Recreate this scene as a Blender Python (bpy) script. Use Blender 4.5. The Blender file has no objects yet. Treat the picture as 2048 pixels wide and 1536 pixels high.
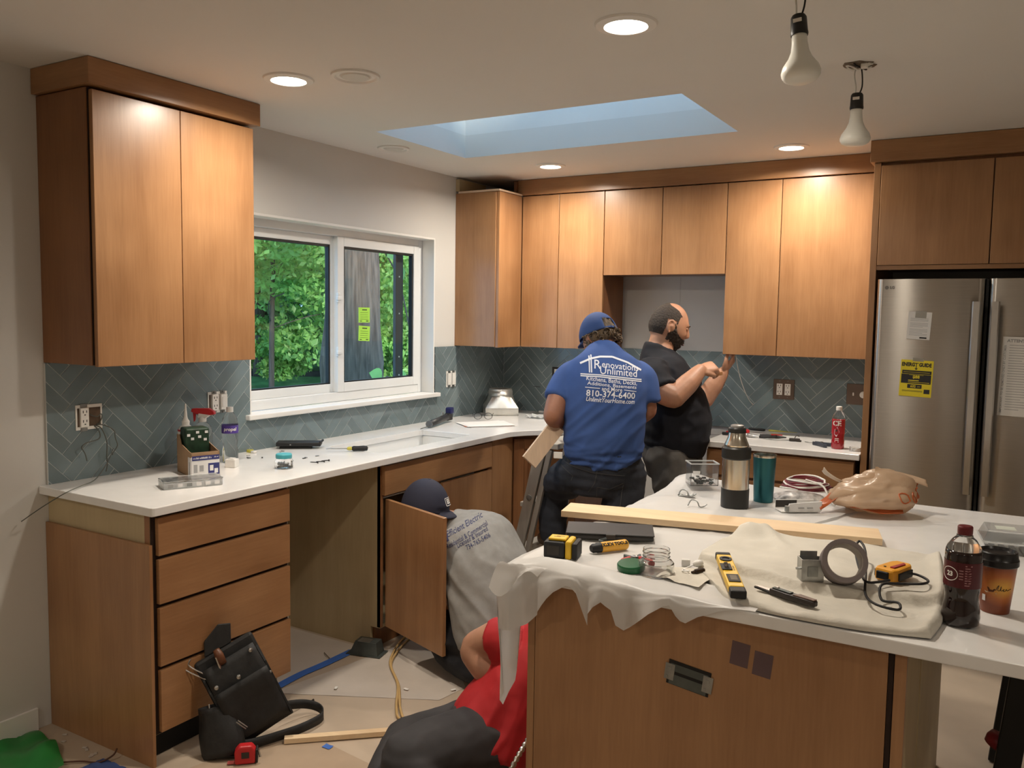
import bpy, bmesh, math, random
import numpy as np
from mathutils import Vector, Matrix, noise
from mathutils.bvhtree import BVHTree

random.seed(7)
scene = bpy.context.scene
COL = scene.collection
PI = math.pi

# ------------------------------------------------------------------ camera
cam_data = bpy.data.cameras.new('camera')
cam = bpy.data.objects.new('camera', cam_data)
COL.objects.link(cam)
_yaw, _pit, _rol = 0.5377, -0.0815, 0.0149
_F = Vector((-math.sin(_yaw)*math.cos(_pit), math.cos(_yaw)*math.cos(_pit), math.sin(_pit)))
_R = Vector((math.cos(_yaw), math.sin(_yaw), 0.0))
_U = _R.cross(_F)
_R2 = _R*math.cos(_rol) + _U*math.sin(_rol)
_U2 = _U*math.cos(_rol) - _R*math.sin(_rol)
_m = Matrix((_R2, _U2, -_F)).transposed().to_4x4()
_m.translation = Vector((3.0701, -5.0288, 1.5682))
cam.matrix_world = _m
cam_data.sensor_width = 36.0
cam_data.lens = 36.0*1701.57/2048.0
cam_data.clip_start = 0.05
scene.camera = cam

# ------------------------------------------------------------------ world / exposure
SKY = (0.37, 0.64, 1.0)
w = bpy.data.worlds.new('world'); scene.world = w
w.use_nodes = True
bg = w.node_tree.nodes['Background']
bg.inputs['Color'].default_value = (*SKY, 1)
bg.inputs['Strength'].default_value = 2.6
sun = bpy.data.lights.new('sun', 'SUN'); sun.energy = 4.5; sun.angle = math.radians(12); sun.color = (1.0, .97, .90)
sun_o = bpy.data.objects.new('sun', sun); COL.objects.link(sun_o)
sun_o.rotation_euler = Vector((-.85, .45, -.30)).to_track_quat('-Z', 'Y').to_euler()
scene.view_settings.view_transform = 'Standard'
scene.view_settings.look = 'None'
scene.view_settings.gamma = 1.0
scene.view_settings.use_curve_mapping = False
scene.view_settings.exposure = 0.0
LAMP_W = 16.0                       # watts of one ceiling lamp
LAMP_C = (1.0, 0.89, 0.755)

# ------------------------------------------------------------------ materials
MATS = {}
def _nt(name):
    m = bpy.data.materials.new(name); m.use_nodes = True
    nt = m.node_tree
    return m, nt, nt.nodes['Principled BSDF']
def lin(r, g, b):
    f = lambda c: (c/255/12.92) if c/255 <= .04045 else ((c/255+.055)/1.055)**2.4
    return (f(r), f(g), f(b))
def mat(name, col, rough=.5, metal=0., var=.12, scale=8., stretch=(1,1,1), bump=0., bscale=None,
        trans=0., ior=1.45, alpha=1., emit=None, estr=0., coat=0., sss=0., rnd=0., detail=4.):
    """generic procedural surface: noise-varied colour, optional relief"""
    if name in MATS: return MATS[name]
    m, nt, p = _nt(name)
    N, L = nt.nodes, nt.links
    tc = N.new('ShaderNodeTexCoord'); mp = N.new('ShaderNodeMapping')
    mp.inputs['Scale'].default_value = stretch
    L.new(tc.outputs['Object'], mp.inputs['Vector'])
    no = N.new('ShaderNodeTexNoise'); no.inputs['Scale'].default_value = scale
    no.inputs['Detail'].default_value = detail
    if rnd:
        oi = N.new('ShaderNodeObjectInfo'); ad = N.new('ShaderNodeVectorMath'); ad.operation = 'ADD'
        mu = N.new('ShaderNodeMath'); mu.operation = 'MULTIPLY'; mu.inputs[1].default_value = 37.
        L.new(oi.outputs['Random'], mu.inputs[0]); L.new(mu.outputs[0], ad.inputs[1])
        L.new(mp.outputs['Vector'], ad.inputs[0]); L.new(ad.outputs[0], no.inputs['Vector'])
    else:
        L.new(mp.outputs['Vector'], no.inputs['Vector'])
    cr = N.new('ShaderNodeValToRGB')
    c = Vector(col)
    cr.color_ramp.elements[0].position = .3; cr.color_ramp.elements[1].position = .7
    cr.color_ramp.elements[0].color = (*[max(0, x*(1-var)) for x in c], 1)
    cr.color_ramp.elements[1].color = (*[min(1, x*(1+var)) for x in c], 1)
    L.new(no.outputs['Fac'], cr.inputs['Fac'])
    out = cr.outputs['Color']
    if rnd:
        hs = N.new('ShaderNodeHueSaturation'); mr = N.new('ShaderNodeMapRange')
        mr.inputs['To Min'].default_value = 1-rnd; mr.inputs['To Max'].default_value = 1+rnd
        L.new(oi.outputs['Random'], mr.inputs['Value']); L.new(mr.outputs[0], hs.inputs['Value'])
        L.new(out, hs.inputs['Color']); out = hs.outputs['Color']
    L.new(out, p.inputs['Base Color'])
    p.inputs['Roughness'].default_value = rough
    p.inputs['Metallic'].default_value = metal
    p.inputs['IOR'].default_value = ior
    p.inputs['Transmission Weight'].default_value = trans
    p.inputs['Alpha'].default_value = alpha
    if coat: p.inputs['Coat Weight'].default_value = coat
    if sss:
        p.inputs['Subsurface Weight'].default_value = sss
        p.inputs['Subsurface Radius'].default_value = (.012, .005, .003)
        p.inputs['Subsurface Scale'].default_value = 1.0
    if emit:
        p.inputs['Emission Color'].default_value = (*emit, 1); p.inputs['Emission Strength'].default_value = estr
    if bump:
        bn = N.new('ShaderNodeTexNoise'); bn.inputs['Scale'].default_value = bscale or scale*4
        bn.inputs['Detail'].default_value = 3
        L.new(mp.outputs['Vector'], bn.inputs['Vector'])
        bp = N.new('ShaderNodeBump'); bp.inputs['Strength'].default_value = bump; bp.inputs['Distance'].default_value = .01
        L.new(bn.outputs['Fac'], bp.inputs['Height']); L.new(bp.outputs['Normal'], p.inputs['Normal'])
    MATS[name] = m
    return m
def wood(name, c1, c2, stretch, rough=.34, band=1.0, coat=.0):
    """long-grained veneer: stretched noise along the grain plus fine pores"""
    if name in MATS: return MATS[name]
    m, nt, p = _nt(name); N, L = nt.nodes, nt.links
    tc = N.new('ShaderNodeTexCoord'); oi = N.new('ShaderNodeObjectInfo')
    mu = N.new('ShaderNodeMath'); mu.operation = 'MULTIPLY'; mu.inputs[1].default_value = 53.
    L.new(oi.outputs['Random'], mu.inputs[0])
    ad = N.new('ShaderNodeVectorMath'); ad.operation = 'ADD'
    L.new(tc.outputs['Object'], ad.inputs[0]); L.new(mu.outputs[0], ad.inputs[1])
    mp = N.new('ShaderNodeMapping'); mp.inputs['Scale'].default_value = stretch
    L.new(ad.outputs[0], mp.inputs['Vector'])
    n1 = N.new('ShaderNodeTexNoise'); n1.inputs['Scale'].default_value = 1.1*band; n1.inputs['Detail'].default_value = 5
    n1.inputs['Distortion'].default_value = .6
    n2 = N.new('ShaderNodeTexNoise'); n2.inputs['Scale'].default_value = 9.; n2.inputs['Detail'].default_value = 4
    L.new(mp.outputs['Vector'], n1.inputs['Vector']); L.new(mp.outputs['Vector'], n2.inputs['Vector'])
    n3 = N.new('ShaderNodeTexNoise'); n3.inputs['Scale'].default_value = 3.; n3.inputs['Detail'].default_value = 2
    L.new(ad.outputs[0], n3.inputs['Vector'])
    a = N.new('ShaderNodeMath'); a.operation = 'MULTIPLY_ADD'; a.inputs[1].default_value = .20
    L.new(n2.outputs['Fac'], a.inputs[0]); 
    a0 = N.new('ShaderNodeMath'); a0.operation = 'MULTIPLY_ADD'; a0.inputs[1].default_value = .35; 
    s0 = N.new('ShaderNodeMath'); s0.operation = 'MULTIPLY'; s0.inputs[1].default_value = .45
    L.new(n3.outputs['Fac'], s0.inputs[0]); L.new(n1.outputs['Fac'], a0.inputs[0]); L.new(s0.outputs[0], a0.inputs[2])
    L.new(a0.outputs[0], a.inputs[2])
    cr = N.new('ShaderNodeValToRGB')
    cr.color_ramp.elements[0].position = .36; cr.color_ramp.elements[1].position = .64
    cr.color_ramp.elements[0].color = (*c1, 1); cr.color_ramp.elements[1].color = (*c2, 1)
    L.new(a.outputs[0], cr.inputs['Fac']); L.new(cr.outputs['Color'], p.inputs['Base Color'])
    p.inputs['Roughness'].default_value = rough
    if coat: p.inputs['Coat Weight'].default_value = coat; p.inputs['Coat Roughness'].default_value = .2
    bp = N.new('ShaderNodeBump'); bp.inputs['Strength'].default_value = .04; bp.inputs['Distance'].default_value = .002
    L.new(n2.outputs['Fac'], bp.inputs['Height']); L.new(bp.outputs['Normal'], p.inputs['Normal'])
    MATS[name] = m
    return m

# ------------------------------------------------------------------ mesh builder
class MB:
    def __init__(s): s.v = []; s.f = []
    def add(s, v, f):
        o = len(s.v); s.v += [Vector(p) for p in v]; s.f += [tuple(i+o for i in q) for q in f]; return s
    def box(s, a, b, M=None):
        x0, y0, z0 = a; x1, y1, z1 = b
        v = [Vector(p) for p in ((x0,y0,z0),(x1,y0,z0),(x1,y1,z0),(x0,y1,z0),(x0,y0,z1),(x1,y0,z1),(x1,y1,z1),(x0,y1,z1))]
        if M: v = [M @ p for p in v]
        return s.add(v, [(0,3,2,1),(4,5,6,7),(0,1,5,4),(1,2,6,5),(2,3,7,6),(3,0,4,7)])
    def prism(s, poly, z0, z1, M=None):
        n = len(poly)
        v = [Vector((x, y, z0)) for x, y in poly] + [Vector((x, y, z1)) for x, y in poly]
        if M: v = [M @ p for p in v]
        f = [tuple(range(n-1, -1, -1)), tuple(range(n, 2*n))] + [(i, (i+1) % n, n+(i+1) % n, n+i) for i in range(n)]
        return s.add(v, f)
    def lathe(s, prof, n=24, M=None, cap=True):
        v = []; f = []
        for r, z in prof:
            for k in range(n):
                a = 2*PI*k/n; v.append(Vector((r*math.cos(a), r*math.sin(a), z)))
        for i in range(len(prof)-1):
            for k in range(n):
                k2 = (k+1) % n
                f.append((i*n+k, i*n+k2, (i+1)*n+k2, (i+1)*n+k))
        if cap:
            f.append(tuple(range(n-1, -1, -1))); f.append(tuple((len(prof)-1)*n+k for k in range(n)))
        if M: v = [M @ p for p in v]
        return s.add(v, f)
    def tube(s, pts, r, n=8, cap=True):
        pts = [Vector(p) for p in pts]; rs = r if isinstance(r, (list, tuple)) else [r]*len(pts)
        T = []
        for i in range(len(pts)):
            t = pts[min(i+1, len(pts)-1)]-pts[max(i-1, 0)]
            T.append(t.normalized() if t.length > 1e-9 else Vector((0, 0, 1)))
        up = Vector((0, 0, 1)) if abs(T[0].z) < .9 else Vector((1, 0, 0))
        a = T[0].cross(up).normalized(); v = []; f = []
        for i, p in enumerate(pts):
            a = (a - T[i]*a.dot(T[i]))
            a = a.normalized() if a.length > 1e-6 else T[i].orthogonal().normalized()
            b = T[i].cross(a)
            for k in range(n):
                q = 2*PI*k/n; v.append(p + (a*math.cos(q)+b*math.sin(q))*rs[i])
        for i in range(len(pts)-1):
            for k in range(n):
                k2 = (k+1) % n; f.append((i*n+k, i*n+k2, (i+1)*n+k2, (i+1)*n+k))
        if cap:
            f.append(tuple(range(n-1, -1, -1))); f.append(tuple((len(pts)-1)*n+k for k in range(n)))
        return s.add(v, f)
    def grid(s, P):
        """P: rows of points -> quads"""
        nu, nv = len(P), len(P[0]); v = [p for row in P for p in row]
        return s.add(v, [(i*nv+j, i*nv+j+1, (i+1)*nv+j+1, (i+1)*nv+j) for i in range(nu-1) for j in range(nv-1)])
    def xf(s, M):
        s.v = [M @ p for p in s.v]; return s
def cr(pts, sub=6, closed=False):
    """Catmull-Rom through points"""
    P = [Vector(p) for p in pts]; n = len(P); out = []
    rng = range(n) if closed else range(n-1)
    for i in rng:
        p0, p1, p2, p3 = (P[(i-1) % n], P[i], P[(i+1) % n], P[(i+2) % n]) if closed else (P[max(i-1,0)], P[i], P[i+1], P[min(i+2,n-1)])
        for k in range(sub):
            t = k/sub
            out.append(.5*((2*p1)+(p2-p0)*t+(2*p0-5*p1+4*p2-p3)*t*t+(3*p1-p0-3*p2+p3)*t**3))
    if not closed: out.append(P[-1])
    return out
def T(x=0, y=0, z=0, rz=0, rx=0, ry=0, s=1):
    return Matrix.Translation((x, y, z)) @ Matrix.Rotation(rz, 4, 'Z') @ Matrix.Rotation(ry, 4, 'Y') @ Matrix.Rotation(rx, 4, 'X') @ Matrix.Scale(s, 4)
def frame(o, ex, ey):
    """matrix whose local x,y lie along ex,ey at origin o"""
    ex = Vector(ex).normalized(); ez = ex.cross(Vector(ey)).normalized(); ey = ez.cross(ex)
    M = Matrix((ex, ey, ez)).transposed().to_4x4(); M.translation = Vector(o); return M

XF = {}
def tag(o, label=None, cat=None, group=None, kind=None):
    if label: o['label'] = label
    if cat: o['category'] = cat
    if group: o['group'] = group
    if kind: o['kind'] = kind
    return o
def thing(name, label, cat, M=None, group=None, kind=None):
    o = bpy.data.objects.new(name, None); COL.objects.link(o)
    M = M if M is not None else Matrix.Identity(4)
    o.matrix_world = M; o.empty_display_size = .05
    XF[o.name] = M.copy()
    return tag(o, label, cat, group, kind)
def build(mb, name, m, parent=None, world=False, smooth=False, bevel=0., seg=2, recalc=True, solid=0., label=None, kind=None, sub=0):
    """link one mesh object. world=True: builder coordinates are world ones even below a parent"""
    v = mb.v
    if world and parent is not None:
        Mi = total(parent).inverted(); v = [Mi @ p for p in v]
    me = bpy.data.meshes.new(name)
    me.from_pydata([tuple(p) for p in v], [], mb.f)
    if recalc:
        bm = bmesh.new(); bm.from_mesh(me); bmesh.ops.recalc_face_normals(bm, faces=bm.faces); bm.to_mesh(me); bm.free()
    if smooth: me.shade_smooth() if hasattr(me, 'shade_smooth') else me.polygons.foreach_set('use_smooth', [True]*len(me.polygons))
    if m is not None: me.materials.append(MATS[m] if isinstance(m, str) else m)
    o = bpy.data.objects.new(name, me); COL.objects.link(o)
    if parent is not None: o.parent = parent
    XF[o.name] = Matrix.Identity(4)
    if solid:
        q = o.modifiers.new('solid', 'SOLIDIFY'); q.thickness = solid; q.offset = 0
    if bevel:
        q = o.modifiers.new('bevel', 'BEVEL'); q.width = bevel; q.segments = seg; q.limit_method = 'ANGLE'; q.angle_limit = .6
    if sub:
        q = o.modifiers.new('sub', 'SUBSURF'); q.levels = sub; q.render_levels = sub
    if label: o['label'] = label
    if kind: o['kind'] = kind
    return o
def total(o):
    M = XF.get(o.name, Matrix.Identity(4)).copy()
    while o.parent is not None:
        o = o.parent; M = XF.get(o.name, Matrix.Identity(4)) @ M
    return M
def single(mb, name, m, label, cat, M=None, group=None, **k):
    o = build(mb, name, m, **k)
    if M is not None: o.matrix_world = M; XF[o.name] = M.copy()
    return tag(o, label, cat, group)
def struct(mb, name, m, label=None, **k):
    o = build(mb, name, m, **k); o['kind'] = 'structure'
    if label: o['label'] = label
    return o
def smooth_by_angle(o, ang=.6):
    me = o.data
    me.polygons.foreach_set('use_smooth', [True]*len(me.polygons))
    try: me.set_sharp_from_angle(angle=ang)
    except Exception: pass
    return o
# ---- text as flat geometry
def text_mb(body, size, align='CENTER', bold=0., shear=0., M=None, spacing=1., thick=.0, res=2, sx=1.):
    cu = bpy.data.curves.new('t', 'FONT'); cu.body = body; cu.size = size; cu.align_x = align; cu.align_y = 'CENTER'
    cu.offset = bold; cu.shear = shear; cu.resolution_u = res; cu.space_character = spacing; cu.extrude = thick
    ob = bpy.data.objects.new('t', cu)
    me = ob.to_mesh()
    mb = MB(); mb.add([Vector((q.co.x*sx, q.co.y, q.co.z)) for q in me.vertices], [tuple(p.vertices) for p in me.polygons])
    ob.to_mesh_clear(); bpy.data.objects.remove(ob); bpy.data.curves.remove(cu)
    if M is not None: mb.xf(M)
    return mb
def merge(*mbs):
    r = MB()
    for b in mbs: r.add(b.v, b.f)
    return r
# ================================================================== STRUCTURE
CEIL = 2.413
mat('paint_wall', (.64,.63,.60), .75, var=.03, scale=1.5, bump=.03, bscale=60)
mat('paint_back', (.60,.59,.56), .8, var=.04, scale=2)
mat('paint_ceiling', (.72,.70,.66), .85, var=.02, scale=1.2, bump=.02, bscale=80)
mat('paint_trim', (.80,.79,.76), .45, var=.03, scale=4)
mat('floor_paper', (.46,.37,.28), .7, var=.13, scale=2.4, bump=.05, bscale=9, detail=6)
mat('grout', (.44,.48,.48), .8, var=.08, scale=20)
mat('tile', (.165,.215,.228), .18, var=.10, scale=9, rnd=.12, bump=.03, bscale=14, coat=.2)
mat('vinyl', (.78,.80,.80), .35, var=.02)
mat('gasket', (.012,.013,.014), .5)
mat('screen_frame', (.05,.055,.06), .5)
mat('quartz', (.80,.79,.77), .16, var=.03, scale=14, detail=8)
wood('maple_v', (.27,.130,.054), (.41,.218,.100), (15,15,1.0), coat=.17)
wood('maple_h', (.27,.130,.054), (.41,.218,.100), (1.0,1.0,15))
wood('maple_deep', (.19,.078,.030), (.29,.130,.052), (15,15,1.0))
wood('carcass_ply', (.40,.31,.175), (.50,.40,.235), (9,9,.8), rough=.5)
wood('pine', (.66,.46,.27), (.78,.60,.38), (1.2,18,18), rough=.55)
wood('pine_y', (.66,.46,.27), (.78,.60,.38), (18,1.2,18), rough=.55)
mat('shadow_gap', (.02,.008,.004), .8)
mat('black_void', (.006,.006,.006), .7)

RX = 5.6; RY = -8.0                 # far side of the room behind the camera
WY0, WY1, WZ0, WZ1 = -2.27, -0.815, 1.085, 2.02
struct(MB().box((-.2, RY, -.12), (RX, .15, 0)), 'floor', 'floor_paper', 'tan builder paper and board over the kitchen floor')
b = MB()
b.box((-.15, RY, 0), (0, WY0, CEIL)); b.box((-.15, WY1, 0), (0, .15, CEIL))
b.box((-.15, WY0, 0), (0, WY1, WZ0-.025)); b.box((-.15, WY0, WZ1), (0, WY1, CEIL))
wall_left = struct(b, 'wall_left', 'paint_wall', 'warm white plaster wall with the window')
wall_back = struct(MB().box((0, 0, 0), (RX, .15, CEIL)), 'wall_back', 'paint_back', 'off-white back wall behind the wall cabinets')
struct(MB().box((RX, RY, 0), (RX+.12, .15, CEIL)), 'wall_right', 'paint_wall')
struct(MB().box((-.15, RY-.12, 0), (RX, RY, CEIL)), 'wall_near', 'paint_wall')
struct(MB().box((3.46, -.75, 0), (3.58, -.001, CEIL-.001)), 'wall_fridge_return', 'paint_wall')
# drywall joints left bare in the range recess
b = MB().box((1.262, -.0012, .92), (1.2635, 0, 1.81)).box((.889, -.0012, .86), (1.634, 0, .863))
build(b, 'drywall_joint', mat('joint', (.42,.40,.38), .9), wall_back)
# ceiling with the skylight opening
SX0, SX1, SY0, SY1 = .42, 1.915, -1.868, -1.118
b = MB(); z0, z1 = CEIL, CEIL+.12
b.box((-.15, RY, z0), (SX0, .15, z1)); b.box((SX1, RY, z0), (RX, .15, z1))
b.box((SX0, RY, z0), (SX1, SY0, z1)); b.box((SX0, SY1, z0), (SX1, .15, z1))
ceiling = struct(b, 'ceiling', 'paint_ceiling', 'smooth warm white ceiling')
b = MB(); t = .03; zt = 3.05; zb_ = CEIL+.12
b.box((SX0-t, SY0-t, zb_), (SX0, SY1+t, zt)); b.box((SX1, SY0-t, zb_), (SX1+t, SY1+t, zt))
b.box((SX0, SY0-t, zb_), (SX1, SY0, zt)); b.box((SX0, SY1, zb_), (SX1, SY1+t, zt))
struct(b, 'wall_skylight_shaft', 'paint_trim', 'white shaft up to the skylight')
sk = struct(MB().box((SX0-.03, SY0-.03, 3.05), (SX1+.03, SY0+.04, 3.10)).box((SX0-.03, SY1-.04, 3.05), (SX1+.03, SY1+.03, 3.10))
       .box((SX0-.03, SY0+.04, 3.05), (SX0+.04, SY1-.04, 3.10)).box((SX1-.04, SY0+.04, 3.05), (SX1+.03, SY1-.04, 3.10)), 'window_2', 'vinyl', 'skylight frame above the shaft')
def glass_mat(name, tint=(.93,.97,.96), refl=.08):
    if name in MATS: return MATS[name]
    m, nt, p = _nt(name); N, L = nt.nodes, nt.links
    tr = N.new('ShaderNodeBsdfTransparent'); tr.inputs['Color'].default_value = (*tint, 1)
    gl = N.new('ShaderNodeBsdfGlossy'); gl.inputs['Roughness'].default_value = .02
    lw = N.new('ShaderNodeLayerWeight'); pw = N.new('ShaderNodeMath'); pw.operation = 'POWER'; pw.inputs[1].default_value = 5.
    fr = N.new('ShaderNodeMath'); fr.operation = 'MULTIPLY_ADD'; fr.inputs[1].default_value = .6; fr.inputs[2].default_value = refl*.5
    L.new(lw.outputs['Facing'], pw.inputs[0]); L.new(pw.outputs[0], fr.inputs[0])
    mx = N.new('ShaderNodeMixShader'); L.new(fr.outputs[0], mx.inputs[0]); L.new(tr.outputs[0], mx.inputs[1]); L.new(gl.outputs[0], mx.inputs[2])
    L.new(mx.outputs[0], N['Material Output'].inputs['Surface']); MATS[name] = m; return m
glass_mat('pane_glass')
build(MB().box((SX0+.04, SY0+.04, 3.07), (SX1-.04, SY1-.04, 3.076)), 'pane', 'pane_glass', sk)

# ---------------- window in the left wall
win = struct(MB().box((-.15, WY0, WZ0), (-.085, WY0+.05, WZ1)).box((-.15, WY1-.05, WZ0), (-.085, WY1, WZ1))
    .box((-.15, WY0+.05, WZ1-.05), (-.085, WY1-.05, WZ1)).box((-.15, WY0+.05, WZ0), (-.085, WY1-.05, WZ0+.05)), 'window_1', 'vinyl', 'white vinyl sliding window over the sink', bevel=.003)
ym0, ym1 = -1.60, -1.515
def sash(y0, y1, x0, x1, fw, nm):
    b = MB().box((x0, y0, WZ0+.05), (x1, y0+fw, WZ1-.05)).box((x0, y1-fw, WZ0+.05), (x1, y1, WZ1-.05))
    b.box((x0, y0+fw, WZ1-.05-fw), (x1, y1-fw, WZ1-.05)).box((x0, y0+fw, WZ0+.05), (x1, y1-fw, WZ0+.05+fw))
    s = build(b, nm, 'vinyl', win, bevel=.003)
    g = .012; a0, a1, c0, c1 = y0+fw, y1-fw, WZ0+.05+fw, WZ1-.05-fw; xm = (x0+x1)/2
    k = MB().box((xm-.012, a0, c0), (xm+.012, a0+g, c1)).box((xm-.012, a1-g, c0), (xm+.012, a1, c1)).box((xm-.012, a0+g, c1-g), (xm+.012, a1-g, c1)).box((xm-.012, a0+g, c0), (xm+.012, a1-g, c0+g*.6))
    build(k, 'gasket', 'gasket', s)
    build(MB().box((xm-.003, a0+g, c0+g*.6), (xm+.003, a1-g, c1-g)), 'pane', 'pane_glass', s)
    return s
sash(WY0+.05, ym0+.045, -.148, -.112, .045, 'sliding_sash')
sr = sash(ym0+.02, WY1-.05, -.118, -.08, .05, 'fixed_sash')
for zz in (1.33, 1.62):
    lk = MB().box((-.082, -1.592, zz), (-.066, -1.572, zz+.05)).box((-.075, -1.60, zz+.012), (-.06, -1.566, zz+.03))
    build(lk, 'sash_lock', 'vinyl', win, bevel=.003)
# dark screen frame outside the fixed light
b = MB().box((-.17, -1.0, WZ0+.06), (-.151, -.93, WZ1-.06)).box((-.172, -.985, WZ0+.06), (-.166, -.975, WZ1-.06))
build(b, 'screen_frame', 'screen_frame', win)
for zz in (1.19, 1.30, 1.56, 1.78):
    build(MB().box((-.150, -.972, zz), (-.147, -.965, zz+.008)), 'screw', 'vinyl', win)
# drywall-return trim boards and stool
struct(MB().box((-.085, WY1-.012, WZ0), (.004, WY1, WZ1)).box((-.085, WY0, WZ0), (.004, WY0+.012, WZ1)).box((-.085, WY0+.012, WZ1-.012), (.004, WY1-.012, WZ1)), 'trim_1', 'paint_trim', 'painted jamb boards of the window recess', bevel=.002)
struct(MB().box((-.085, WY0, WZ0-.024), (.0, WY1, WZ0)).box((0.0, WY0-.028, WZ0-.024), (.036, WY1+.025, WZ0)), 'trim_2', 'paint_trim', 'white window stool board above the backsplash', bevel=.004)
# green notes on the glass
mat('note_green', (.42,.80,.10), .6, var=.03)
mat('note_ink', (.05,.09,.03), .7)
for yy, zz, rr in ((-1.352, 1.553, 0), (-1.352, 1.45, -.05)):
    o = thing('sticker', 'lime green paper sticker on the fixed window pane, upper of two' if zz > 1.5 else 'lime green paper sticker on the fixed window pane, lower of two', 'sticker', T(-.0925, yy, zz, rx=rr))
    build(MB().box((-.0006, -.047, -.042), (.0006, .047, .042)), 'paper', 'note_green', o)
    ink = MB().box((.0007, -.018, .026), (.0012, .022, .032))
    for k in range(4): ink.box((.0007, -.034, .012-.012*k), (.0012, .03, .0135-.012*k))
    ink.box((.0007, -.036, -.036), (.0012, -.02, -.032)).box((.0007, .015, -.036), (.0012, .034, -.031))
    build(ink, 'print', 'note_ink', o)

# ---------------- herringbone backsplash: every tile its own piece
TL, TW, GR = .2471, .0524, .0032
def clip_poly(poly, axis, val, keep_greater):
    out = []
    n = len(poly)
    for i in range(n):
        p, q = poly[i], poly[(i+1) % n]
        dp = (p[axis]-val)*(1 if keep_greater else -1); dq = (q[axis]-val)*(1 if keep_greater else -1)
        if dp >= 0: out.append(p)
        if (dp > 0 and dq < 0) or (dp < 0 and dq > 0):
            t = dp/(dp-dq); out.append((p[0]+(q[0]-p[0])*t, p[1]+(q[1]-p[1])*t))
    return out
def clip_rect(poly, r):
    for ax, v, g in ((0, r[0], True), (0, r[1], False), (1, r[2], True), (1, r[3], False)):
        poly = clip_poly(poly, ax, v, g)
        if len(poly) < 3: return []
    return poly
def parea(p): return abs(sum(p[i][0]*p[(i+1) % len(p)][1]-p[(i+1) % len(p)][0]*p[i][1] for i in range(len(p))))/2
def herringbone(wall, regions, h0, v0, to3d, hr):
    s2 = math.sqrt(.5); cnt = 0
    for c in range(-14, 15):
        for i in range(-14, 26):
            for kind in (0, 1):
                g = GR/2
                if kind == 0: a0, a1, b0, b1 = i*TW, i*TW+TL, i*TW, i*TW+TW
                else: a0, a1, b0, b1 = (i-1)*TW, i*TW, i*TW, i*TW+TL
                a0 += c*TL; a1 += c*TL; b0 -= c*TL; b1 -= c*TL
                q = [(a0+g, b0+g), (a1-g, b0+g), (a1-g, b1-g), (a0+g, b1-g)]
                poly = [(h0+(a-bb)*s2, v0+(a+bb)*s2) for a, bb in q]
                if max(p[0] for p in poly) < hr[0] or min(p[0] for p in poly) > hr[1]: continue
                mb = MB(); tot = 0
                lift = .0085 + .0008*noise.noise(Vector((c*3.1, i*1.7, kind*5.)))
                for r in regions:
                    cp = clip_rect(poly, r)
                    if len(cp) >= 3 and parea(cp) > 6e-6:
                        tot += parea(cp)
                        n = len(cp)
                        v = [to3d(h, z, .001) for h, z in cp] + [to3d(h, z, lift) for h, z in cp]
                        mb.add(v, [tuple(range(n-1, -1, -1)), tuple(range(n, 2*n))] + [(k, (k+1) % n, n+(k+1) % n, n+k) for k in range(n)])
                if tot > 2e-5:
                    build(mb, 'tile', 'tile', wall); cnt += 1
    return cnt
ZT = 1.364; ZC = .9145
rl = [(-3.235, WY0-.001, ZC, ZT), (WY0-.001, WY1+.001, ZC, WZ0-.026), (WY1+.001, -.010, ZC, ZT)]
herringbone(wall_left, rl, -3.142, ZC-.006, lambda h, z, d: (d, h, z), (-3.24, 0))
gb = MB()
for r in rl: gb.box((0, r[0], r[2]), (.0072, r[1] if r[1] < -.02 else 0, r[3]))
build(gb, 'grout_bed', 'grout', wall_left)
build(MB().box((.0, -3.2385, ZC), (.010, -3.2355, ZT)), 'edge_strip', mat('edge_strip', (.5,.5,.47), .4), wall_left)
rb = [(.010, 2.428, ZC, ZT)]
herringbone(wall_back, rb, .346, ZC+.004, lambda h, z, d: (h, -d, z), (0, 2.44))
build(MB().box((.0, -.0072, ZC), (2.428, 0, ZT)), 'grout_bed', 'grout', wall_back)
# loose piece of torn wall board low on the left wall + baseboard stub
struct(MB().box((.0, -3.55, .0), (.012, -3.30, .085)), 'baseboard_left', 'paint_trim', bevel=.002)
# ================================================================== CABINETS
UD = .319
G = .003
def door(parent, name, a, b, m='maple_v', bev=.0015, label=None):
    return build(MB().box(a, b), name, m, parent, world=True, bevel=bev, label=label)
# ---- upper cabinet on the left wall
ul = thing('wall_cabinet', 'maple two-door wall cabinet hung alone left of the window', 'cabinet', T(.15, -2.88, 1.364))
yn, yf, ys, zb, zt = -3.236, -2.519, -2.874, 1.364, 2.317
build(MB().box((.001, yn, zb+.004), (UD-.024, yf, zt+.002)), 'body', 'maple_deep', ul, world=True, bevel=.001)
build(MB().box((UD-.024, yn+.004, zb+.006), (UD-.021, yf-.004, zt)), 'shadow_gap', 'shadow_gap', ul, world=True)
door(ul, 'door', (UD-.02, yn+.008, zb), (UD, ys-.0015, zt-.006)); door(ul, 'door', (UD-.02, ys+.0015, zb), (UD, yf-.001, zt-.006))
build(MB().box((.001, yn-.017, zt+.006), (UD+.021, yf+.019, CEIL-.0015)), 'crown', 'maple_h', ul, world=True, bevel=.002)
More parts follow.
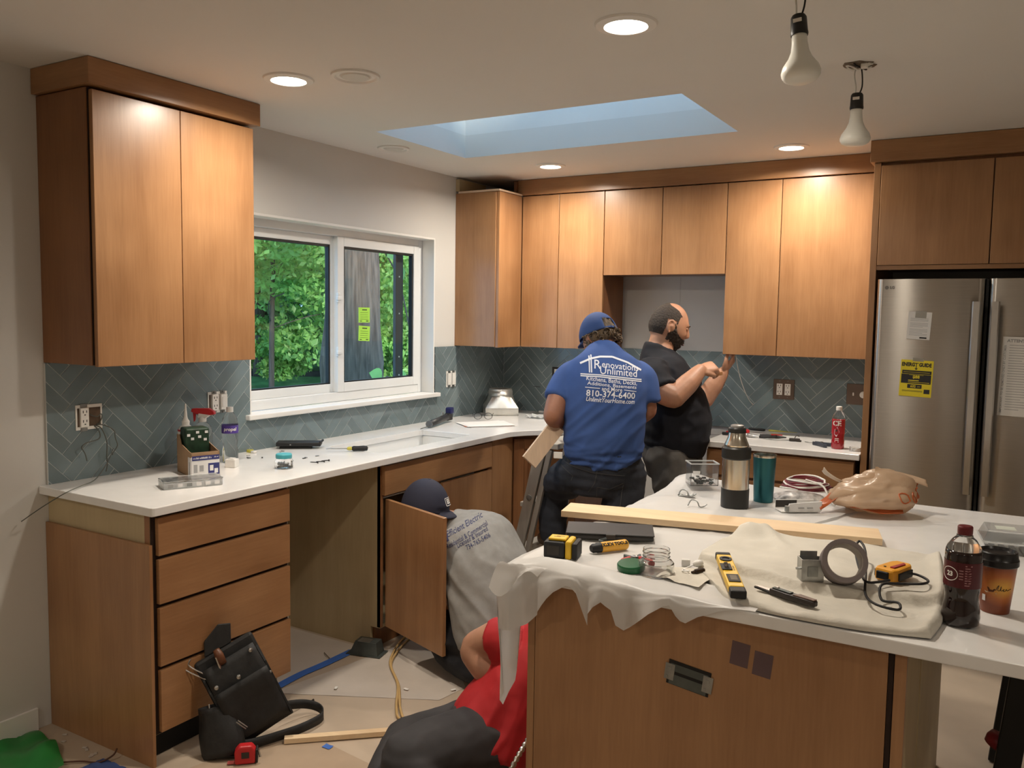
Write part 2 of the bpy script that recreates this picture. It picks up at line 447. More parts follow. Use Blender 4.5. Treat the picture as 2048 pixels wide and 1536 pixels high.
# ---- corner wall cabinet
cc = thing('corner_wall_cabinet', 'maple corner wall cabinet with an inward folding pair of doors, open on top', 'cabinet', T(.2, -.2, 1.364))
poly = [(.001, -.011), (.001, -.598), (UD-.022, -.598), (UD-.022, -UD+.022), (.583, -UD+.022), (.583, -.011)]
build(MB().prism(poly, zb+.004, 2.312), 'body', 'maple_v', cc, world=True, bevel=.001)
door(cc, 'door', (UD-.02, -.592, zb), (UD, -UD-.003, 2.311)); door(cc, 'door', (UD+.003, -UD, zb), (.583-.002, -UD+.02, 2.311))
build(MB().prism([(.02, -.6), (UD+.006, -.606), (UD+.006, -UD-.008), (.30, -UD-.008), (.30, -.585), (.02, -.585)], 2.313, 2.324), 'top_rail', mat('raw_wood', (.62,.47,.34), .6, var=.1, scale=12), cc, world=True, bevel=.001)
build(MB().box((.002, -.60, 2.326), (.03, -.30, 2.40)), 'nailing_block', 'carcass_ply', cc, world=True)
build(MB().box((.27, -.345, 2.326), (.29, -.03, 2.405)), 'nailing_block', 'maple_deep', cc, world=True)
# ---- back-wall uppers
def upper(nm, label, x0, x1, splits, z0, z1=2.311):
    t = thing(nm, label, 'cabinet', T((x0+x1)/2, -.15, z0))
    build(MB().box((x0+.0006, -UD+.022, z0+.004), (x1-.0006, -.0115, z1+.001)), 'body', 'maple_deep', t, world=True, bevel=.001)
    xs = [x0]+splits+[x1]
    for a, c in zip(xs[:-1], xs[1:]): door(t, 'door', (a+.0022, -UD, z0), (c-.0022, -UD+.02, z1))
    return t
upper('wall_cabinet', 'narrow single-door maple wall cabinet between corner cabinet and range recess', .583, .889, [], zb)
upper('wall_cabinet', 'short two-door maple wall cabinet above the empty range recess', .889, 1.634, [1.2557], 1.8117)
upper('wall_cabinet', 'maple wall cabinet with one narrow and one wide door beside the refrigerator', 1.634, 2.400, [1.931], zb)
single(MB().box((.292, -UD-.012, 2.316), (2.40, -UD+.008, CEIL-.0015)), 'crown_board', 'maple_h', 'long flat maple crown board above the back wall cabinets', 'crown board', bevel=.002)
# ---- refrigerator surround
fp = thing('tall_end_panel', 'tall maple side panel between wall cabinets and refrigerator', 'panel', T(2.43, -.32, 0))
build(MB().box((2.402, -.335, 1.366), (2.428, -.0115, 2.312)), 'filler', 'maple_deep', fp, world=True)
build(MB().box((2.4285, -.62, 0), (2.458, -.0015, 2.31)), 'board', 'maple_v', fp, world=True, bevel=.001)
of = thing('refrigerator_cabinet', 'deep two-door maple cabinet over the refrigerator', 'cabinet', T(2.93, -.3, 1.81))
build(MB().box((2.459, -.60, 1.825), (3.40, -.0015, 2.31)), 'body', 'maple_deep', of, world=True)
build(MB().box((2.459, -.618, 1.806), (3.40, -.60, 1.826)), 'bottom_rail', 'maple_h', of, world=True)
door(of, 'door', (2.461, -.622, 1.828), (2.926, -.602, 2.296)); door(of, 'door', (2.931, -.622, 1.828), (3.398, -.602, 2.296))
build(MB().box((2.412, -.645, 2.311), (3.42, -.345, CEIL-.0015)), 'crown', 'maple_h', of, world=True, bevel=.002)
single(MB().box((3.402, -.62, 0), (3.43, -.0015, 2.31)), 'tall_end_panel', 'maple_v', 'tall maple side panel on the far side of the refrigerator', 'panel', bevel=.001)

# ---- base cabinets, left run
FX = .61
bl = thing('base_cabinet', 'four-drawer maple base cabinet with a beige side at the counter end', 'cabinet', T(.3, -2.92, 0))
build(MB().box((.001, -3.233, .105), (.588, -2.613, .883)).box((.001, -3.233, 0), (.53, -2.613, .105)), 'body', 'carcass_ply', bl, world=True)
build(MB().box((.5885, -3.2325, .108), (.592, -2.6135, .882)), 'face_gap', 'shadow_gap', bl, world=True)
build(MB().box((.530, -3.2, .001), (.534, -2.62, .10)), 'toe_kick', 'black_void', bl, world=True)
dz = [(.736, .866), (.568, .722), (.350, .554), (.118, .336)]
for z0_, z1_ in dz:
    door(bl, 'drawer_front', (.593, -3.217, z0_), (FX+.001, -2.616, z1_), 'maple_h')
build(MB().box((.56, -3.2335, 0), (.588, -3.2332, .882)), 'front_stile', 'maple_deep', bl, world=True)
single(MB().box((.002, -3.2470, .0), (.602, -3.2345, .777)), 'end_panel', 'maple_v', 'loose maple end panel leaning on the drawer cabinet side, cut short at the top', 'panel', bevel=.001)
# ---- sink base
sb = thing('sink_cabinet', 'maple sink base cabinet with one door open and beige plywood side', 'cabinet', T(.3, -1.56, 0))
b = MB().box((.001, -2.03, .105), (.588, -2.012, .883)).box((.001, -2.03, 0), (.53, -2.012, .105))
b.box((.001, -1.118, 0), (.588, -1.10, .883)).box((.001, -2.012, .105), (.588, -1.118, .122)).box((.001, -2.012, .122), (.012, -1.118, .883))
build(b, 'body', 'carcass_ply', sb, world=True)
build(MB().box((.570, -2.030, .108), (.5895, -2.0121, .882)).box((.570, -1.118, .108), (.5895, -1.1001, .882)).box((.57, -2.012, .722), (.5895, -1.118, .736)).box((.57, -1.583, .122), (.5895, -1.559, .722)), 'face_frame', 'maple_deep', sb, world=True)
build(MB().box((.53, -2.012, 0), (.545, -1.118, .104)), 'toe_kick', 'maple_deep', sb, world=True)
door(sb, 'false_front', (.591, -2.024, .732), (FX, -1.104, .868), 'maple_h')
door(sb, 'door', (.591, -1.570, .118), (FX, -1.104, .716))
# open door, swung past square on its left hinges
th = math.radians(109)
Md = T(FX+.001, -2.022, 0, rz=0) @ Matrix.Rotation(-th, 4, 'Z')
od = MB().box((-.019, 0.0, .118), (0, .455, .716), Md)
dr = build(od, 'door', 'maple_v', sb, world=True, bevel=.0015, label='maple cabinet door standing open')
hg = MB()
mat('nickel', (.6,.6,.58), .3, 1.)
for z in (.20, .63): build(MB().box((-.032, .004, z-.02), (-.019, .05, z+.02), Md), 'hinge', 'nickel', dr, world=True)
# ---- filler panel + diagonal corner base
single(MB().box((.56, -1.098, .0), (FX-.002, -.882, .883)), 'filler_panel', 'maple_v', 'narrow flat maple panel between sink cabinet and corner cabinet', 'panel', bevel=.001)
cb = thing('corner_base_cabinet', 'diagonal corner base cabinet with a raised-panel door behind the stepladder', 'cabinet', T(.4, -.4, 0))
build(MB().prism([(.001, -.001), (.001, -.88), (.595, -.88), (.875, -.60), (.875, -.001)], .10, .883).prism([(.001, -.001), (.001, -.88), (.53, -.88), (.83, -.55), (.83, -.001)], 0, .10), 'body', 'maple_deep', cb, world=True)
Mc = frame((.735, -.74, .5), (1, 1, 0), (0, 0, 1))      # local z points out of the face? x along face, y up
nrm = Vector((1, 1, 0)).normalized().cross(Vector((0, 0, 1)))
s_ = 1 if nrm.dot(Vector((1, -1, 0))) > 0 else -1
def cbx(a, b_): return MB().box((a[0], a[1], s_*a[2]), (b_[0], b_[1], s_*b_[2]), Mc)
dd = build(cbx((-.185, -.38, .001), (.185, .36, .014)), 'door', 'maple_deep', cb, world=True, bevel=.001)  # same maple darkened: shade of a face turned from the light, put into colour
fr_ = MB()
for a, c in (((-.185, -.38, .014), (-.125, .36, .022)), ((.125, -.38, .014), (.185, .36, .022)), ((-.125, .30, .014), (.125, .36, .022)), ((-.125, -.38, .014), (.125, -.32, .022)), ((-.095, -.29, .014), (.095, .27, .020))):
    q = cbx(a, c); fr_.add(q.v, q.f)
build(fr_, 'raised_panel', 'maple_deep', dd, world=True, bevel=.004)
# ---- base cabinet beside the refrigerator
br = thing('base_cabinet', 'maple base cabinet below the short counter beside the refrigerator', 'cabinet', T(2.0, -.3, 0))
build(MB().box((1.655, -.588, .105), (2.40, -.001, .883)).box((1.655, -.53, 0), (2.40, -.001, .105)), 'body', 'maple_deep', br, world=True, bevel=.001)
door(br, 'drawer_front', (1.657, -FX, .735), (1.926, -.59, .868), 'maple_h'); door(br, 'drawer_front', (1.930, -FX, .735), (2.398, -.59, .868), 'maple_h')
door(br, 'door', (1.657, -FX, .118), (1.926, -.59, .72)); door(br, 'door', (1.930, -FX, .118), (2.398, -.59, .72))

# ---- countertops
CT, CB = .914, .884
def arc(cx, cy, r, a0, a1, n=6): return [(cx+r*math.cos(a0+(a1-a0)*k/n), cy+r*math.sin(a0+(a1-a0)*k/n)) for k in range(n+1)]
CD = .648
# sink cut-out, then slab as four convex-ish prisms welded by shared edges -> single boolean-free mesh
SKx0, SKx1, SKy0, SKy1 = .205, .535, -1.97, -1.20
outer = [(.0005, -3.268), (CD-.012, -3.268), (CD-.003, -3.264), (CD, -3.256)] + [(CD, -1.02)]
curve = cr([(CD, -1.02, 0), (.655, -.96, 0), (.70, -.875, 0), (.79, -.78, 0), (.862, -.722, 0), (.889, -.70, 0)], 4)
outer += [(p.x, p.y) for p in curve[1:]] + [(.889, -.0005), (.0005, -.0005)]
def slab_with_hole(poly, hole, z0, z1):
    bm = bmesh.new()
    ov = [bm.verts.new((x, y, z1)) for x, y in poly]
    hv = [bm.verts.new((x, y, z1)) for x, y in hole] if hole else []
    ed = [bm.edges.new((ov[i], ov[(i+1) % len(ov)])) for i in range(len(ov))]
    if hv: ed += [bm.edges.new((hv[i], hv[(i+1) % len(hv)])) for i in range(len(hv))]
    bmesh.ops.triangle_fill(bm, use_beauty=True, use_dissolve=False, edges=ed)
    r = bmesh.ops.extrude_face_region(bm, geom=bm.faces[:])
    for e in r['geom']:
        if isinstance(e, bmesh.types.BMVert): e.co.z = z0
    bm.verts.index_update()
    mb = MB(); mb.add([v_.co.copy() for v_ in bm.verts], [tuple(v_.index for v_ in f_.verts) for f_ in bm.faces]); bm.free()
    return mb
hole = arc(SKx1-.03, SKy1-.03, .03, 0, PI/2, 4)+arc(SKx0+.03, SKy1-.03, .03, PI/2, PI, 4)+arc(SKx0+.03, SKy0+.03, .03, PI, 1.5*PI, 4)+arc(SKx1-.03, SKy0+.03, .03, 1.5*PI, 2*PI, 4)
single(slab_with_hole(outer, hole, CB, CT), 'countertop', 'quartz', 'long white quartz countertop under the window with sink cut-out and curved corner', 'countertop', bevel=.003)
single(MB().prism([(1.650, -.0005), (1.650, -.648), (2.4275, -.648), (2.4275, -.0005)], CB, CT), 'countertop', 'quartz', 'short white quartz countertop beside the refrigerator', 'countertop', bevel=.003)
# sink bowl
sk_ = MB(); o_ = .006
sk_.box((SKx0-o_-.008, SKy0-o_-.008, .70), (SKx1+o_+.008, SKy1+o_+.008, .708))
sk_.box((SKx0-o_-.008, SKy0-o_-.008, .708), (SKx0-o_, SKy1+o_+.008, .883)).box((SKx1+o_, SKy0-o_-.008, .708), (SKx1+o_+.008, SKy1+o_+.008, .883))
sk_.box((SKx0-o_, SKy0-o_-.008, .708), (SKx1+o_, SKy0-o_, .883)).box((SKx0-o_, SKy1+o_, .708), (SKx1+o_, SKy1+o_+.008, .883))
sk_o = thing('sink', 'white undermount sink bowl set into the window counter', 'sink', T(.37, -1.585, .70))
build(sk_, 'bowl', mat('sink_white', (.82,.82,.80), .2, var=.01), sk_o, world=True, bevel=.004)
build(MB().lathe([(.045, .7082), (.045, .711), (.02, .7095)], 20, T(.37, -1.585, 0)), 'drain', mat('chrome', (.7,.7,.7), .15, 1.), sk_o, world=True)

# ---- island
isl = thing('island_cabinet', 'kitchen island cabinet with a plain maple back panel', 'cabinet', T(2.45, -2.45, 0))
build(MB().box((2.022, -3.105, .10), (2.88, -1.76, .883)).box((2.06, -3.05, 0), (2.84, -1.82, .10)), 'body', 'carcass_ply', isl, world=True)
build(MB().box((2.020, -3.13, 0), (2.868, -3.1055, .883)), 'back_panel', 'maple_v', isl, world=True, bevel=.001)
build(MB().box((1.998, -3.13, 0), (2.0185, -1.76, .883)), 'side_panel', 'maple_v', isl, world=True, bevel=.001)
build(MB().box((2.869, -3.128, 0), (2.879, -3.107, .883)), 'shadow_gap', 'shadow_gap', isl, world=True)
build(MB().box((2.8805, -3.13, 0), (2.904, -3.106, .883)), 'corner_post', 'maple_v', isl, world=True, bevel=.001)
pl = MB()
build(MB().box((2.8805, -3.1055, 0), (2.894, -2.66, .883)), 'side_board', 'carcass_ply', isl, world=True, bevel=.002)
build(MB().box((2.8805, -2.655, 0), (2.896, -2.21, .883)), 'side_board', 'carcass_ply', isl, world=True, bevel=.002)
build(MB().box((2.8805, -2.205, 0), (2.894, -1.76, .883)), 'side_board', 'carcass_ply', isl, world=True, bevel=.002)
single(MB().prism([(1.95, -3.165), (3.42, -3.165), (3.42, -1.712), (1.95, -1.712)], CB, CT), 'island_countertop', 'quartz', 'white quartz island top overhanging on the seating side', 'countertop', bevel=.003)
# cut-out with steel device box in the island back panel
ob = thing('electrical_box', 'empty galvanised device box let into the island back panel', 'electrical box', T(2.4375, -3.131, .716, ry=.12))
mat('galv', (.30,.31,.30), .42, .85, var=.2, scale=30); mat('galv_dark', (.10,.115,.11), .5, .6, var=.2, scale=20)
b = MB().box((-.052, -.0008, -.030), (.052, .0004, .030))
build(b, 'opening', 'black_void', ob)
b = MB()
b.box((-.046, -.0012, -.029), (.046, -.0009, -.004)).box((-.046, -.0012, .004), (.046, -.0009, .022))
build(b, 'box_inside', 'galv_dark', ob)
for s in (-1, 1):
    e = MB().box((s*.047-.012, -.0022, -.02), (s*.047+.012, -.0012, .02))
    e.box((s*.047-.008, -.0030, -.016), (s*.047-.002, -.0022, -.010)).box((s*.047-.006, -.0030, .004), (s*.047+.004, -.0022, .012))
    build(e, 'mounting_ear', 'galv', ob, bevel=.002)
mat('painter_tape', (.16,.11,.13), .7, alpha=.45)
for x_, z_ in ((2.557, .800), (2.609, .787)):
    single(MB().box((-.021, -.0006, -.028), (.021, 0, .028)), 'tape_patch', 'painter_tape', 'faint blue-grey tape patch on island back panel, ' + ('nearer the device box' if x_ < 2.58 else 'farther from the device box'), 'tape', M=T(x_, -3.1306, z_, ry=.1))

# ================================================================== REFRIGERATOR
mat('steel', (.46,.43,.39), .30, 1., var=.05, scale=6, stretch=(1,1,90), bump=.02, bscale=20)
_p = MATS['steel'].node_tree.nodes['Principled BSDF']; _p.inputs['Anisotropic'].default_value = .85; _p.inputs['Anisotropic Rotation'].default_value = .25
_tg = MATS['steel'].node_tree.nodes.new('ShaderNodeTangent'); _tg.direction_type = 'RADIAL'; _tg.axis = 'Z'
MATS['steel'].node_tree.links.new(_tg.outputs[0], _p.inputs['Tangent'])
mat('steel_handle', (.62,.60,.57), .3, 1., var=.05, scale=6, stretch=(90,90,1))
mat('fridge_side', (.02,.02,.02), .5)
FXa, FXb, FY = 2.480, 3.392, -.735
rf = thing('refrigerator', 'stainless steel French door refrigerator with papers taped on its doors', 'refrigerator', T(2.936, -.4, 0))
build(MB().box((FXa+.006, FY+.075, .03), (FXb-.006, -.03, 1.745)), 'body', 'fridge_side', rf, world=True)
def fdoor(x0, x1, z0, z1, nm, hx):
    R = .030; P = []
    n = 10; xm = (x0+x1)/2
    prof = [(x0, FY+.07)] + arc(x0+R, FY+R+.006, R, PI, 1.5*PI, 6)
    for k in range(1, n):
        x = x0+R+(x1-x0-2*R)*k/n; prof.append((x, FY+.006-.014*(1-((x-xm)/(xm-x0-R))**2)))
    prof += arc(x1-R, FY+R+.006, R, 1.5*PI, 2*PI, 6) + [(x1, FY+.07)]
    o = build(MB().prism(prof, z0, z1), nm, 'steel', rf, world=True); smooth_by_angle(o, .5); return o
xs_ = 2.932
d1 = fdoor(FXa, xs_-.006, .70, 1.757, 'door', 0); d2 = fdoor(xs_+.006, FXb, .70, 1.757, 'door', 0)
fdoor(FXa, FXb, .08, .69, 'freezer_drawer', 0)
build(MB().box((xs_-.0055, FY+.02, .70), (xs_+.0055, FY+.06, 1.755)), 'center_gasket', 'black_void', rf, world=True)
for s, dpar in ((-1, d1), (1, d2)):
    xh = xs_+s*.036
    hp = []
    for k in range(17):
        z = .80+.855*k/16; bow = .062-.014*abs((k-8)/8)**2
        hp.append((z, FY-bow))
    b = MB(); w_ = .017
    P = []
    for z, y in hp: P.append([Vector((xh-w_, y, z)), Vector((xh-w_*.7, y-.007, z)), Vector((xh+w_*.7, y-.007, z)), Vector((xh+w_, y, z)), Vector((xh+w_, y+.012, z)), Vector((xh-w_, y+.012, z)), Vector((xh-w_, y, z))])
    b.grid(P)
    nq = 7
    b.add(P[0][:6], [(0,1,2,3,4,5)]); b.add(P[-1][:6], [(5,4,3,2,1,0)])
    for z in (.84, 1.62): b.box((xh-.011, FY-.055, z-.016), (xh+.011, FY+.004, z+.016))
    o = build(b, 'handle', 'steel_handle', dpar, world=True); smooth_by_angle(o, .7)
# logo: ring with dot and two letters
lg = MB().lathe([(.0085, 0), (.0085, .0006), (.0002, .0006)], 20, frame((2.524, FY+.0010, 1.718), (1,0,0), (0,0,1)))
lg.add(*[(q.v, q.f) for q in [text_mb('LG', .017, 'LEFT', bold=.0006, M=frame((2.537, FY-.0030, 1.718), (1,0,0), (0,0,1)))]][0])
build(lg, 'logo', mat('logo_grey', (.18,.17,.16), .4, .5), d1, world=True)
# papers on the doors
mat('paper', (.78,.77,.74), .6, var=.03, scale=5); mat('ink', (.03,.03,.03), .7); mat('ink_grey', (.35,.35,.35), .7); mat('clear_tape', (.5,.48,.42), .2, alpha=.45)
mat('energy_yellow', (.80,.66,.03), .55, var=.03)
def sheet(name, label, w_, h_, m, M):
    o = thing(name, label, 'paper', M); build(MB().box((-w_/2, -.0004, -h_/2), (w_/2, .0004, h_/2)), 'sheet', m, o); return o
p1_ = sheet('paper_note', 'white notice sheet taped high on the left refrigerator door', .097, .125, 'paper', T(2.669, FY-.0108, 1.545, ry=.05))
ik = MB()
for k in range(15):
    if k in (3, 8): continue
    ik.box((-.038, -.0008, .032-.0055*k), (.036-(.02 if k in (7, 12) else 0), -.0005, .0335-.0055*k))
build(ik, 'print', 'ink_grey', p1_)
build(MB().box((.006, -.0008, -.058), (.036, -.0005, -.051)), 'barcode', 'ink', p1_); build(MB().box((-.02, -.0012, .035), (.026, -.0008, .066)), 'tape', 'clear_tape', p1_)
p2_ = sheet('energy_label', 'yellow and black energy guide label taped on the left refrigerator door', .135, .167, 'energy_yellow', T(2.668, FY-.0108, 1.304, ry=.03))
bk = MB().box((-.06, -.0008, .020), (.062, -.0005, .036)).box((-.062, -.0008, -.024), (.062, -.0005, .0185)).box((-.034, -.0008, -.046), (.026, -.0005, -.028)).box((.036, -.0008, -.068), (.060, -.0005, -.048))
build(bk, 'black_fields', 'ink', p2_)
e = text_mb('ENERG', .0225, 'LEFT', bold=.0012, M=frame((-.064, -.0009, .062), (1,0,0), (0,0,1)), sx=.78)
e2 = text_mb('GUIDE', .0225, 'LEFT', bold=.0012, M=frame((.008, -.0009, .062), (1,0,0), (0,0,1)), sx=.78)
yy = MB().box((-.0045, -.0009, .044), (-.0015, -.0006, .071)).box((-.012, -.0009, .068), (.006, -.0006, .071))
yy.add([(-.010,-.0009,.046), (.004,-.0009,.046), (-.003,-.0009,.038)], [(0,1,2)])
for k in range(2): yy.box((-.055, -.0009, -.056-.004*k), (.03, -.0006, -.0575-.004*k))
build(merge(e, e2, yy), 'print', 'ink', p2_, kind='stuff')
wt = merge(text_mb('$88', .019, bold=.0006, M=frame((.0, -.0011, .006), (1,0,0), (0,0,1))), text_mb('632', .015, bold=.0005, M=frame((-.010, -.0011, -.037), (1,0,0), (0,0,1))), text_mb('kWh', .006, bold=.0001, M=frame((.014, -.0011, -.038), (1,0,0), (0,0,1))))
wt.box((-.055, -.0011, .027), (.055, -.0009, .0285)).box((-.032, -.0011, -.012), (.012, -.0009, -.008)).box((-.032, -.0011, -.019), (.056, -.0009, -.017)).box((-.03, -.0011, .0145), (.03, -.0009, .0155))
build(wt, 'reversed_print', 'energy_yellow', p2_); build(MB().box((-.020, -.0012, .078), (.026, -.0008, .094)), 'tape', 'clear_tape', p2_)
p3_ = sheet('paper_note', 'long white instruction sheet on the right refrigerator door', .21, .345, 'paper', T(3.105, FY-.0112, 1.33, ry=.02))
ik = merge(text_mb('ATTENTION', .018, 'LEFT', bold=.0008, M=frame((-.088, -.0008, .155), (1,0,0), (0,0,1))), text_mb('IMPORTANT. TO BE REMOVED ONLY BY CUSTOMER', .0125, bold=.0002, M=frame((-.093, -.0008, -.012), (0,0,1), (-1,0,0))))
rr = random.Random(3)
for k in range(26):
    ik.box((-.078, -.0008, .135-.0112*k), (-.078+.05+.1*rr.random(), -.0005, .1372-.0112*k))
build(ik, 'print', 'ink_grey', p3_)

# ================================================================== CEILING FIXTURES
mat('lamp_trim', (.78,.76,.72), .5, var=.01)
mat('lamp_lens', (.9,.9,.9), .4, emit=(1.0,.93,.80), estr=14.)
mat('lens_off', (.62,.60,.55), .5, var=.02)
def downlight(x, y, label, lit=True, r=.092, group=None, watts=None):
    t = thing('recessed_light' if lit else 'ceiling_speaker', label, 'ceiling light' if lit else 'speaker', T(x, y, CEIL), group)
    if lit:
        o = build(MB().lathe([(r, -.0005), (r-.004, -.006), (r*.70, -.010), (r*.66, -.004)], 40), 'trim_ring', 'lamp_trim', t); smooth_by_angle(o)
        build(MB().lathe([(r*.655, -.003), (r*.655, -.006), (.001, -.0075)], 36), 'lens', 'lamp_lens', t)
        l = bpy.data.lights.new('lamp', 'AREA'); l.shape = 'DISK'; l.size = r*1.3; l.energy = watts or LAMP_W; l.color = LAMP_C; l.spread = math.radians(165)
        lo = bpy.data.objects.new('lamp', l); COL.objects.link(lo); lo.location = (x, y, CEIL-.014)
    else:
        o = build(MB().lathe([(r, -.0005), (r-.002, -.007), (r-.012, -.010), (r*.82, -.006), (r*.80, -.0035)], 40), 'trim_ring', 'lamp_trim', t); smooth_by_angle(o)
        build(MB().lathe([(r*.79, -.002), (r*.6, -.004), (r*.56, -.0085), (.001, -.009)], 36), 'cover', 'lens_off', t)
    return t
downlight(2.037, -2.681, 'lit recessed ceiling light in front of the island')
downlight(.724, -2.719, 'lit recessed ceiling light beside the lone wall cabinet')
downlight(.729, -.712, 'lit recessed ceiling light near the corner cabinet', r=.085)
downlight(2.049, -.664, 'lit recessed ceiling light above the short counter near the refrigerator', r=.085)
downlight(.973, -2.639, 'unlit round ceiling fitting beside the lit light by the wall cabinet', lit=False, r=.088)
downlight(.246, -1.519, 'unlit round ceiling fitting above the window', lit=False, r=.082)
for x, y, lb in ((.9, -5.6, 'lit recessed ceiling light far along the window wall'), (3.2, -6.0, 'lit recessed ceiling light near the rear wall'), (4.7, -4.2, 'lit recessed ceiling light toward the right-hand wall')):
    downlight(x, y, lb, watts=11, group='lights behind the kitchen')
# bare reflector bulbs on pigtail sockets
mat('bulb_white', (.80,.80,.74), .3, var=.02); mat('socket_black', (.012,.012,.012), .45); mat('wire_white', (.75,.73,.68), .5); mat('wire_black', (.012,.012,.012), .5); mat('void_wood', (.16,.12,.08), .8, var=.4, scale=40)
def pendant(x, y, zc, tilt, label, hx, hy):
    M0 = T(x, y, zc, rx=tilt[0], ry=tilt[1])
    t = thing('hanging_bulb', label, 'light bulb', M0)
    o = build(MB().lathe([(.001, -.043), (.030, -.041), (.043, -.034), (.0475, -.026), (.0485, -.018), (.044, -.004), (.030, .016), (.0225, .034), (.0195, .055), (.0185, .078), (.017, .08)], 36), 'bulb', 'bulb_white', t, smooth=True)
    o = build(MB().lathe([(.021, .076), (.022, .082), (.021, .088), (.0195, .122), (.016, .128), (.001, .129)], 24), 'socket', 'socket_black', t); smooth_by_angle(o)
    build(MB().box((-.010, -.0216, .104), (.011, -.0192, .113)), 'socket_label', 'wire_white', t)
    top = M0.inverted() @ Vector((hx, hy, CEIL-.002))
    for m_, dx in (('wire_black', .006), ('wire_white', -.006)):
        q = cr([(dx, 0, .125), (dx*1.6+.004, .004, .15), (top.x*.6+dx*2, top.y*.6, (.13+top.z)/2+.015), (top.x+dx, top.y, top.z)], 5)
        build(MB().tube(q, .0024, 6), 'wire', m_, t, smooth=True)
    return t
pendant(2.558, -1.955, 2.190, (0, 0), 'bare white reflector bulb hanging below a rough ceiling hole', 2.558, -1.946)
pendant(2.556, -2.770, 2.205, (-.10, -.10), 'bare white reflector bulb hanging on wires farther from the refrigerator', 2.545, -2.735)
def rough_hole(x, y, label):
    t = thing('ceiling_hole', label, 'hole', T(x, y, CEIL))
    rr = random.Random(int(x*100)); P = [(.052*(1+.25*rr.uniform(-1, 1))*math.cos(a), .05*(1+.25*rr.uniform(-1, 1))*math.sin(a)) for a in [2*PI*k/14 for k in range(14)]]
    build(MB().prism(P, -.0022, -.0006), 'opening', 'void_wood', t)
    for k in range(7):
        a = rr.uniform(0, 6.3); c, s = .045*math.cos(a), .045*math.sin(a)
        q = cr([(c, s, -.003), (c*.3+rr.uniform(-.02, .02), s*.3, -.014), (-c*.5, -s*.6, -.008), (-c, -s*.9, -.003)], 4)
        build(MB().tube(q, .003, 5), 'wire', rr.choice(['wire_white', 'wire_black', 'wire_white']), t)
    build(MB().box((.01, -.03, -.018), (.03, -.008, -.003)), 'wire_nut', 'wire_white', t, bevel=.002)
    return t
rough_hole(2.558, -1.946, 'ragged electrical hole in the ceiling with stubs of wire')
rough_hole(2.545, -2.735, 'ragged electrical hole in the ceiling nearer the recessed light')
# ================================================================== OUTSIDE THE WINDOW
mat('lawn', (.10,.24,.075), .9, var=.35, scale=3, bump=.3, bscale=40)
mat('bark', (.115,.085,.065), .95, var=.45, scale=5, stretch=(6,6,.6), bump=.9, bscale=9)
def leaf_mat(name, c):
    if name in MATS: return MATS[name]
    m, nt, p = _nt(name); N, L = nt.nodes, nt.links
    tc = N.new('ShaderNodeTexCoord'); no = N.new('ShaderNodeTexNoise'); no.inputs['Scale'].default_value = 2.2; no.inputs['Detail'].default_value = 6
    L.new(tc.outputs['Object'], no.inputs['Vector'])
    cr_ = N.new('ShaderNodeValToRGB'); cr_.color_ramp.elements[0].position = .3; cr_.color_ramp.elements[1].position = .7
    cr_.color_ramp.elements[0].color = (*[x*.55 for x in c], 1); cr_.color_ramp.elements[1].color = (*[min(1, x*1.35) for x in c], 1)
    L.new(no.outputs['Fac'], cr_.inputs['Fac']); L.new(cr_.outputs['Color'], p.inputs['Base Color'])
    p.inputs['Roughness'].default_value = .45
    tl = N.new('ShaderNodeBsdfTranslucent'); L.new(cr_.outputs['Color'], tl.inputs['Color'])
    mx = N.new('ShaderNodeMixShader'); mx.inputs[0].default_value = .35
    L.new(p.outputs[0], mx.inputs[1]); L.new(tl.outputs[0], mx.inputs[2]); L.new(mx.outputs[0], N['Material Output'].inputs['Surface'])
    MATS[name] = m; return m
leaf_mat('leaf_fresh', (.30,.52,.13)); leaf_mat('leaf_mid', (.19,.40,.12)); leaf_mat('leaf_dark', (.07,.18,.08))
def gz(x, y):
    """height of the rising garden"""
    return float(np.interp(-.7*x+.7*y, [0, 6.8, 9.5, 16, 40], [-.75, -.7, .15, .75, 1.6]))
gp = [[Vector((x, y, gz(x, y)+.05*noise.noise(Vector((x, y, 0))))) for y in np.linspace(-8, 34, 43)] for x in np.linspace(-34, -.16, 35)]
single(MB().grid(gp), 'lawn', 'lawn', 'green lawn rising behind the kitchen window', 'lawn', smooth=True)
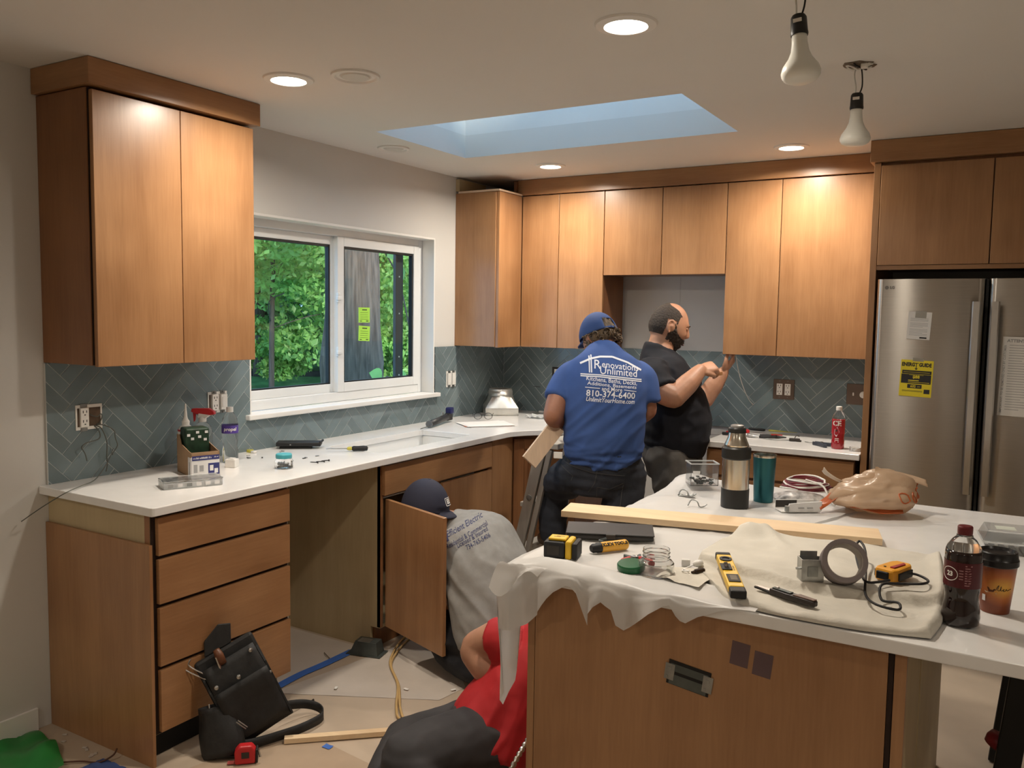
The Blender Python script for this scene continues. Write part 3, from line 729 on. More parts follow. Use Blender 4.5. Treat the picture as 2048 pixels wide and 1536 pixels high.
def leaves(name, m, parent, clumps, n, size, seed):
    """crown of many small folded leaves gathered in clumps (cx,cy,cz,rx,ry,rz)"""
    g = np.random.default_rng(seed)
    ww = np.array([c[3]*c[4]*c[5] for c in clumps])**.75; idx = g.choice(len(clumps), n, p=ww/ww.sum())
    C_ = np.array(clumps)[idx]
    d = g.normal(size=(n, 3)); d /= np.linalg.norm(d, axis=1)[:, None]
    rad = g.uniform(.25, 1, n)**.45
    P = C_[:, :3]+d*rad[:, None]*C_[:, 3:]
    t = g.normal(size=(n, 3)); t[:, 2] -= .3; t /= np.linalg.norm(t, axis=1)[:, None]
    u = np.cross(t, g.normal(size=(n, 3))); u /= np.linalg.norm(u, axis=1)[:, None]
    nn = np.cross(t, u); L_ = size*g.uniform(.6, 1.3, n)[:, None]
    v = np.stack([P-t*L_*.5, P+u*L_*.28-nn*L_*.06, P+t*L_*.55, P-u*L_*.28-nn*L_*.06], 1).reshape(-1, 3)
    me = bpy.data.meshes.new(name); me.vertices.add(4*n); me.vertices.foreach_set('co', v.ravel())
    me.loops.add(6*n); f = np.arange(n)[:, None]*4+np.array([[0, 1, 2, 0, 2, 3]]); me.loops.foreach_set('vertex_index', f.ravel().astype(np.int32))
    me.polygons.add(2*n); me.polygons.foreach_set('loop_start', np.arange(0, 6*n, 3, dtype=np.int32))
    me.update(); me.materials.append(MATS[m])
    o = bpy.data.objects.new(name, me); COL.objects.link(o); o.parent = parent; o['kind'] = 'stuff'; XF[o.name] = Matrix.Identity(4)
    return o
def trunk_mb(pts, rs, n=14, rough=.12, seed=0):
    b = MB().tube(cr(pts, 5), [x for x in np.interp(np.linspace(0, len(rs)-1, (len(rs)-1)*5+1), range(len(rs)), rs)], n)
    b.v = [p + Vector((p.x-pts[0][0], p.y-pts[0][1], 0)).normalized()*rough*rs[0]*noise.noise(Vector((p.x*9, p.y*9, p.z*1.3+seed))) for p in b.v]
    return b
def tree(label, base, h, r, clumps, n, size, m, seed, cat='tree', nm='tree', branches=()):
    base = (base[0], base[1], gz(base[0], base[1])-.05); clumps = [(c[0], c[1], c[2]-base[2], *c[3:]) for c in clumps]; h = h-base[2]; branches = [[(q_[0], q_[1], q_[2]-base[2]) for q_ in qq] for qq in branches]
    t = thing(nm, label, cat, T(*base), 'greenery outside the window')
    build(trunk_mb([(0, 0, 0), (.05*h*.1, 0, h*.4), (0, .1, h)], [r, r*.75, r*.45]), 'trunk', 'bark', t, smooth=True)
    for q in branches: build(MB().tube(cr(q, 4), [r*.28, *[r*.2]*(len(q)*4-8+3), r*.06][:len(cr(q, 4))] if False else r*.16, 6), 'branch', 'bark', t, smooth=True)
    leaves('foliage', m, t, clumps, n, size, seed)
    return t
# big trunk close to the house
bt = thing('old_tree', 'massive grey-brown tree trunk just outside the fixed window pane', 'tree', T(-3.0, 1.86, gz(-3, 1.86)-.05), 'greenery outside the window')
q = trunk_mb([(0, 0, 0), (0, 0, .9), (-.02, .02, 2.2), (0, 0, 5.5)], [.40, .30, .265, .25], 40, .22)
for i, p in enumerate(q.v):
    a = math.atan2(p.y, p.x); k = 1+.05*math.sin(a*13+p.z*.8+math.sin(p.z*2))+.03*math.sin(a*29-p.z*1.5); p.x *= k; p.y *= k
build(q, 'trunk', 'bark', bt, smooth=True)
rg = random.Random(5)
def blob(c, r, n, flat=.75):
    return [(c[0]+rg.uniform(-r, r), c[1]+rg.uniform(-r, r), c[2]+rg.uniform(-r, r)*flat, *(rg.uniform(.35, .7)*r,)*2, rg.uniform(.25, .5)*r) for _ in range(n)]
tree('bright leafy maple tree filling the sliding window pane', (-6.5, 4.0, 0), 4.0, .05, blob((0, 0, 2.9), 1.5, 30)+blob((.2, .1, 1.5), .9, 8), 22000, .105, 'leaf_fresh', 11,
     branches=[[(0, 0, 1.4), (.5, -.5, 1.7), (1.2, -.9, 1.8)], [(0, 0, 1.9), (.6, -.4, 2.2), (1.3, -.6, 2.4)], [(0, 0, 1.3), (.5, .3, 1.5), (.9, .8, 1.6)]])
tree('mid-green tree standing behind the bright maple', (-9.6, 6.6, 0), 4.5, .14, blob((0, 0, 3.6), 1.9, 26)+blob((0, 0, 2.0), 1.3, 8), 14000, .16, 'leaf_mid', 12)
tree('fresh green tree beyond the massive trunk', (-6.4, 7.6, 0), 4.0, .11, blob((0, 0, 2.6), 1.5, 24)+blob((0, 0, 1.0), 1.0, 9), 18000, .12, 'leaf_fresh', 13)
tree('dark evergreen at the far edge of the lawn', (-15., 12., 0), 8., .25, blob((0, 0, 4.2), 3.4, 34)+blob((0, 0, 1.8), 2.2, 14), 10000, .34, 'leaf_dark', 14)
tree('dark evergreen beyond the parked car', (-17., 6.5, 0), 8., .25, blob((0, 0, 4.4), 3.4, 34)+blob((0, 0, 2.0), 2.2, 14), 10000, .34, 'leaf_dark', 15)
tree('dark evergreen far behind the trunk', (-11., 16., 0), 8., .25, blob((0, 0, 4.0), 3.4, 34)+blob((0, 0, 1.6), 2.2, 14), 10000, .34, 'leaf_dark', 16)
tree('low leafy shrub below the maple', (-7.6, 5.0, 0), .6, .04, blob((0, 0, .95), .55, 14), 6000, .08, 'leaf_fresh', 17, 'shrub', 'shrub')
tree('low leafy shrub beyond the massive trunk', (-5.4, 5.6, 0), .6, .04, blob((0, 0, .9), .6, 14), 6000, .09, 'leaf_fresh', 18, 'shrub', 'shrub')
# twig of large leaves close to the glass
tw = thing('leafy_twig', 'twig with a few large pale leaves in front of the trunk', 'twig', T(-1.2, .15, -.45), 'greenery outside the window')
build(MB().tube(cr([(.0, .55, 0), (0, .5, 1.2), (-.05, .3, 2.2), (0, -.05, 2.55)], 6), .006, 6), 'stem', 'bark', tw)
build(MB().tube(cr([(0, .5, 1.2), (.02, .3, 1.42), (.0, .05, 1.52)], 5), .005, 6), 'stem', 'bark', tw)
for (x, y, z, a, e_) in ((0, -.1, 2.58, 2.6, .5), (0, .05, 2.45, .4, -.3), (-.03, .18, 2.38, -.6, .2), (0, .0, 1.52, 2.9, -.1), (.02, .12, 1.50, .2, -.5), (0, .25, 1.45, -.4, .2), (-.02, .35, 2.2, -.3, .4)):
    L_ = .16; P = []
    for i in range(7):
        s = i/6; wv = .055*math.sin(PI*min(1, s*1.02))**.8
        P.append([Vector((wv*.3, L_*s, wv)), Vector((-.006, L_*s, 0)), Vector((wv*.3, L_*s, -wv))])
    build(MB().grid(P).xf(T(x, y, z) @ Matrix.Rotation(a, 4, 'X') @ Matrix.Rotation(e_, 4, 'Y')), 'leaf', 'leaf_fresh', tw, smooth=True)
# parked blue car
mat('car_blue', (.13,.36,.62), .25, coat=.6, var=.02); mat('car_glass', (.25,.45,.60), .05); mat('rubber', (.01,.01,.01), .7)
car = thing('car', 'light blue car parked on the lawn behind the shrubs', 'car', T(-7.0, 2.2, -.7, rz=.86))
side = [(-2.1,.35),(-2.1,.75),(-1.95,.92),(-1.3,.97),(-.75,1.38),(.55,1.40),(1.15,1.02),(1.9,.92),(2.1,.75),(2.12,.35)]
b = MB(); nS = len(side)
for yw, s in ((-.82, .92), (-.70, 1.), (.70, 1.), (.82, .92)):
    pass
rows = [[Vector((x, yv*(1 if z < 1.0 else .86), z*(1 if abs(yv) < .8 else .985))) for x, z in side] for yv in (-.84, -.78, 0, .78, .84)]
b.grid(rows); b.add(rows[0], [tuple(range(nS))]); b.add(rows[-1], [tuple(range(nS-1, -1, -1))])
o = build(b, 'body', 'car_blue', car); smooth_by_angle(o, .5)
for yv in (-.745, .745):
    s = 1 if yv > 0 else -1
    for x0, x1, x2, x3 in ((-1.08, -.70, -.08, -.08), (.0, .0, .50, .95)):
        build(MB().add([(x0, s*.815, 1.0), (x3, s*.815, 1.0), (x2, s*.73, 1.33), (x1, s*.73, 1.33)], [(0,1,2,3)]), 'side_window', 'car_glass', car, solid=.006)
build(MB().add([(.62, -.6, 1.375), (.62, .6, 1.375), (1.13, .66, 1.05), (1.13, -.66, 1.05)], [(0,1,2,3)]), 'windshield', 'car_glass', car, solid=.008)
build(MB().add([(-.80, -.6, 1.36), (-.80, .6, 1.36), (-1.26, .66, 1.015), (-1.26, -.66, 1.015)], [(0,1,2,3)]), 'rear_window', 'car_glass', car, solid=.008)
for x in (-1.3, 1.3):
    for yv in (-.78, .78):
        build(MB().lathe([(.2, -.1), (.31, -.09), (.31, .09), (.2, .1)], 24, T(x, yv, .31, rx=PI/2)), 'wheel', 'rubber', car)
# dark timber garden steps
mat('old_timber', (.05,.045,.04), .9, var=.3, scale=6)
gs = thing('garden_steps', 'dark timber garden steps under the trees', 'steps', T(-9.0, 7.0, .30, rz=.7), 'greenery outside the window')
for k in range(5): build(MB().box((-.9, .32*k, .22*k), (.9, .32*k+.36, .22*k+.09)), 'tread', 'old_timber', gs)
for s in (-1, 1): build(MB().box((s*.92-.05, -.05, 0), (s*.92+.05, 1.7, .3)), 'stringer', 'old_timber', gs)
# ================================================================== THINGS ON THE WALLS AND LEFT COUNTER
CZ = CT + .0005
mat('plate_white', (.80,.78,.73), .35, var=.02); mat('plate_bronze', (.155,.115,.09), .38, .6, var=.1); mat('slot', (.03,.025,.02), .6)
mat('box_inside', (.10,.065,.04), .8, var=.4, scale=25); mat('wire_grey', (.10,.105,.09), .5); mat('copper', (.6,.33,.18), .3, 1.)
def receptacle(t, cx, M, w=.033, h=.068, blank=False, m='plate_white', d=.006):
    o = build(MB().box((cx-w/2, -d, -h/2), (cx+w/2, 0, h/2)).xf(M), 'receptacle' if not blank else 'switch', m, t, bevel=.002)
    if not blank:
        s = MB()
        for zz in (-.018, .018):
            s.box((cx-.009, -d-.0006, zz-.001), (cx-.006, -d, zz+.009)).box((cx+.005, -d-.0006, zz), (cx+.008, -d, zz+.009)).box((cx-.003, -d-.0006, zz-.010), (cx+.003, -d, zz-.006))
        build(s.xf(M), 'slots', 'slot', o, recalc=False)
    else:
        build(MB().box((cx-w*.32, -d-.002, -h*.33), (cx+w*.32, -d, h*.33)).xf(M), 'rocker', m, o, bevel=.002)
    return o
# local frame of a wall fitting: x along the wall, -y out of it, z up
ML = lambda y, z: frame((.0095, y, z), (0, 1, 0), (-1, 0, 0))
MBk = lambda x, z: frame((x, -.0095, z), (1, 0, 0), (0, 1, 0))
I4 = Matrix.Identity(4)
def yoke(t, w, h):
    b = MB().box((-w/2, -.003, h/2-.012), (w/2, 0, h/2)).box((-w/2, -.003, -h/2), (w/2, 0, -h/2+.012)).box((-w/2, -.003, -h/2+.012), (-w/2+.006, 0, h/2-.012)).box((w/2-.006, -.003, -h/2+.012), (w/2, 0, h/2-.012))
    return build(b, 'box_rim', 'plate_white', t)
t = thing('outlet_box', 'open two-gang outlet box with loose wires near the counter end', 'outlet', ML(-3.071, 1.152))
yoke(t, .108, .096); build(MB().box((-.05, -.0015, -.044), (.05, -.0004, .044)), 'box_inside', 'box_inside', t)
receptacle(t, -.022, I4, h=.074, d=.012)
for s in (-1, 1): build(MB().box((-.036, -.005, s*.046-.008), (-.008, -.002, s*.046+.006)), 'yoke_strap', 'galv', t, bevel=.001)
for q in ([(.02, -.002, -.035), (.03, -.02, -.06), (.02, -.03, -.085), (-.03, -.03, -.095), (-.05, -.03, -.11), (-.035, -.025, -.135), (-.03, -.03, -.165)],
          [(.025, -.002, -.035), (.04, -.02, -.05), (.05, -.035, -.10), (.045, -.04, -.15), (.05, -.035, -.19), (.04, -.04, -.215)],
          [(.03, -.002, -.03), (.06, -.02, -.04), (.085, -.03, -.06), (.09, -.03, -.09), (.095, -.035, -.12), (.08, -.03, -.145), (.075, -.032, -.155)],
          [(.0, -.002, .01), (.02, -.02, .0), (.035, -.025, .01), (.045, -.015, -.005), (.04, -.004, -.03)]):
    build(MB().tube(cr(q, 5), .0022, 6), 'wire', 'wire_grey', t, smooth=True)
t = thing('outlet_box', 'two-gang outlet and switch without a cover plate above the bottles', 'outlet', ML(-2.461, 1.160))
yoke(t, .104, .094); build(MB().box((-.046, -.0015, -.040), (.046, -.0004, .040)), 'box_inside', 'box_inside', t)
receptacle(t, -.020, I4, w=.035, h=.072, d=.016); receptacle(t, .026, I4, w=.035, h=.068, blank=True, d=.018)
for x in (-.02, .026):
    for s in (-1, 1): build(MB().box((x-.012, -.006, s*.044-.007), (x+.012, -.003, s*.044+.007)).box((x-.004, -.012, s*.046-.003), (x+.004, -.006, s*.046+.003)), 'yoke_strap', 'galv', t)
t = thing('outlet_box', 'two white wall switches without a cover plate beside the window', 'switch', ML(-.650, 1.160))
yoke(t, .100, .100); receptacle(t, -.022, I4, w=.036, h=.074, blank=True, d=.012); receptacle(t, .024, I4, w=.036, h=.074, blank=True, d=.012)
for x in (-.022, .024):
    for s in (-1, 1): build(MB().box((x-.012, -.006, s*.045-.008), (x+.012, -.003, s*.045+.008)), 'yoke_strap', 'galv', t)
t = thing('outlet_plate', 'bronze two-gang outlet plate above the short counter', 'outlet', MBk(1.9085, 1.160))
build(MB().box((-.060, -.006, -.058), (.060, 0, .058)), 'cover_plate', 'plate_bronze', t, bevel=.003)
for x in (-.023, .023): receptacle(t, x, T(0, -.0055, 0), h=.066, d=.003)
for x in (-.023, .023):
    for z in (-.045, .047): build(MB().box((x-.002, -.0075, z-.002), (x+.002, -.006, z+.002)), 'screw', 'galv', t)
t = thing('switch_plate', 'bronze switch plate half hidden by the refrigerator panel', 'switch', MBk(2.318, 1.155))
build(MB().box((-.066, -.006, -.058), (.066, 0, .058)), 'cover_plate', 'plate_bronze', t, bevel=.003)
build(MB().box((-.034, -.011, -.008), (-.026, -.006, .010)), 'toggle', 'plate_white', t, bevel=.001); build(MB().lathe([(.019, 0), (.018, .012), (.014, .014)], 20, frame((.022, -.0058, 0), (1,0,0), (0,0,1))), 'dimmer_knob', 'plate_white', t)
t = thing('outlet_plate', 'dark-framed outlet in the tiles behind the man in the blue shirt', 'outlet', MBk(.448, 1.165))
build(MB().box((-.058, -.004, -.058), (.058, 0, .058)), 'cover_plate', 'slot', t, bevel=.002); receptacle(t, -.015, T(0, -.0035, 0), w=.05, h=.09, d=.004)
single(MB().tube(cr([(.25, -.012, 1.085), (.28, -.012, 1.084), (.30, -.0115, 1.083)], 3), .0018, 5), 'wire_stub', 'wire_black', 'short dark wire stub on the corner tiles', 'wire')
# a stray grey wire that hangs over the counter end
single(MB().tube(cr([(.03, -2.985, 1.02), (.06, -3.03, .975), (.12, -3.12, .93), (.16, -3.20, .923), (.20, -3.29, .915), (.12, -3.33, .86), (.02, -3.345, .80)], 6), .0018, 6), 'loose_wire', 'wire_grey', 'thin grey wire trailing over the counter end', 'wire', smooth=True)

mat('cardboard', (.34,.215,.12), .8, var=.08, scale=12); mat('card_white', (.72,.71,.70), .6); mat('navy', (.03,.035,.16), .5); mat('dark_green', (.012,.035,.018), .4, var=.5, scale=30)
mat('clear_plastic', (.95,.97,.97), .08, trans=.97, ior=1.2); mat('frosted', (.80,.82,.82), .3, trans=.55, ior=1.2); mat('red_plastic', (.50,.018,.022), .35); mat('purple', (.09,.05,.32), .5); mat('white_plastic', (.78,.77,.74), .4)
mat('screw_dark', (.05,.045,.04), .4, .7); mat('teal_lid', (.05,.36,.42), .4); mat('black_rubber', (.012,.012,.013), .55, var=.2); mat('black_cloth', (.016,.016,.017), .85, var=.3, scale=40, bump=.15, bscale=120)
mat('yellow_plastic', (.78,.48,.02), .38); mat('clear_yellow', (.75,.68,.12), .25, trans=.5); mat('tool_steel', (.45,.45,.44), .3, 1.)
def glyph_bars(x0, x1, z0, z1, y, seed):
    """a line of print too small to read: upright strokes in word-like clumps"""
    r = random.Random(seed); b = MB(); x = x0
    while x < x1:
        w_ = r.uniform(.0012, .0026); b.box((x, y, z0), (min(x1, x+w_), y+.0003, z1-r.choice([0, 0, .002]))); x += w_+r.choice([.0008, .0008, .0008, .003])
    return b
# --- open cardboard carton with bottles
Mx = T(.262, -2.770, CZ, rz=1.20)
cx = thing('carton', 'cut-down cardboard carton with a printed white front on the counter', 'carton', Mx)
W2, D2 = .056, .088
def cwall(poly, y0, y1, M=I4): return MB().prism(poly, y0, y1, M)
# local x across, y depth (away), z up. long printed side faces -x? build: front at -y
front = MB().box((-W2, -D2, 0), (W2, -D2+.003, .098)); back = MB().box((-W2, D2-.003, 0), (W2, D2, .15))
sidep = [(-D2, 0), (D2, 0), (D2, .152), (D2-.03, .152), (D2-.055, .118), (-D2+.025, .10), (-D2, .098)]
Ms = Matrix(((0,0,1,0),(1,0,0,0),(0,1,0,0),(0,0,0,1)))
b = merge(front, back, MB().prism(sidep, -W2, -W2+.003, Ms), MB().prism(sidep, W2-.003, W2, Ms), MB().box((-W2, -D2, 0), (W2, D2, .003)))
build(b, 'box', 'cardboard', cx)
build(MB().box((-W2+.001, -D2-.0012, .002), (W2-.001, -D2-.0002, .080)).box((-W2-.0012, -D2-.0012, .002), (-W2-.0002, -D2+.034, .078)), 'label', 'card_white', cx)
pr_ = MB().box((-W2+.004, -D2-.002, .066), (W2-.002, -D2-.0012, .084)).box((.010, -D2-.002, .006), (W2-.002, -D2-.0012, .052))
build(pr_, 'blue_print', 'navy', cx)
build(merge(glyph_bars(-.048, .024, .0715, .0785, -D2-.0022, 11), glyph_bars(.034, .050, .074, .079, -D2-.0022, 12), MB().box((.016, -D2-.0024, .022), (.030, -D2-.0021, .044)).box((.034, -D2-.0024, .012), (.048, -D2-.0021, .03))), 'white_print', 'card_white', cx, kind='stuff')
g = MB().box((-.046, -D2-.002, .018), (-.032, -D2-.0012, .05)).box((-.024, -D2-.002, .022), (-.008, -D2-.0012, .046)).box((-.045, -D2-.002, .004), (-.01, -D2-.0012, .010)).box((-W2-.002, -D2+.01, .008), (-W2-.0012, -D2+.02, .06))
build(g, 'grey_print', 'ink_grey', cx)
pk = thing('snack_pack', 'dark green printed pack standing in the cardboard carton', 'package', Mx @ T(.0, .040, .0045))
build(MB().box((-.048, -.036, 0), (.048, .036, .178)), 'wrapper', 'dark_green', pk, bevel=.008)
wp = MB()
for x, z in ((-.02, .135), (.035, .160), (.03, .130), (-.035, .150), (.0, .160), (.008, .142)): wp.box((x-.006, -.0375, z-.005), (x+.006, -.0362, z+.005))
build(wp, 'print', 'card_white', pk)
def bottle(name, label, M, prof, m, cap_prof, capm, n=28, cat='bottle'):
    t = thing(name, label, cat, M)
    o = build(MB().lathe(prof, n), 'bottle_body', m, t); smooth_by_angle(o, .7)
    if cap_prof: o = build(MB().lathe(cap_prof, n), 'cap', capm, t); smooth_by_angle(o)
    return t
gl = bottle('glue_bottle', 'white glue bottle with a long pointed nozzle behind the green pack', T(.10, -2.700, CZ), [(.030, 0), (.032, .006), (.032, .15), (.028, .165), (.015, .175)], 'white_plastic', [(.015, .175), (.016, .19), (.0095, .20), (.007, .21), (.0025, .262), (.001, .264)], 'plate_white')
build(MB().lathe([(.0325, .150), (.0325, .158)], 24, cap=False), 'red_label', 'red_plastic', gl)
sp = bottle('spray_bottle', 'clear spray bottle with a red trigger head behind the carton', T(.10, -2.615, CZ), [(.038, 0), (.040, .006), (.040, .135), (.034, .16), (.018, .178), (.014, .182)], 'clear_plastic', [(.016, .18), (.017, .20), (.013, .205)], 'white_plastic')
Mh = T(0, 0, 0, rz=.5)
build(MB().prism([(-.045, .222), (-.042, .236), (.03, .238), (.052, .226), (.055, .212), (.03, .208), (.0, .206), (-.02, .212)], -.012, .012, Mh @ Matrix(((1,0,0,0),(0,0,-1,0),(0,1,0,0),(0,0,0,1)))), 'trigger_head', 'red_plastic', sp, bevel=.003)
build(MB().prism([(-.016, .196), (.018, .196), (.036, .210), (-.012, .216)], -.014, .014, Mh @ Matrix(((1,0,0,0),(0,0,-1,0),(0,1,0,0),(0,0,0,1)))), 'nozzle_body', 'white_plastic', sp, bevel=.002)
build(MB().prism([(-.040, .222), (-.026, .218), (-.030, .185), (-.037, .178)], -.005, .005, Mh @ Matrix(((1,0,0,0),(0,0,-1,0),(0,1,0,0),(0,0,0,1)))), 'trigger', 'red_plastic', sp, bevel=.002)
pp = bottle('water_bottle', 'clear water bottle with a purple label at the carton end', T(.165, -2.525, CZ), [(.030, 0), (.033, .005), (.033, .05), (.029, .075), (.033, .10), (.034, .125), (.034, .165), (.030, .19), (.016, .215), (.013, .22)], 'clear_plastic', [(.0145, .218), (.0145, .238), (.012, .24)], 'white_plastic')
o = build(MB().lathe([(.0348, .128), (.0348, .162)], 32, cap=False), 'label', 'purple', pp, smooth=True)
def wrap_text(body, size, r, z, ang, **k):
    """lettering bent round a cylinder; ang = facing direction of its middle"""
    tb = text_mb(body, size, **k); out = []
    for p in tb.v:
        a = ang + p.x/r; out.append(Vector((r*math.cos(a), r*math.sin(a), z+p.y)))
    tb.v = out; return tb
ANG = lambda x, y: math.atan2(-5.03-y, 3.07-x)      # towards the middle of the room
build(wrap_text('propel', .021, .0352, .146, ANG(.165, -2.525), bold=.0006, shear=.15), 'lettering', 'plate_white', pp)
t = single(MB().box((-.022, -.02, 0), (.022, .02, .034)).box((-.012, -.012, .034), (.012, .012, .038)), 'junction_block', 'white_plastic', 'small white plastic block in front of the water bottle', 'block', M=T(.262, -2.60, CZ, rz=.4), bevel=.004)
# organiser tray with compartments
tr = thing('organizer_case', 'clear flat organiser case with small parts near the counter edge', 'case', T(.435, -2.945, CZ, rz=1.12))
build(MB().box((-.105, -.05, 0), (.105, .05, .024)), 'shell', 'frosted', tr, bevel=.003)
build(MB().box((-.106, -.051, .0245), (.106, .051, .030)), 'lid', 'clear_plastic', tr, bevel=.002)
for i in range(6):
    for j in (-1, 1):
        rr = random.Random(i*7+j); build(MB().box((-.092+.033*i, j*.026-.016, .0242), (-.070+.033*i, j*.026+.012, .0244)).box((-.090+.033*i, j*.0505-.0004, .006), (-.072+.033*i, j*.0505+.0004, .018)), 'contents', rr.choice(['ink_grey', 'galv', 'card_white']), tr)
# jar of screws with teal lid
jr = thing('screw_jar', 'squat clear jar with a turquoise lid on the window counter', 'jar', T(.455, -2.495, CZ))
o = build(MB().lathe([(.034, 0), (.040, .004), (.041, .028), (.034, .040), (.030, .043)], 8, T(rz=.3)), 'jar_body', 'clear_plastic', jr, bevel=.004)
o = build(MB().lathe([(.0325, .043), (.0335, .046), (.0335, .058), (.030, .061), (.001, .0612)], 28), 'lid', 'teal_lid', jr); smooth_by_angle(o)
rr = random.Random(9)
for k in range(26): build(MB().tube([(rr.uniform(-.022, .022), rr.uniform(-.022, .022), rr.uniform(.006, .022)) for _ in range(2)], .002, 5), 'screw', 'galv', jr)
# black zip case, screwdriver, screws, scraps
pc = thing('tool_case', 'slim black folding case lying open-edged by the backsplash', 'case', T(.125, -2.075, CZ, rz=.66))
build(MB().box((-.105, -.036, .012), (.105, .04, .032)), 'case_body', 'black_rubber', pc, bevel=.005); build(MB().box((-.09, -.03, 0), (.06, .034, .0115)), 'lower_flap', 'black_cloth', pc, bevel=.004)
build(MB().box((-.04, -.0375, .018), (-.034, -.0362, .024)), 'snap', 'tool_steel', pc); build(MB().tube([(.1, -.034, .030), (.108, .03, .033)], .006, 8), 'hinge_roll', 'black_rubber', pc)
def screwdriver(label, M, hm, cm, L=.10, hl=.075):
    t = thing('screwdriver', label, 'screwdriver', M)
    o = build(MB().lathe([(.004, 0), (.011, .003), (.0135, .02), (.012, .045), (.0125, hl-.008), (.008, hl)], 10, frame((0, 0, .0135), (0, 1, 0), (0, 0, 1)) ), 'handle', hm, t, bevel=.001)
    build(MB().lathe([(.0085, hl), (.0095, hl+.012), (.006, hl+.022)], 12, frame((0, 0, .0135), (0, 1, 0), (0, 0, 1))), 'collar', cm, t)
    build(MB().lathe([(.003, hl+.02), (.003, hl+.02+L-.01), (.0012, hl+.02+L)], 8, frame((0, 0, .0135), (0, 1, 0), (0, 0, 1))), 'blade', 'tool_steel', t)
    return t
screwdriver('screwdriver with black grip and clear yellow collar on the window counter', T(.45, -1.955, CZ, rz=PI+.72), 'black_rubber', 'clear_yellow')
for i, (x, y, a) in enumerate(((.462, -2.35, .4), (.474, -2.325, .75), (.480, -2.30, 1.1))):
    s = thing('wood_screw', 'loose dark wood screw between jar and screwdriver', 'screw', T(x, y, CZ, rz=a), 'loose wood screws')
    build(MB().lathe([(.001, 0), (.0022, .006), (.0022, .03), (.005, .036), (.005, .037)], 8, frame((0, 0, .005), (0, 1, 0), (0, 0, 1))), 'shank', 'screw_dark', s)
yb = thing('wire_connector', 'small yellow and white wire connectors beside the sink backsplash', 'connector', T(.045, -2.30, CZ))
build(MB().box((-.02, -.012, 0), (.006, .01, .014)), 'connector', 'clear_yellow', yb, bevel=.003); build(MB().box((.008, -.012, 0), (.03, .008, .010)), 'connector', 'white_plastic', yb, bevel=.003)
rr = random.Random(21)
for k in range(9):
    x, y = .10+.26*rr.random(), -2.42+.30*rr.random()
    single(MB().box((-.008*rr.uniform(.5, 1.2), -.003, 0), (.008, .003, .003)), 'debris', rr.choice(['slot', 'ink_grey', 'galv']), 'tiny dark scrap between jar and backsplash', 'scrap', M=T(x, y, CZ, rz=rr.uniform(0, 3)), group='scraps on the window counter')
# dark clamp bar on the far part
cg = thing('caulk_gun', 'dark grey bar clamp with a blue jaw across the counter near papers', 'clamp', T(.16, -.97, CZ, rz=1.80))
o = build(MB().tube([(-.16, 0, .022), (.10, .0, .034)], .019, 14), 'barrel', mat('gun_grey', (.04,.042,.045), .4), cg, smooth=True)
build(MB().tube([(-.165, 0, .0218), (-.158, 0, .0222)], .0205, 14), 'end_cap', mat('gun_cap', (.12,.13,.14), .4), cg)
build(MB().box((.10, -.014, .012), (.17, .014, .055)), 'jaw', 'black_rubber', cg, bevel=.004); build(MB().box((.13, -.02, .05), (.175, .02, .088)), 'blue_grip', mat('blue_grip', (.01,.015,.10), .45), cg, bevel=.006)
build(MB().tube(cr([(.02, 0, .05), (.03, 0, .066), (.045, 0, .068), (.055, 0, .055)], 4), .004, 6), 'hook', 'galv', cg); build(MB().tube([(-.28, .0, .010), (-.10, 0, .012)], .003, 6), 'rod', 'galv', cg)
# papers
pa = thing('paper_stack', 'loose stack of papers with an orange edge on the far counter', 'papers', T(.375, -.80, CZ, rz=.85))
for k, (dx, dy, a, m) in enumerate(((.01, -.008, .05, 'card_white'), (-.006, .006, -.06, mat('paper_orange', (.60,.20,.09), .6)), (0, 0, 0, 'paper'), (-.012, .01, .1, 'paper'), (.004, -.004, .03, 'paper'))):
    build(MB().grid([[Vector((x+.0, y, .0012+.0012*k+.006*max(0, x-.06)*8*(k > 1)*.3)) for y in (-.108, 0, .108)] for x in np.linspace(-.14, .14, 7)]).xf(T(dx, dy, 0, rz=a)), 'sheet', m, pa, solid=.0008)
# glasses
eg = thing('eyeglasses', 'dark-framed folding eyeglasses resting on the papers', 'eyeglasses', T(.265, -.665, CZ+.008, rz=.6))
for s in (-1, 1):
    q = [(s*.032+.024*math.cos(a), 0, .022+.019*math.sin(a)) for a in [2*PI*k/20 for k in range(21)]]
    build(MB().tube(q, .0018, 6), 'lens_rim', 'black_rubber', eg); build(MB().prism([(p[0], p[2]) for p in q[:-1]], -.0006, .0006, Matrix(((1,0,0,0),(0,0,-1,0),(0,1,0,0),(0,0,0,1)))), 'lens', 'clear_plastic', eg)
    build(MB().tube(cr([(s*.057, 0, .030), (s*.064, .06, .03), (s*.066, .11, .026), (s*.060, .145, .004)], 5), .0016, 6), 'temple', 'black_rubber', eg)
build(MB().tube(cr([(-.010, 0, .028), (0, -.003, .032), (.010, 0, .028)], 4), .0018, 6), 'bridge', 'black_rubber', eg)
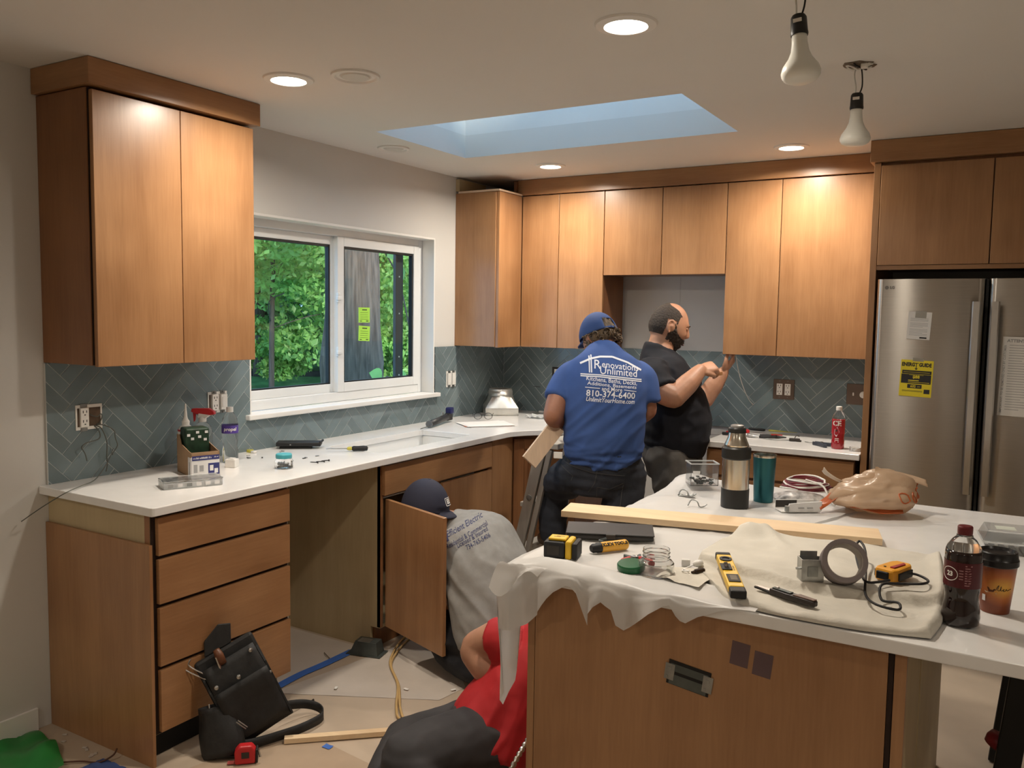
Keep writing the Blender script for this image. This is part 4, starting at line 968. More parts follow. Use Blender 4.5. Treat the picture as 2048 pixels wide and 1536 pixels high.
# sheet-metal duct boot
db = thing('duct_boot', 'galvanised square-to-round duct boot standing in the corner', 'duct', T(.158, -.290, CZ, rz=.66))
mat('duct_metal', (.62,.61,.57), .38, .9, var=.12, scale=10, bump=.08, bscale=14)
s_, hb = .106, .048
b = MB(); rows = []; n = 32
def sq(a, s): 
    c, d_ = math.cos(a), math.sin(a); k = s/max(abs(c), abs(d_)); return k*c, k*d_
for z, f_ in ((0, 0), (hb, 0), (hb+.002, 0), (.115, .85), (.122, 1), (.155, 1)):
    row = []
    for k in range(n+1):
        a = PI/4+2*PI*k/n; x1, y1 = sq(a, s_); r_ = .078; x2, y2 = r_*math.cos(a), r_*math.sin(a)
        row.append(Vector((x1+(x2-x1)*f_, y1+(y2-y1)*f_, z)))
    rows.append(row)
b.grid(rows); o = build(b, 'boot', 'duct_metal', db, solid=.0015); smooth_by_angle(o, .35)
o = build(MB().lathe([(.079, .118), (.0815, .121), (.079, .124)], 40, cap=False), 'bead', 'duct_metal', db, solid=.001)
build(MB().lathe([(.077, .153), (.074, .168), (.073, .168)], 40, cap=False), 'collar', 'duct_metal', db, solid=.001)
# clutter behind the corner
t = thing('plastic_wrap', 'crumpled clear plastic scraps on the corner counter', 'plastic', T(.47, -.32, CZ))
P = [[Vector((.16*u-.08+.012*noise.noise(Vector((u*5, v*5, 3))), .11*v-.055, max(.001, .012+.016*noise.noise(Vector((u*6, v*6, 0)))))) for v in np.linspace(0, 1, 12)] for u in np.linspace(0, 1, 16)]
build(MB().grid(P), 'film', 'frosted', t)
single(MB().box((-.018, -.008, 0), (.018, .008, .012)), 'wire_block', 'white_plastic', 'small white connector against the corner backsplash', 'connector', M=T(.335, -.05, CZ), bevel=.002)
for k, q in enumerate(([(.30, -.12, CZ+.002), (.42, -.09, CZ+.004), (.55, -.11, CZ+.002), (.66, -.07, CZ+.003)], [(.38, -.20, CZ+.002), (.50, -.23, CZ+.003), (.60, -.17, CZ+.002)])):
    single(MB().tube(cr(q, 6), .0018, 5), 'loose_wire', 'wire_grey', 'thin grey wire lying behind the duct boot' if k == 0 else 'short grey wire beside the plastic scraps', 'wire')

# ---- short counter beside the refrigerator
mat('red_drink', (.30,.010,.018), .12, var=.05, coat=.5); mat('red_film', (.36,.02,.03), .25, var=.1)
ic = bottle('drink_bottle', 'tall clear bottle of red drink with a white cap on the short counter', T(2.300, -.500, CZ), [(.0315, .1525), (.0305, .158), (.027, .170), (.0145, .192), (.0125, .196)], 'clear_plastic', [(.0145, .195), (.0148, .213), (.012, .215)], 'white_plastic')
o = build(MB().lathe([(.028, 0), (.0315, .006), (.0315, .04), (.0295, .055), (.0315, .075), (.0315, .152), (.001, .1522)], 28), 'drink', 'red_drink', ic, smooth=True)
build(MB().lathe([(.0319, .078), (.0319, .148)], 32, cap=False), 'label', 'red_film', ic, smooth=True)
a0 = ANG(2.3, -.5)-.25
build(wrap_text('CE', .036, .0325, .130, a0, bold=.0012), 'lettering', 'plate_white', ic)
dm = MB()
def cyl(pts, r, z, ang): return [Vector((r*math.cos(ang+x/r), r*math.sin(ang+x/r), z+y)) for x, y in pts]
dm.add(cyl([(0, -.026), (.014, 0), (.004, .026), (-.010, .012), (-.012, -.012)], .0324, .088, a0), [(0,1,2,3,4)])
build(dm, 'emblem', mat('emblem', (.55,.42,.46), .4), ic); build(MB().add(cyl([(.005*math.cos(k*.785), .005*math.sin(k*.785)) for k in range(8)], .0327, .094, a0), [tuple(range(8))]), 'emblem_dot', 'slot', ic)
lt = MB()
for k in range(3): lt.add(cyl([(-.008, 0), (.012, 0), (.012, .003), (-.008, .003)], .0324, .052-.008*k, a0), [(0,1,2,3)])
build(lt, 'small_print', 'plate_white', ic)
pb = thing('cable_ripper', 'red and black handled pliers on the short counter edge', 'pliers', T(1.80, -.36, CZ, rz=-.12))
for s, m in ((1, 'red_plastic'), (-1, 'black_rubber')):
    build(MB().tube(cr([(-.13, s*.028, .010), (-.07, s*.026, .011), (-.01, s*.008, .011)], 5), .0085, 8), 'handle', m, pb, smooth=True)
    build(MB().tube(cr([(-.01, s*.006, .010), (.03, -s*.010, .010), (.075, -s*.003, .008)], 5), [.008]*6+[.006, .005, .004, .003, .002], 8), 'jaw', 'tool_steel', pb, smooth=True)
pb2 = thing('wire_stripper', 'black wire stripper with a red stripe and wire loop on short counter', 'pliers', T(1.955, -.33, CZ, rz=.2))
for s in (1, -1):
    build(MB().tube(cr([(-.09, s*.03, .009), (-.05, s*.03, .010), (0, s*.007, .010)], 5), .0075, 8), 'handle', 'black_rubber', pb2, smooth=True)
    build(MB().tube([(0, s*.006, .010), (.05, -s*.002, .009)], [.007, .003], 8), 'jaw', 'black_rubber', pb2, smooth=True)
build(MB().box((-.03, .010, .016), (.03, .020, .021)), 'stripe', 'red_plastic', pb2)
build(MB().tube(cr([(-.07, -.05, .003), (.0, -.085, .004), (.07, -.05, .003), (.11, .02, .003)], 6), .0022, 6), 'wire', 'galv', pb2)
mk = thing('brush', 'long black-handled brush lying along the backsplash', 'brush', T(1.83, -.075, CZ, rz=-.04))
build(MB().lathe([(.004, -.10), (.008, -.09), (.008, -.02), (.006, 0)], 12, frame((0, 0, .0085), (0, 1, 0), (0, 0, 1)) @ Matrix.Identity(4)), 'handle', 'black_rubber', mk, smooth=True)
build(MB().lathe([(.0065, 0), (.0065, .02)], 12, frame((0, 0, .0085), (0, 1, 0), (0, 0, 1))), 'ferrule', 'tool_steel', mk)
build(MB().lathe([(.006, .02), (.004, .10), (.001, .18)], 10, frame((0, 0, .0085), (0, 1, 0), (0, 0, 1))), 'bristles', 'clear_yellow', mk)
rd = single(MB().box((-.05, -.03, 0), (.05, .03, .018)).box((-.02, -.02, .018), (.02, .02, .03)), 'tool_case', 'red_plastic', 'small red plastic tool case at the range end of short counter', 'case', M=T(1.715, -.20, CZ, rz=.5), bevel=.004)
lp = thing('wire_nut_cluster', 'small black clip on the short counter', 'clip', T(2.06, -.375, CZ, rz=.2))
build(MB().box((-.028, -.012, 0), (.028, .012, .016)), 'body', 'slot', lp, bevel=.004); build(MB().tube(cr([(.0, 0, .016), (.01, 0, .032), (.024, .004, .026)], 4), .002, 5), 'wire', 'slot', lp); build(MB().box((.01, -.014, .0), (.035, -.011, .01)), 'tab', 'slot', lp)
cl = thing('spring_clamp', 'dark grey spring clamp lying near the red drink bottle', 'clamp', T(2.215, -.46, CZ, rz=-.5))
for s in (1, -1):
    build(MB().prism([(-.05, s*.006), (-.01, s*.003), (.05, s*.022), (.062, s*.034), (.045, s*.040), (-.01, s*.020), (-.05, s*.012)][::s], .0, .018), 'arm', mat('clamp_grey', (.035,.04,.055), .45), cl, bevel=.003)
build(MB().lathe([(.007, -.001), (.007, .022), (.004, .023)], 14), 'pivot', 'tool_steel', cl); build(MB().tube([(-.05, .0, .008), (-.12, .015, .004)], .0022, 5), 'wire', 'galv', cl)
tc_ = thing('tape_roll', 'clear tape roll against the refrigerator panel', 'tape', T(2.392, -.535, CZ))
build(MB().lathe([(.024, 0), (.030, 0), (.030, .018), (.024, .018), (.024, 0)], 28, cap=False), 'roll', 'clear_plastic', tc_)
build(MB().lathe([(.0225, 0), (.0238, 0), (.0238, .018), (.0225, .018), (.0225, 0)], 28, cap=False), 'core', 'white_plastic', tc_)
single(MB().prism([(-.006, 0), (.006, 0), (.006, .27), (-.006, .30)], -.018, .018, T(2.402, -.26, CZ, rz=0) @ Matrix(((1,0,0,.0),(0,0,1,0),(0,1,0,0),(0,0,0,1)))), 'wood_strip', mat('light_wood', (.70,.52,.36), .6, var=.08, scale=14, stretch=(3,3,.4)), 'pale wood strip leaning against the refrigerator panel', 'wood strip')
# ================================================================== ISLAND TOP
def translucent(name, c, rough=.4, tr=.3):
    if name in MATS: return MATS[name]
    m, nt, p = _nt(name); N, L = nt.nodes, nt.links
    tc = N.new('ShaderNodeTexCoord'); no = N.new('ShaderNodeTexNoise'); no.inputs['Scale'].default_value = 6.
    L.new(tc.outputs['Object'], no.inputs['Vector'])
    cr_ = N.new('ShaderNodeValToRGB'); cr_.color_ramp.elements[0].color = (*[x*.93 for x in c], 1); cr_.color_ramp.elements[1].color = (*c, 1)
    L.new(no.outputs['Fac'], cr_.inputs['Fac']); L.new(cr_.outputs['Color'], p.inputs['Base Color']); p.inputs['Roughness'].default_value = rough
    tl = N.new('ShaderNodeBsdfTranslucent'); L.new(cr_.outputs['Color'], tl.inputs['Color'])
    mx = N.new('ShaderNodeMixShader'); mx.inputs[0].default_value = tr
    L.new(p.outputs[0], mx.inputs[1]); L.new(tl.outputs[0], mx.inputs[2]); L.new(mx.outputs[0], N['Material Output'].inputs['Surface'])
    MATS[name] = m; return m
translucent('sheet_plastic', (.82,.81,.79), .38, .35)
mat('canvas', (.60,.565,.49), .9, var=.06, scale=10, bump=.12, bscale=160)
def sstep(a, b, x):
    t = max(0., min(1., (x-a)/(b-a))); return t*t*(3-2*t)
def rid(x, y, f, s=0.): return 1-abs(noise.noise(Vector((x*f, y*f*1.3, s))))*2
def sheet_z(x, y):
    h = .004+.0035*max(0, rid(x, y, 7, 1.))+.0025*max(0, rid(x+y*.4, y, 15, 4.))
    h += .022*math.exp(-((y+3.125)/.03)**2)*sstep(1.96, 2.05, x)*(1-sstep(2.2, 2.34, x))          # billow along the front edge
    h += .040*math.exp(-((y+1.86)/.10)**2)*math.exp(-((x-2.0)/.08)**2)
    h += .012*math.exp(-((y+2.2)/.16)**2)*math.exp(-((x-2.03)/.06)**2)
    return CT+h
NXs, NYs = 46, 84
X0s, Y0s, Y1s = 1.948, -3.167, -1.735
def sx_max(y): return 2.60 if y < -3.05 else (2.44+.05*noise.noise(Vector((y*3, 2, 0))) if y < -2.35 else 2.52+.06*noise.noise(Vector((y*4, 5, 0)))+.10*sstep(-2.3, -2.1, y))
ys_ = [Y0s+(Y1s-Y0s)*j/NYs for j in range(NYs+1)]
top = [[Vector((X0s+(sx_max(y)-X0s)*i/NXs, y, 0)) for i in range(NXs+1)] for y in ys_]
for row in top:
    for p in row: p.z = sheet_z(p.x, p.y)
hem_x = [(1.950, .17), (2.00, .156), (2.02, .147), (2.05, .115), (2.10, .05), (2.14, .024), (2.165, .05), (2.185, .133), (2.203, .078), (2.226, .042), (2.26, .055), (2.275, .092), (2.29, .108), (2.315, .087), (2.36, .045), (2.40, .02), (2.41, .045), (2.44, .055), (2.47, .03), (2.52, .012), (2.60, .004)]
hem_y = [(-3.167, .17), (-3.15, .36), (-3.12, .42), (-3.09, .36), (-3.05, .30), (-3.02, .16), (-2.97, .12), (-2.90, .13), (-2.8, .09), (-2.6, .05), (-2.3, .04), (-1.735, .03)]
def hemf(tab, v): return float(np.interp(v, [a for a, _ in tab], [b_ for _, b_ in tab]))
ND = 12
def skirt(edge, nrm, drop, s):
    col = [edge]
    for k in range(1, ND+1):
        t = k/ND; dn = drop*t
        fold = (.016*math.sin(s*48+1.3)+.012*math.sin(s*83+noise.noise(Vector((s*5, 0, 0)))*4)+.006*math.sin(s*171+dn*9))*sstep(0, .10, dn)
        out = .010*min(1, t*3)+.012*sstep(0, .06, dn)+fold
        col.append(edge+nrm*max(.004, out)+Vector((0, 0, -dn+.004*math.sin(s*30)*t)))
    return col
sm = MB(); sm.grid(top)
fr = [skirt(top[0][i].copy(), Vector((-.15*(i < 3), -1, 0)).normalized(), hemf(hem_x, top[0][i].x), top[0][i].x) for i in range(NXs+1)]
sm.grid(fr)
lf = [skirt(top[j][0].copy(), Vector((-1, -.4*(j < 2), 0)).normalized(), hemf(hem_y, top[j][0].y), top[j][0].y*1.0+.4) for j in range(NYs+1)]
# narrow the long corner tail towards its end
for j, col in enumerate(lf):
    for k, p in enumerate(col):
        t = k/ND
        if top[j][0].y < -3.0: p.y = p.y+(-3.115-p.y)*.55*t*t
sm.grid(lf); sm.grid([lf[0], fr[0]])
bm = bmesh.new()
vs = [bm.verts.new(p) for p in sm.v]
for f in sm.f:
    try: bm.faces.new([vs[i] for i in f])
    except ValueError: pass
bmesh.ops.remove_doubles(bm, verts=bm.verts, dist=.0004)
me_b = MB(); bm.verts.index_update(); me_b.add([v.co.copy() for v in bm.verts], [tuple(v.index for v in f.verts) for f in bm.faces]); bm.free()
single(me_b, 'plastic_sheet', 'sheet_plastic', 'thin white plastic sheet draped over the island corner with a hanging tail', 'plastic sheet', smooth=True)
# folded-over flap of the sheet at the corner
flp = [[Vector((1.955+.13*u-.02*v, -3.150-.020*v+.02*u, CT+.022-.085*v**1.6*(.55+.45*math.sin(u*PI*1.6+.5))+.004*noise.noise(Vector((u*8, v*8, 0))))) for v in np.linspace(0, 1, 9)] for u in np.linspace(0, 1, 16)]
for r_ in flp:
    for p in r_: p.y -= .056
single(MB().grid(flp), 'plastic_flap', 'sheet_plastic', 'torn flap of white plastic folded over at the island corner', 'plastic sheet', smooth=True)

# ---- folded canvas drop cloth
def cpath(pts): return [Vector((*p, 0)) for p in pts]
def interp(pts, t):
    q = cr(pts, 10); f = t*(len(q)-1); i = min(int(f), len(q)-2); return q[i].lerp(q[i+1], f-i)
Lc = cpath([(2.46, -3.04), (2.385, -2.93), (2.372, -2.82), (2.40, -2.60)]); Rc = cpath([(2.945, -3.125), (2.958, -3.0), (2.955, -2.85), (2.925, -2.56)])
Fc = cpath([(2.46, -3.04), (2.56, -3.145), (2.78, -3.160), (2.945, -3.125)]); Bc = cpath([(2.40, -2.60), (2.50, -2.555), (2.75, -2.535), (2.925, -2.56)])
def coons(u, v):
    c = interp(Fc, u)*(1-v)+interp(Bc, u)*v+interp(Lc, v)*(1-u)+interp(Rc, v)*u
    return c-(Fc[0]*(1-u)*(1-v)+Fc[-1]*u*(1-v)+Bc[0]*(1-u)*v+Bc[-1]*u*v)
def yfold(x): return float(np.interp(x, [2.38, 2.474, 2.659, 2.829, 2.95], [-2.90, -2.946, -3.009, -2.985, -2.95]))
def canvas_h(x, y, u, v):
    up = sstep(-.004, .010, y-yfold(x)+.004*noise.noise(Vector((x*20, 0, 0))))
    h = .013+.021*up+.004*noise.noise(Vector((x*9, y*9, 0)))+.0035*max(0, rid(x, y, 10, 7.))+.002*noise.noise(Vector((x*30, y*30, 2)))
    h += .016*math.exp(-((u-.97)/.05)**2)*(.5+.5*v)
    h += .030*math.exp(-((x-2.43)/.05)**2)*math.exp(-((y+2.60)/.05)**2)+.012*math.exp(-(((x-2.52)+(y+2.66)*.6)/.022)**2)*sstep(-2.8, -2.62, y)
    return h
NU, NV = 64, 60
P = []
for i in range(-1, NU+2):
    row = []
    for j in range(-1, NV+2):
        u, v = min(1, max(0, i/NU)), min(1, max(0, j/NV)); c = coons(u, v)
        if i in (-1, NU+1) or j in (-1, NV+1): row.append(Vector((c.x, c.y, CT+.0035)))
        else:
            e = min(u, 1-u, v, 1-v); h = canvas_h(c.x, c.y, u, v)*(.55+.45*min(1, e/.03))
            row.append(Vector((c.x, c.y, CT+.003+h)))
    P.append(row)
single(MB().grid(P), 'drop_cloth', 'canvas', 'folded cream canvas drop cloth lying on the island under the tools', 'drop cloth', smooth=True)
def cz(x, y): return CT+.003+canvas_h(x, y, .5, .5)
# loose corner of the cloth that rolls up, and the tongue on the plastic
q = [[Vector((2.86+.085*u, -3.150+.03*u*u+.008*v, CT+.006+.020*math.sin(v*PI)*u+.03*u*math.sin(v*PI*.5)**2)) for v in np.linspace(0, 1, 8)] for u in np.linspace(0, 1, 12)]
q2 = [[Vector((2.325+.12*u, -3.07+.10*v+.06*u*(v-.5), sheet_z(2.33+.1*u, -3.05+.08*v)+.006+.004*noise.noise(Vector((u*5, v*5, 9))))) for v in np.linspace(0, 1, 10)] for u in np.linspace(0, 1, 12)]
single(MB().grid(q2), 'cloth_scrap', 'canvas', 'thin torn end of canvas between glass jar and level', 'cloth', smooth=True)

# ---- board
bdir = Vector((.914, .208, 0)).normalized(); L_ = .945
Mb = frame((1.842, -2.652, .928), bdir, Vector((0, 0, 1)).cross(bdir))
single(MB().box((0, 0, 0), (L_, .125, .0195), Mb), 'lumber_board', 'pine', 'straight pale pine board lying across the island and past its edge', 'board', bevel=.001)
# ---- thermos
mat('stainless', (.66,.62,.54), .22, 1., var=.05, scale=5); mat('flask_black', (.015,.015,.014), .38); mat('tumbler_teal', (.03,.13,.15), .3, .75, var=.05)
zt_ = lambda x, y: sheet_z(x, y)+.001
t = thing('thermos', 'stainless steel thermos flask with black bands on the island', 'thermos', T(2.258, -2.165, zt_(2.258, -2.165)))
for nm, m, pr in (('base', 'flask_black', [(.044, 0), (.047, .003), (.047, .066), (.001, .067)]), ('body', 'stainless', [(.0455, .0665), (.0455, .168), (.001, .169)]), ('band', 'flask_black', [(.046, .168), (.049, .172), (.049, .205), (.044, .210), (.001, .2105)]),
                  ('shoulder', 'stainless', [(.040, .210), (.041, .216), (.036, .228), (.030, .243), (.028, .258), (.001, .259)]), ('collar', 'flask_black', [(.030, .258), (.030, .272), (.026, .276), (.001, .2765)]), ('stopper', mat('grey_cap', (.22,.21,.2), .35), [(.022, .276), (.022, .282), (.018, .284), (.001, .2845)])):
    o = build(MB().lathe(pr, 36), nm, m, t); smooth_by_angle(o, .5)
t = thing('tumbler', 'dark teal metal tumbler with a steel rim beside the thermos', 'tumbler', T(2.316, -2.012, zt_(2.316, -2.012)))
o = build(MB().lathe([(.032, 0), (.0335, .002), (.0395, .160), (.038, .160), (.0375, .155), (.031, .01), (.001, .009)], 36), 'cup', 'tumbler_teal', t); smooth_by_angle(o, .5)
o = build(MB().lathe([(.0395, .160), (.0402, .165), (.0396, .169), (.0383, .169), (.0378, .158), (.033, .02)], 36, cap=False), 'rim', 'stainless', t); smooth_by_angle(o, .6)
# ---- clear parts bin
t = thing('parts_bin', 'open clear plastic bin with clips and fasteners left of the thermos', 'bin', T(2.072, -1.955, sheet_z(2.07, -1.955)+.014, rz=.6))
W_, D_, H_ = .052, .036, .080
b = MB().box((-W_, -D_, 0), (W_, D_, .002)).box((-W_, -D_, .002), (W_, -D_+.002, H_)).box((-W_, D_-.002, .002), (W_, D_, H_)).box((-W_, -D_+.002, .002), (-W_+.002, D_-.002, H_)).box((W_-.002, -D_+.002, .002), (W_, D_-.002, H_))
build(b, 'bin_body', 'clear_plastic', t)
build(MB().box((-W_-.003, -D_-.003, H_), (W_+.003, -D_+.002, H_+.004)).box((-W_-.003, D_-.002, H_), (W_+.003, D_+.003, H_+.004)).box((-W_-.003, -D_+.002, H_), (-W_+.002, D_-.002, H_+.004)).box((W_-.002, -D_+.002, H_), (W_+.003, D_-.002, H_+.004)), 'rim', 'frosted', t)
build(MB().box((-.045, -D_-.0012, .045), (-.018, -D_-.0002, .056)), 'label', 'card_white', t)
rr = random.Random(4)
for k in range(22):
    x, y, z = rr.uniform(-.042, .042), rr.uniform(-.026, .026), rr.uniform(.006, .026)
    build(MB().box((-.007, -.004, -.003), (.007, .004, .003)).xf(T(x, y, z, rz=rr.uniform(0, 3), rx=rr.uniform(-1, 1))), 'clip', rr.choice(['galv', 'slot', 'galv_dark']), t)
# ---- small wire offcuts on the plastic
for x, y, lb in ((2.075, -2.13, 'curled grey wire offcut with foil on the plastic sheet'), (2.155, -2.255, 'thin bent wire offcut beside the pine board')):
    z = sheet_z(x, y)+.002
    t = thing('wire_offcut', lb, 'wire', T(x, y, z, rz=.4))
    build(MB().tube(cr([(-.03, .0, .004), (-.018, .01, .022), (.0, .0, .020), (.008, -.008, .004), (.022, 0, .003), (.034, .006, .010)], 5), .0022, 6), 'wire', 'galv', t, smooth=True)
    if y > -2.2: build(MB().grid([[Vector((-.03+.06*u, -.014+.028*v, .003+.010*abs(noise.noise(Vector((u*6, v*6, 1)))))) for v in np.linspace(0, 1, 7)] for u in np.linspace(0, 1, 10)]), 'foil', 'galv', t)
# ---- coil of red and white cable on a printed bag, plates and bracket
t = thing('cable_coil', 'coil of dark red and white electrical cable behind the tumbler', 'cable', T(2.425, -1.835, zt_(2.425, -1.835), rz=.5))
mat('cable_red', (.17,.018,.03), .4)
for k in range(7):
    m = 'cable_red' if k % 3 else 'wire_white'; rr = random.Random(k+40)
    q = [((.088-.004*k)*math.cos(a)*(1+.05*rr.uniform(-1, 1)), (.06+.003*k)*math.sin(a), .030+.005*k+.004*math.sin(a*2+k)) for a in [2*PI*i/24 for i in range(24)]]
    build(MB().tube(cr(q, 2, True)+[Vector(q[0])], .0035, 6), 'cable_loop', m, t, smooth=True)
build(MB().tube(cr([(-.02, -.055, .07), (.03, -.09, .055), (.045, -.13, .012), (.05, -.17, .006)], 6), .0035, 6), 'cable_end', 'wire_white', t, smooth=True)
t2 = thing('hardware_bag', 'flat printed bag of hardware under the cable coil', 'bag', T(2.415, -1.895, zt_(2.41, -1.9), rz=.45))
build(MB().grid([[Vector((-.09+.18*u, -.05+.10*v, .003+.024*math.sin(PI*u)**.5*math.sin(PI*v)**.5+.004*noise.noise(Vector((u*9, v*9, 0))))) for v in np.linspace(0, 1, 14)] for u in np.linspace(0, 1, 20)]), 'bag', mat('bag_print', (.50,.48,.46), .4, var=.5, scale=45), t2, smooth=True)
t = thing('light_fixture_part', 'white metal fixture bracket with a black inner face on the island', 'bracket', T(2.460, -2.096, zt_(2.46, -2.096)+.001, rz=.62))
build(MB().box((-.075, -.03, 0), (.06, .03, .004)).box((-.075, .026, .004), (.06, .03, .032)), 'tray', 'white_plastic', t, bevel=.001); build(MB().box((-.074, .0255, .006), (.0, .026, .030)), 'black_face', 'slot', t)
build(MB().prism([(-.06, 0), (.062, 0), (.062, .034), (-.05, .026)], -.006, .0, T(0, -.028, .004) @ Matrix(((1,0,0,0),(0,0,1,0),(0,1,0,0),(0,0,0,1)))), 'front_plate', 'card_white', t, bevel=.001)
for k in range(2): build(MB().box((-.02+.03*k, -.0355, .014), (.0+.03*k, -.0342, .018)), 'slot', 'ink_grey', t)
build(MB().box((-.062, -.036, .004), (-.052, -.022, .022)), 'end_clip', 'galv', t)
single(MB().box((-.022, -.004, 0), (.022, .004, .007)), 'cable_stub', 'slot', 'short dark cable stub behind the tan bag', 'cable', M=T(2.545, -1.83, zt_(2.545, -1.83), rz=.2), bevel=.002)
# ---- tied carrier bag
translucent('bag_tan', (.70,.52,.36), .28, .4); translucent('bag_orange', (.62,.16,.05), .28, .3)
t = thing('carrier_bag', 'crumpled tan plastic carrier bag with orange print on the island', 'bag', T(2.672, -1.963, CT+.007, rz=.58))
def bagpt(a, e):
    r = 1+.20*noise.noise(Vector((math.cos(a)*1.6*math.cos(e), math.sin(a)*1.6, e*1.5+3)))+.09*max(-.3, rid(math.cos(a)*math.cos(e), math.sin(a)+e, 2.6, 2.))
    x = .140*r*math.cos(a)*math.cos(e); y = .085*r*math.sin(a)*math.cos(e); z = .058+.062*r*math.sin(e)*(1.1+.25*math.cos(a-.6))
    return Vector((x, y, max(.0015, z)))
build(MB().grid([[bagpt(2*PI*i/56, -PI/2+PI*j/30) for j in range(31)] for i in range(57)]), 'bag_body', 'bag_tan', t, smooth=True)
def ribbon(path, w, name, m, tw=0.):
    q = cr(path, 7); P = []
    for i, p in enumerate(q):
        f = i/(len(q)-1); a = tw*f; ww = w*(1-.35*f)
        d = Vector((0, math.cos(a), math.sin(a)))*ww
        P.append([p-d, p-d*.4+Vector((0, 0, .006*math.sin(f*9))), p+d*.3-Vector((0, 0, .004)), p+d])
    return build(MB().grid(P), name, m, t, smooth=True, solid=.0015)
ribbon([(.02, .0, .110), (.07, 0, .128), (.12, -.01, .118), (.165, -.03, .104)], .020, 'handle_loop', 'bag_tan', 1.0)
ribbon([(-.02, .02, .105), (-.09, .04, .095), (-.14, .05, .118), (-.155, .055, .135)], .018, 'handle_loop', mat('bag_pale', (.66,.56,.45), .35), -.7)
ribbon([(-.04, .0, .10), (-.11, .0, .075), (-.165, -.01, .038), (-.195, -.02, .022)], .026, 'orange_gather', 'bag_orange', .6)
ribbon([(-.10, -.05, .03), (-.02, -.088, .022), (.06, -.085, .020)], .010, 'orange_seam', 'bag_orange', 1.2)
for k, (a, e) in enumerate(((-.35, .15), (-.75, .05), (-.1, .3), (-1.2, .1))):
    pts = [bagpt(a+.12*math.cos(q)*(.5+.5*(k % 2)), e+.22*math.sin(q))*1.012 for q in [2*PI*i/12 for i in range(13)]]
    build(MB().tube(pts, .0025, 5), 'print_loop', 'bag_orange', t)
# ---- near-left group: pouch, battery, marker tube, pliers, jar
t = thing('tablet_case', 'thin black folder case lying at the island edge', 'case', T(2.062, -2.762, zt_(2.06, -2.76)+.004, rz=.42))
build(MB().box((-.125, -.066, 0), (.125, .066, .014)), 'case_body', mat('case_black', (.028,.026,.025), .5, var=.2), t, bevel=.005)
build(MB().box((-.127, -.068, .0145), (.127, .068, .0185)), 'cover', 'case_black' if 'case_black' in MATS else 'black_rubber', t, bevel=.002)
build(MB().box((-.012, -.074, .004), (.016, -.066, .018)), 'clasp', 'slot', t, bevel=.002); build(MB().tube(cr([(-.01, -.075, .008), (-.03, -.088, .004), (-.02, -.098, .004)], 4), .003, 6), 'strap', 'galv_dark', t)
t = thing('battery_pack', 'yellow and black power tool battery on the plastic sheet', 'battery', T(2.045, -3.030, zt_(2.05, -3.0), rz=.25))
for nm, m, x0, x1, h in (('lower_shell', 'black_rubber', -.046, .012, .046), ('yellow_band', 'yellow_plastic', .0125, .030, .050), ('terminal_end', 'black_rubber', .0305, .046, .046)):
    build(MB().box((x0, -.034, 0), (x1, .034, h)), nm, m, t, bevel=.006)
build(MB().box((-.036, -.022, .0462), (.012, .022, .053)), 'yellow_top', 'yellow_plastic', t, bevel=.003)
build(MB().box((-.036, -.0355, .010), (-.002, -.0343, .036)), 'side_recess', 'slot', t, bevel=.002)
build(MB().box((-.024, -.004, .0531), (-.006, .002, .0534)).box((-.018, .004, .0531), (.004, .008, .0534)), 'print', mat('print_ochre', (.35,.2,.03), .5), t, kind='stuff')
Mk = T(2.128, -2.925, zt_(2.13, -2.92)+.0145, rz=.98)
t = thing('marker_tube', 'orange-yellow cylinder tool with black end lying by the battery', 'tool', Mk)
Mkx = Matrix(((0,0,1,0),(0,1,0,0),(-1,0,0,0),(0,0,0,1)))
o = build(MB().lathe([(.0142, -.022), (.0146, .058), (.012, .062), (.001, .0622)], 24, Mkx), 'barrel', mat('tool_orange', (.80,.42,.05), .4), t); smooth_by_angle(o)
o = build(MB().lathe([(.009, -.052), (.0125, -.046), (.0125, -.036), (.0138, -.034), (.0138, -.0222)], 24, Mkx), 'black_cap', 'black_rubber', t); smooth_by_angle(o)
# lettering bent round the barrel, on the side toward the room's near side
tb = text_mb('KLEIN TOOLS', .0128, bold=.0009)
a_l = math.radians(40)
tb.v = [Vector((p.x+.018, -.0149*math.cos(a_l-p.y/.0149+0), .0149*math.sin(a_l+p.y/.0149))) for p in tb.v]
tb.v = [Vector((p.x, -.0149*math.cos(math.asin(max(-1, min(1, p.z/.0149)))), p.z)) for p in tb.v]
build(tb, 'lettering', 'slot', t)
t = thing('pliers', 'opened diagonal pliers with red grips beside the glass jar', 'pliers', T(2.232, -2.985, zt_(2.23, -2.98)+.006, rz=.62))
for s in (1, -1):
    build(MB().tube(cr([(s*.012, .0, .006), (s*.034, -.020, .006), (s*.034, -.052, .006)], 5), [.0075]*11, 8), 'grip', 'red_plastic', t, smooth=True)
    build(MB().prism([(s*.002, -.008), (s*.016, -.004), (s*.024, .022), (s*.020, .026), (s*.006, .010), (-s*.002, .008)][::s], .0, .012), 'jaw', 'galv_dark', t, bevel=.001)
build(MB().lathe([(.008, .0), (.008, .014), (.005, .015)], 14), 'rivet', 'tool_steel', t)
t = thing('jar_lid', 'dark green screw lid lying on the plastic sheet', 'lid', T(2.252, -3.052, zt_(2.25, -3.05)+.004, rx=.12))
o = build(MB().lathe([(.034, 0), (.0355, .003), (.0355, .014), (.033, .017), (.001, .0172)], 32), 'lid', mat('lid_green', (.01,.10,.035), .3), t); smooth_by_angle(o)
t = thing('glass_jar', 'empty squat clear jar without its lid on the island', 'jar', T(2.312, -3.035, zt_(2.31, -3.03)))
def jarprof(k): return k
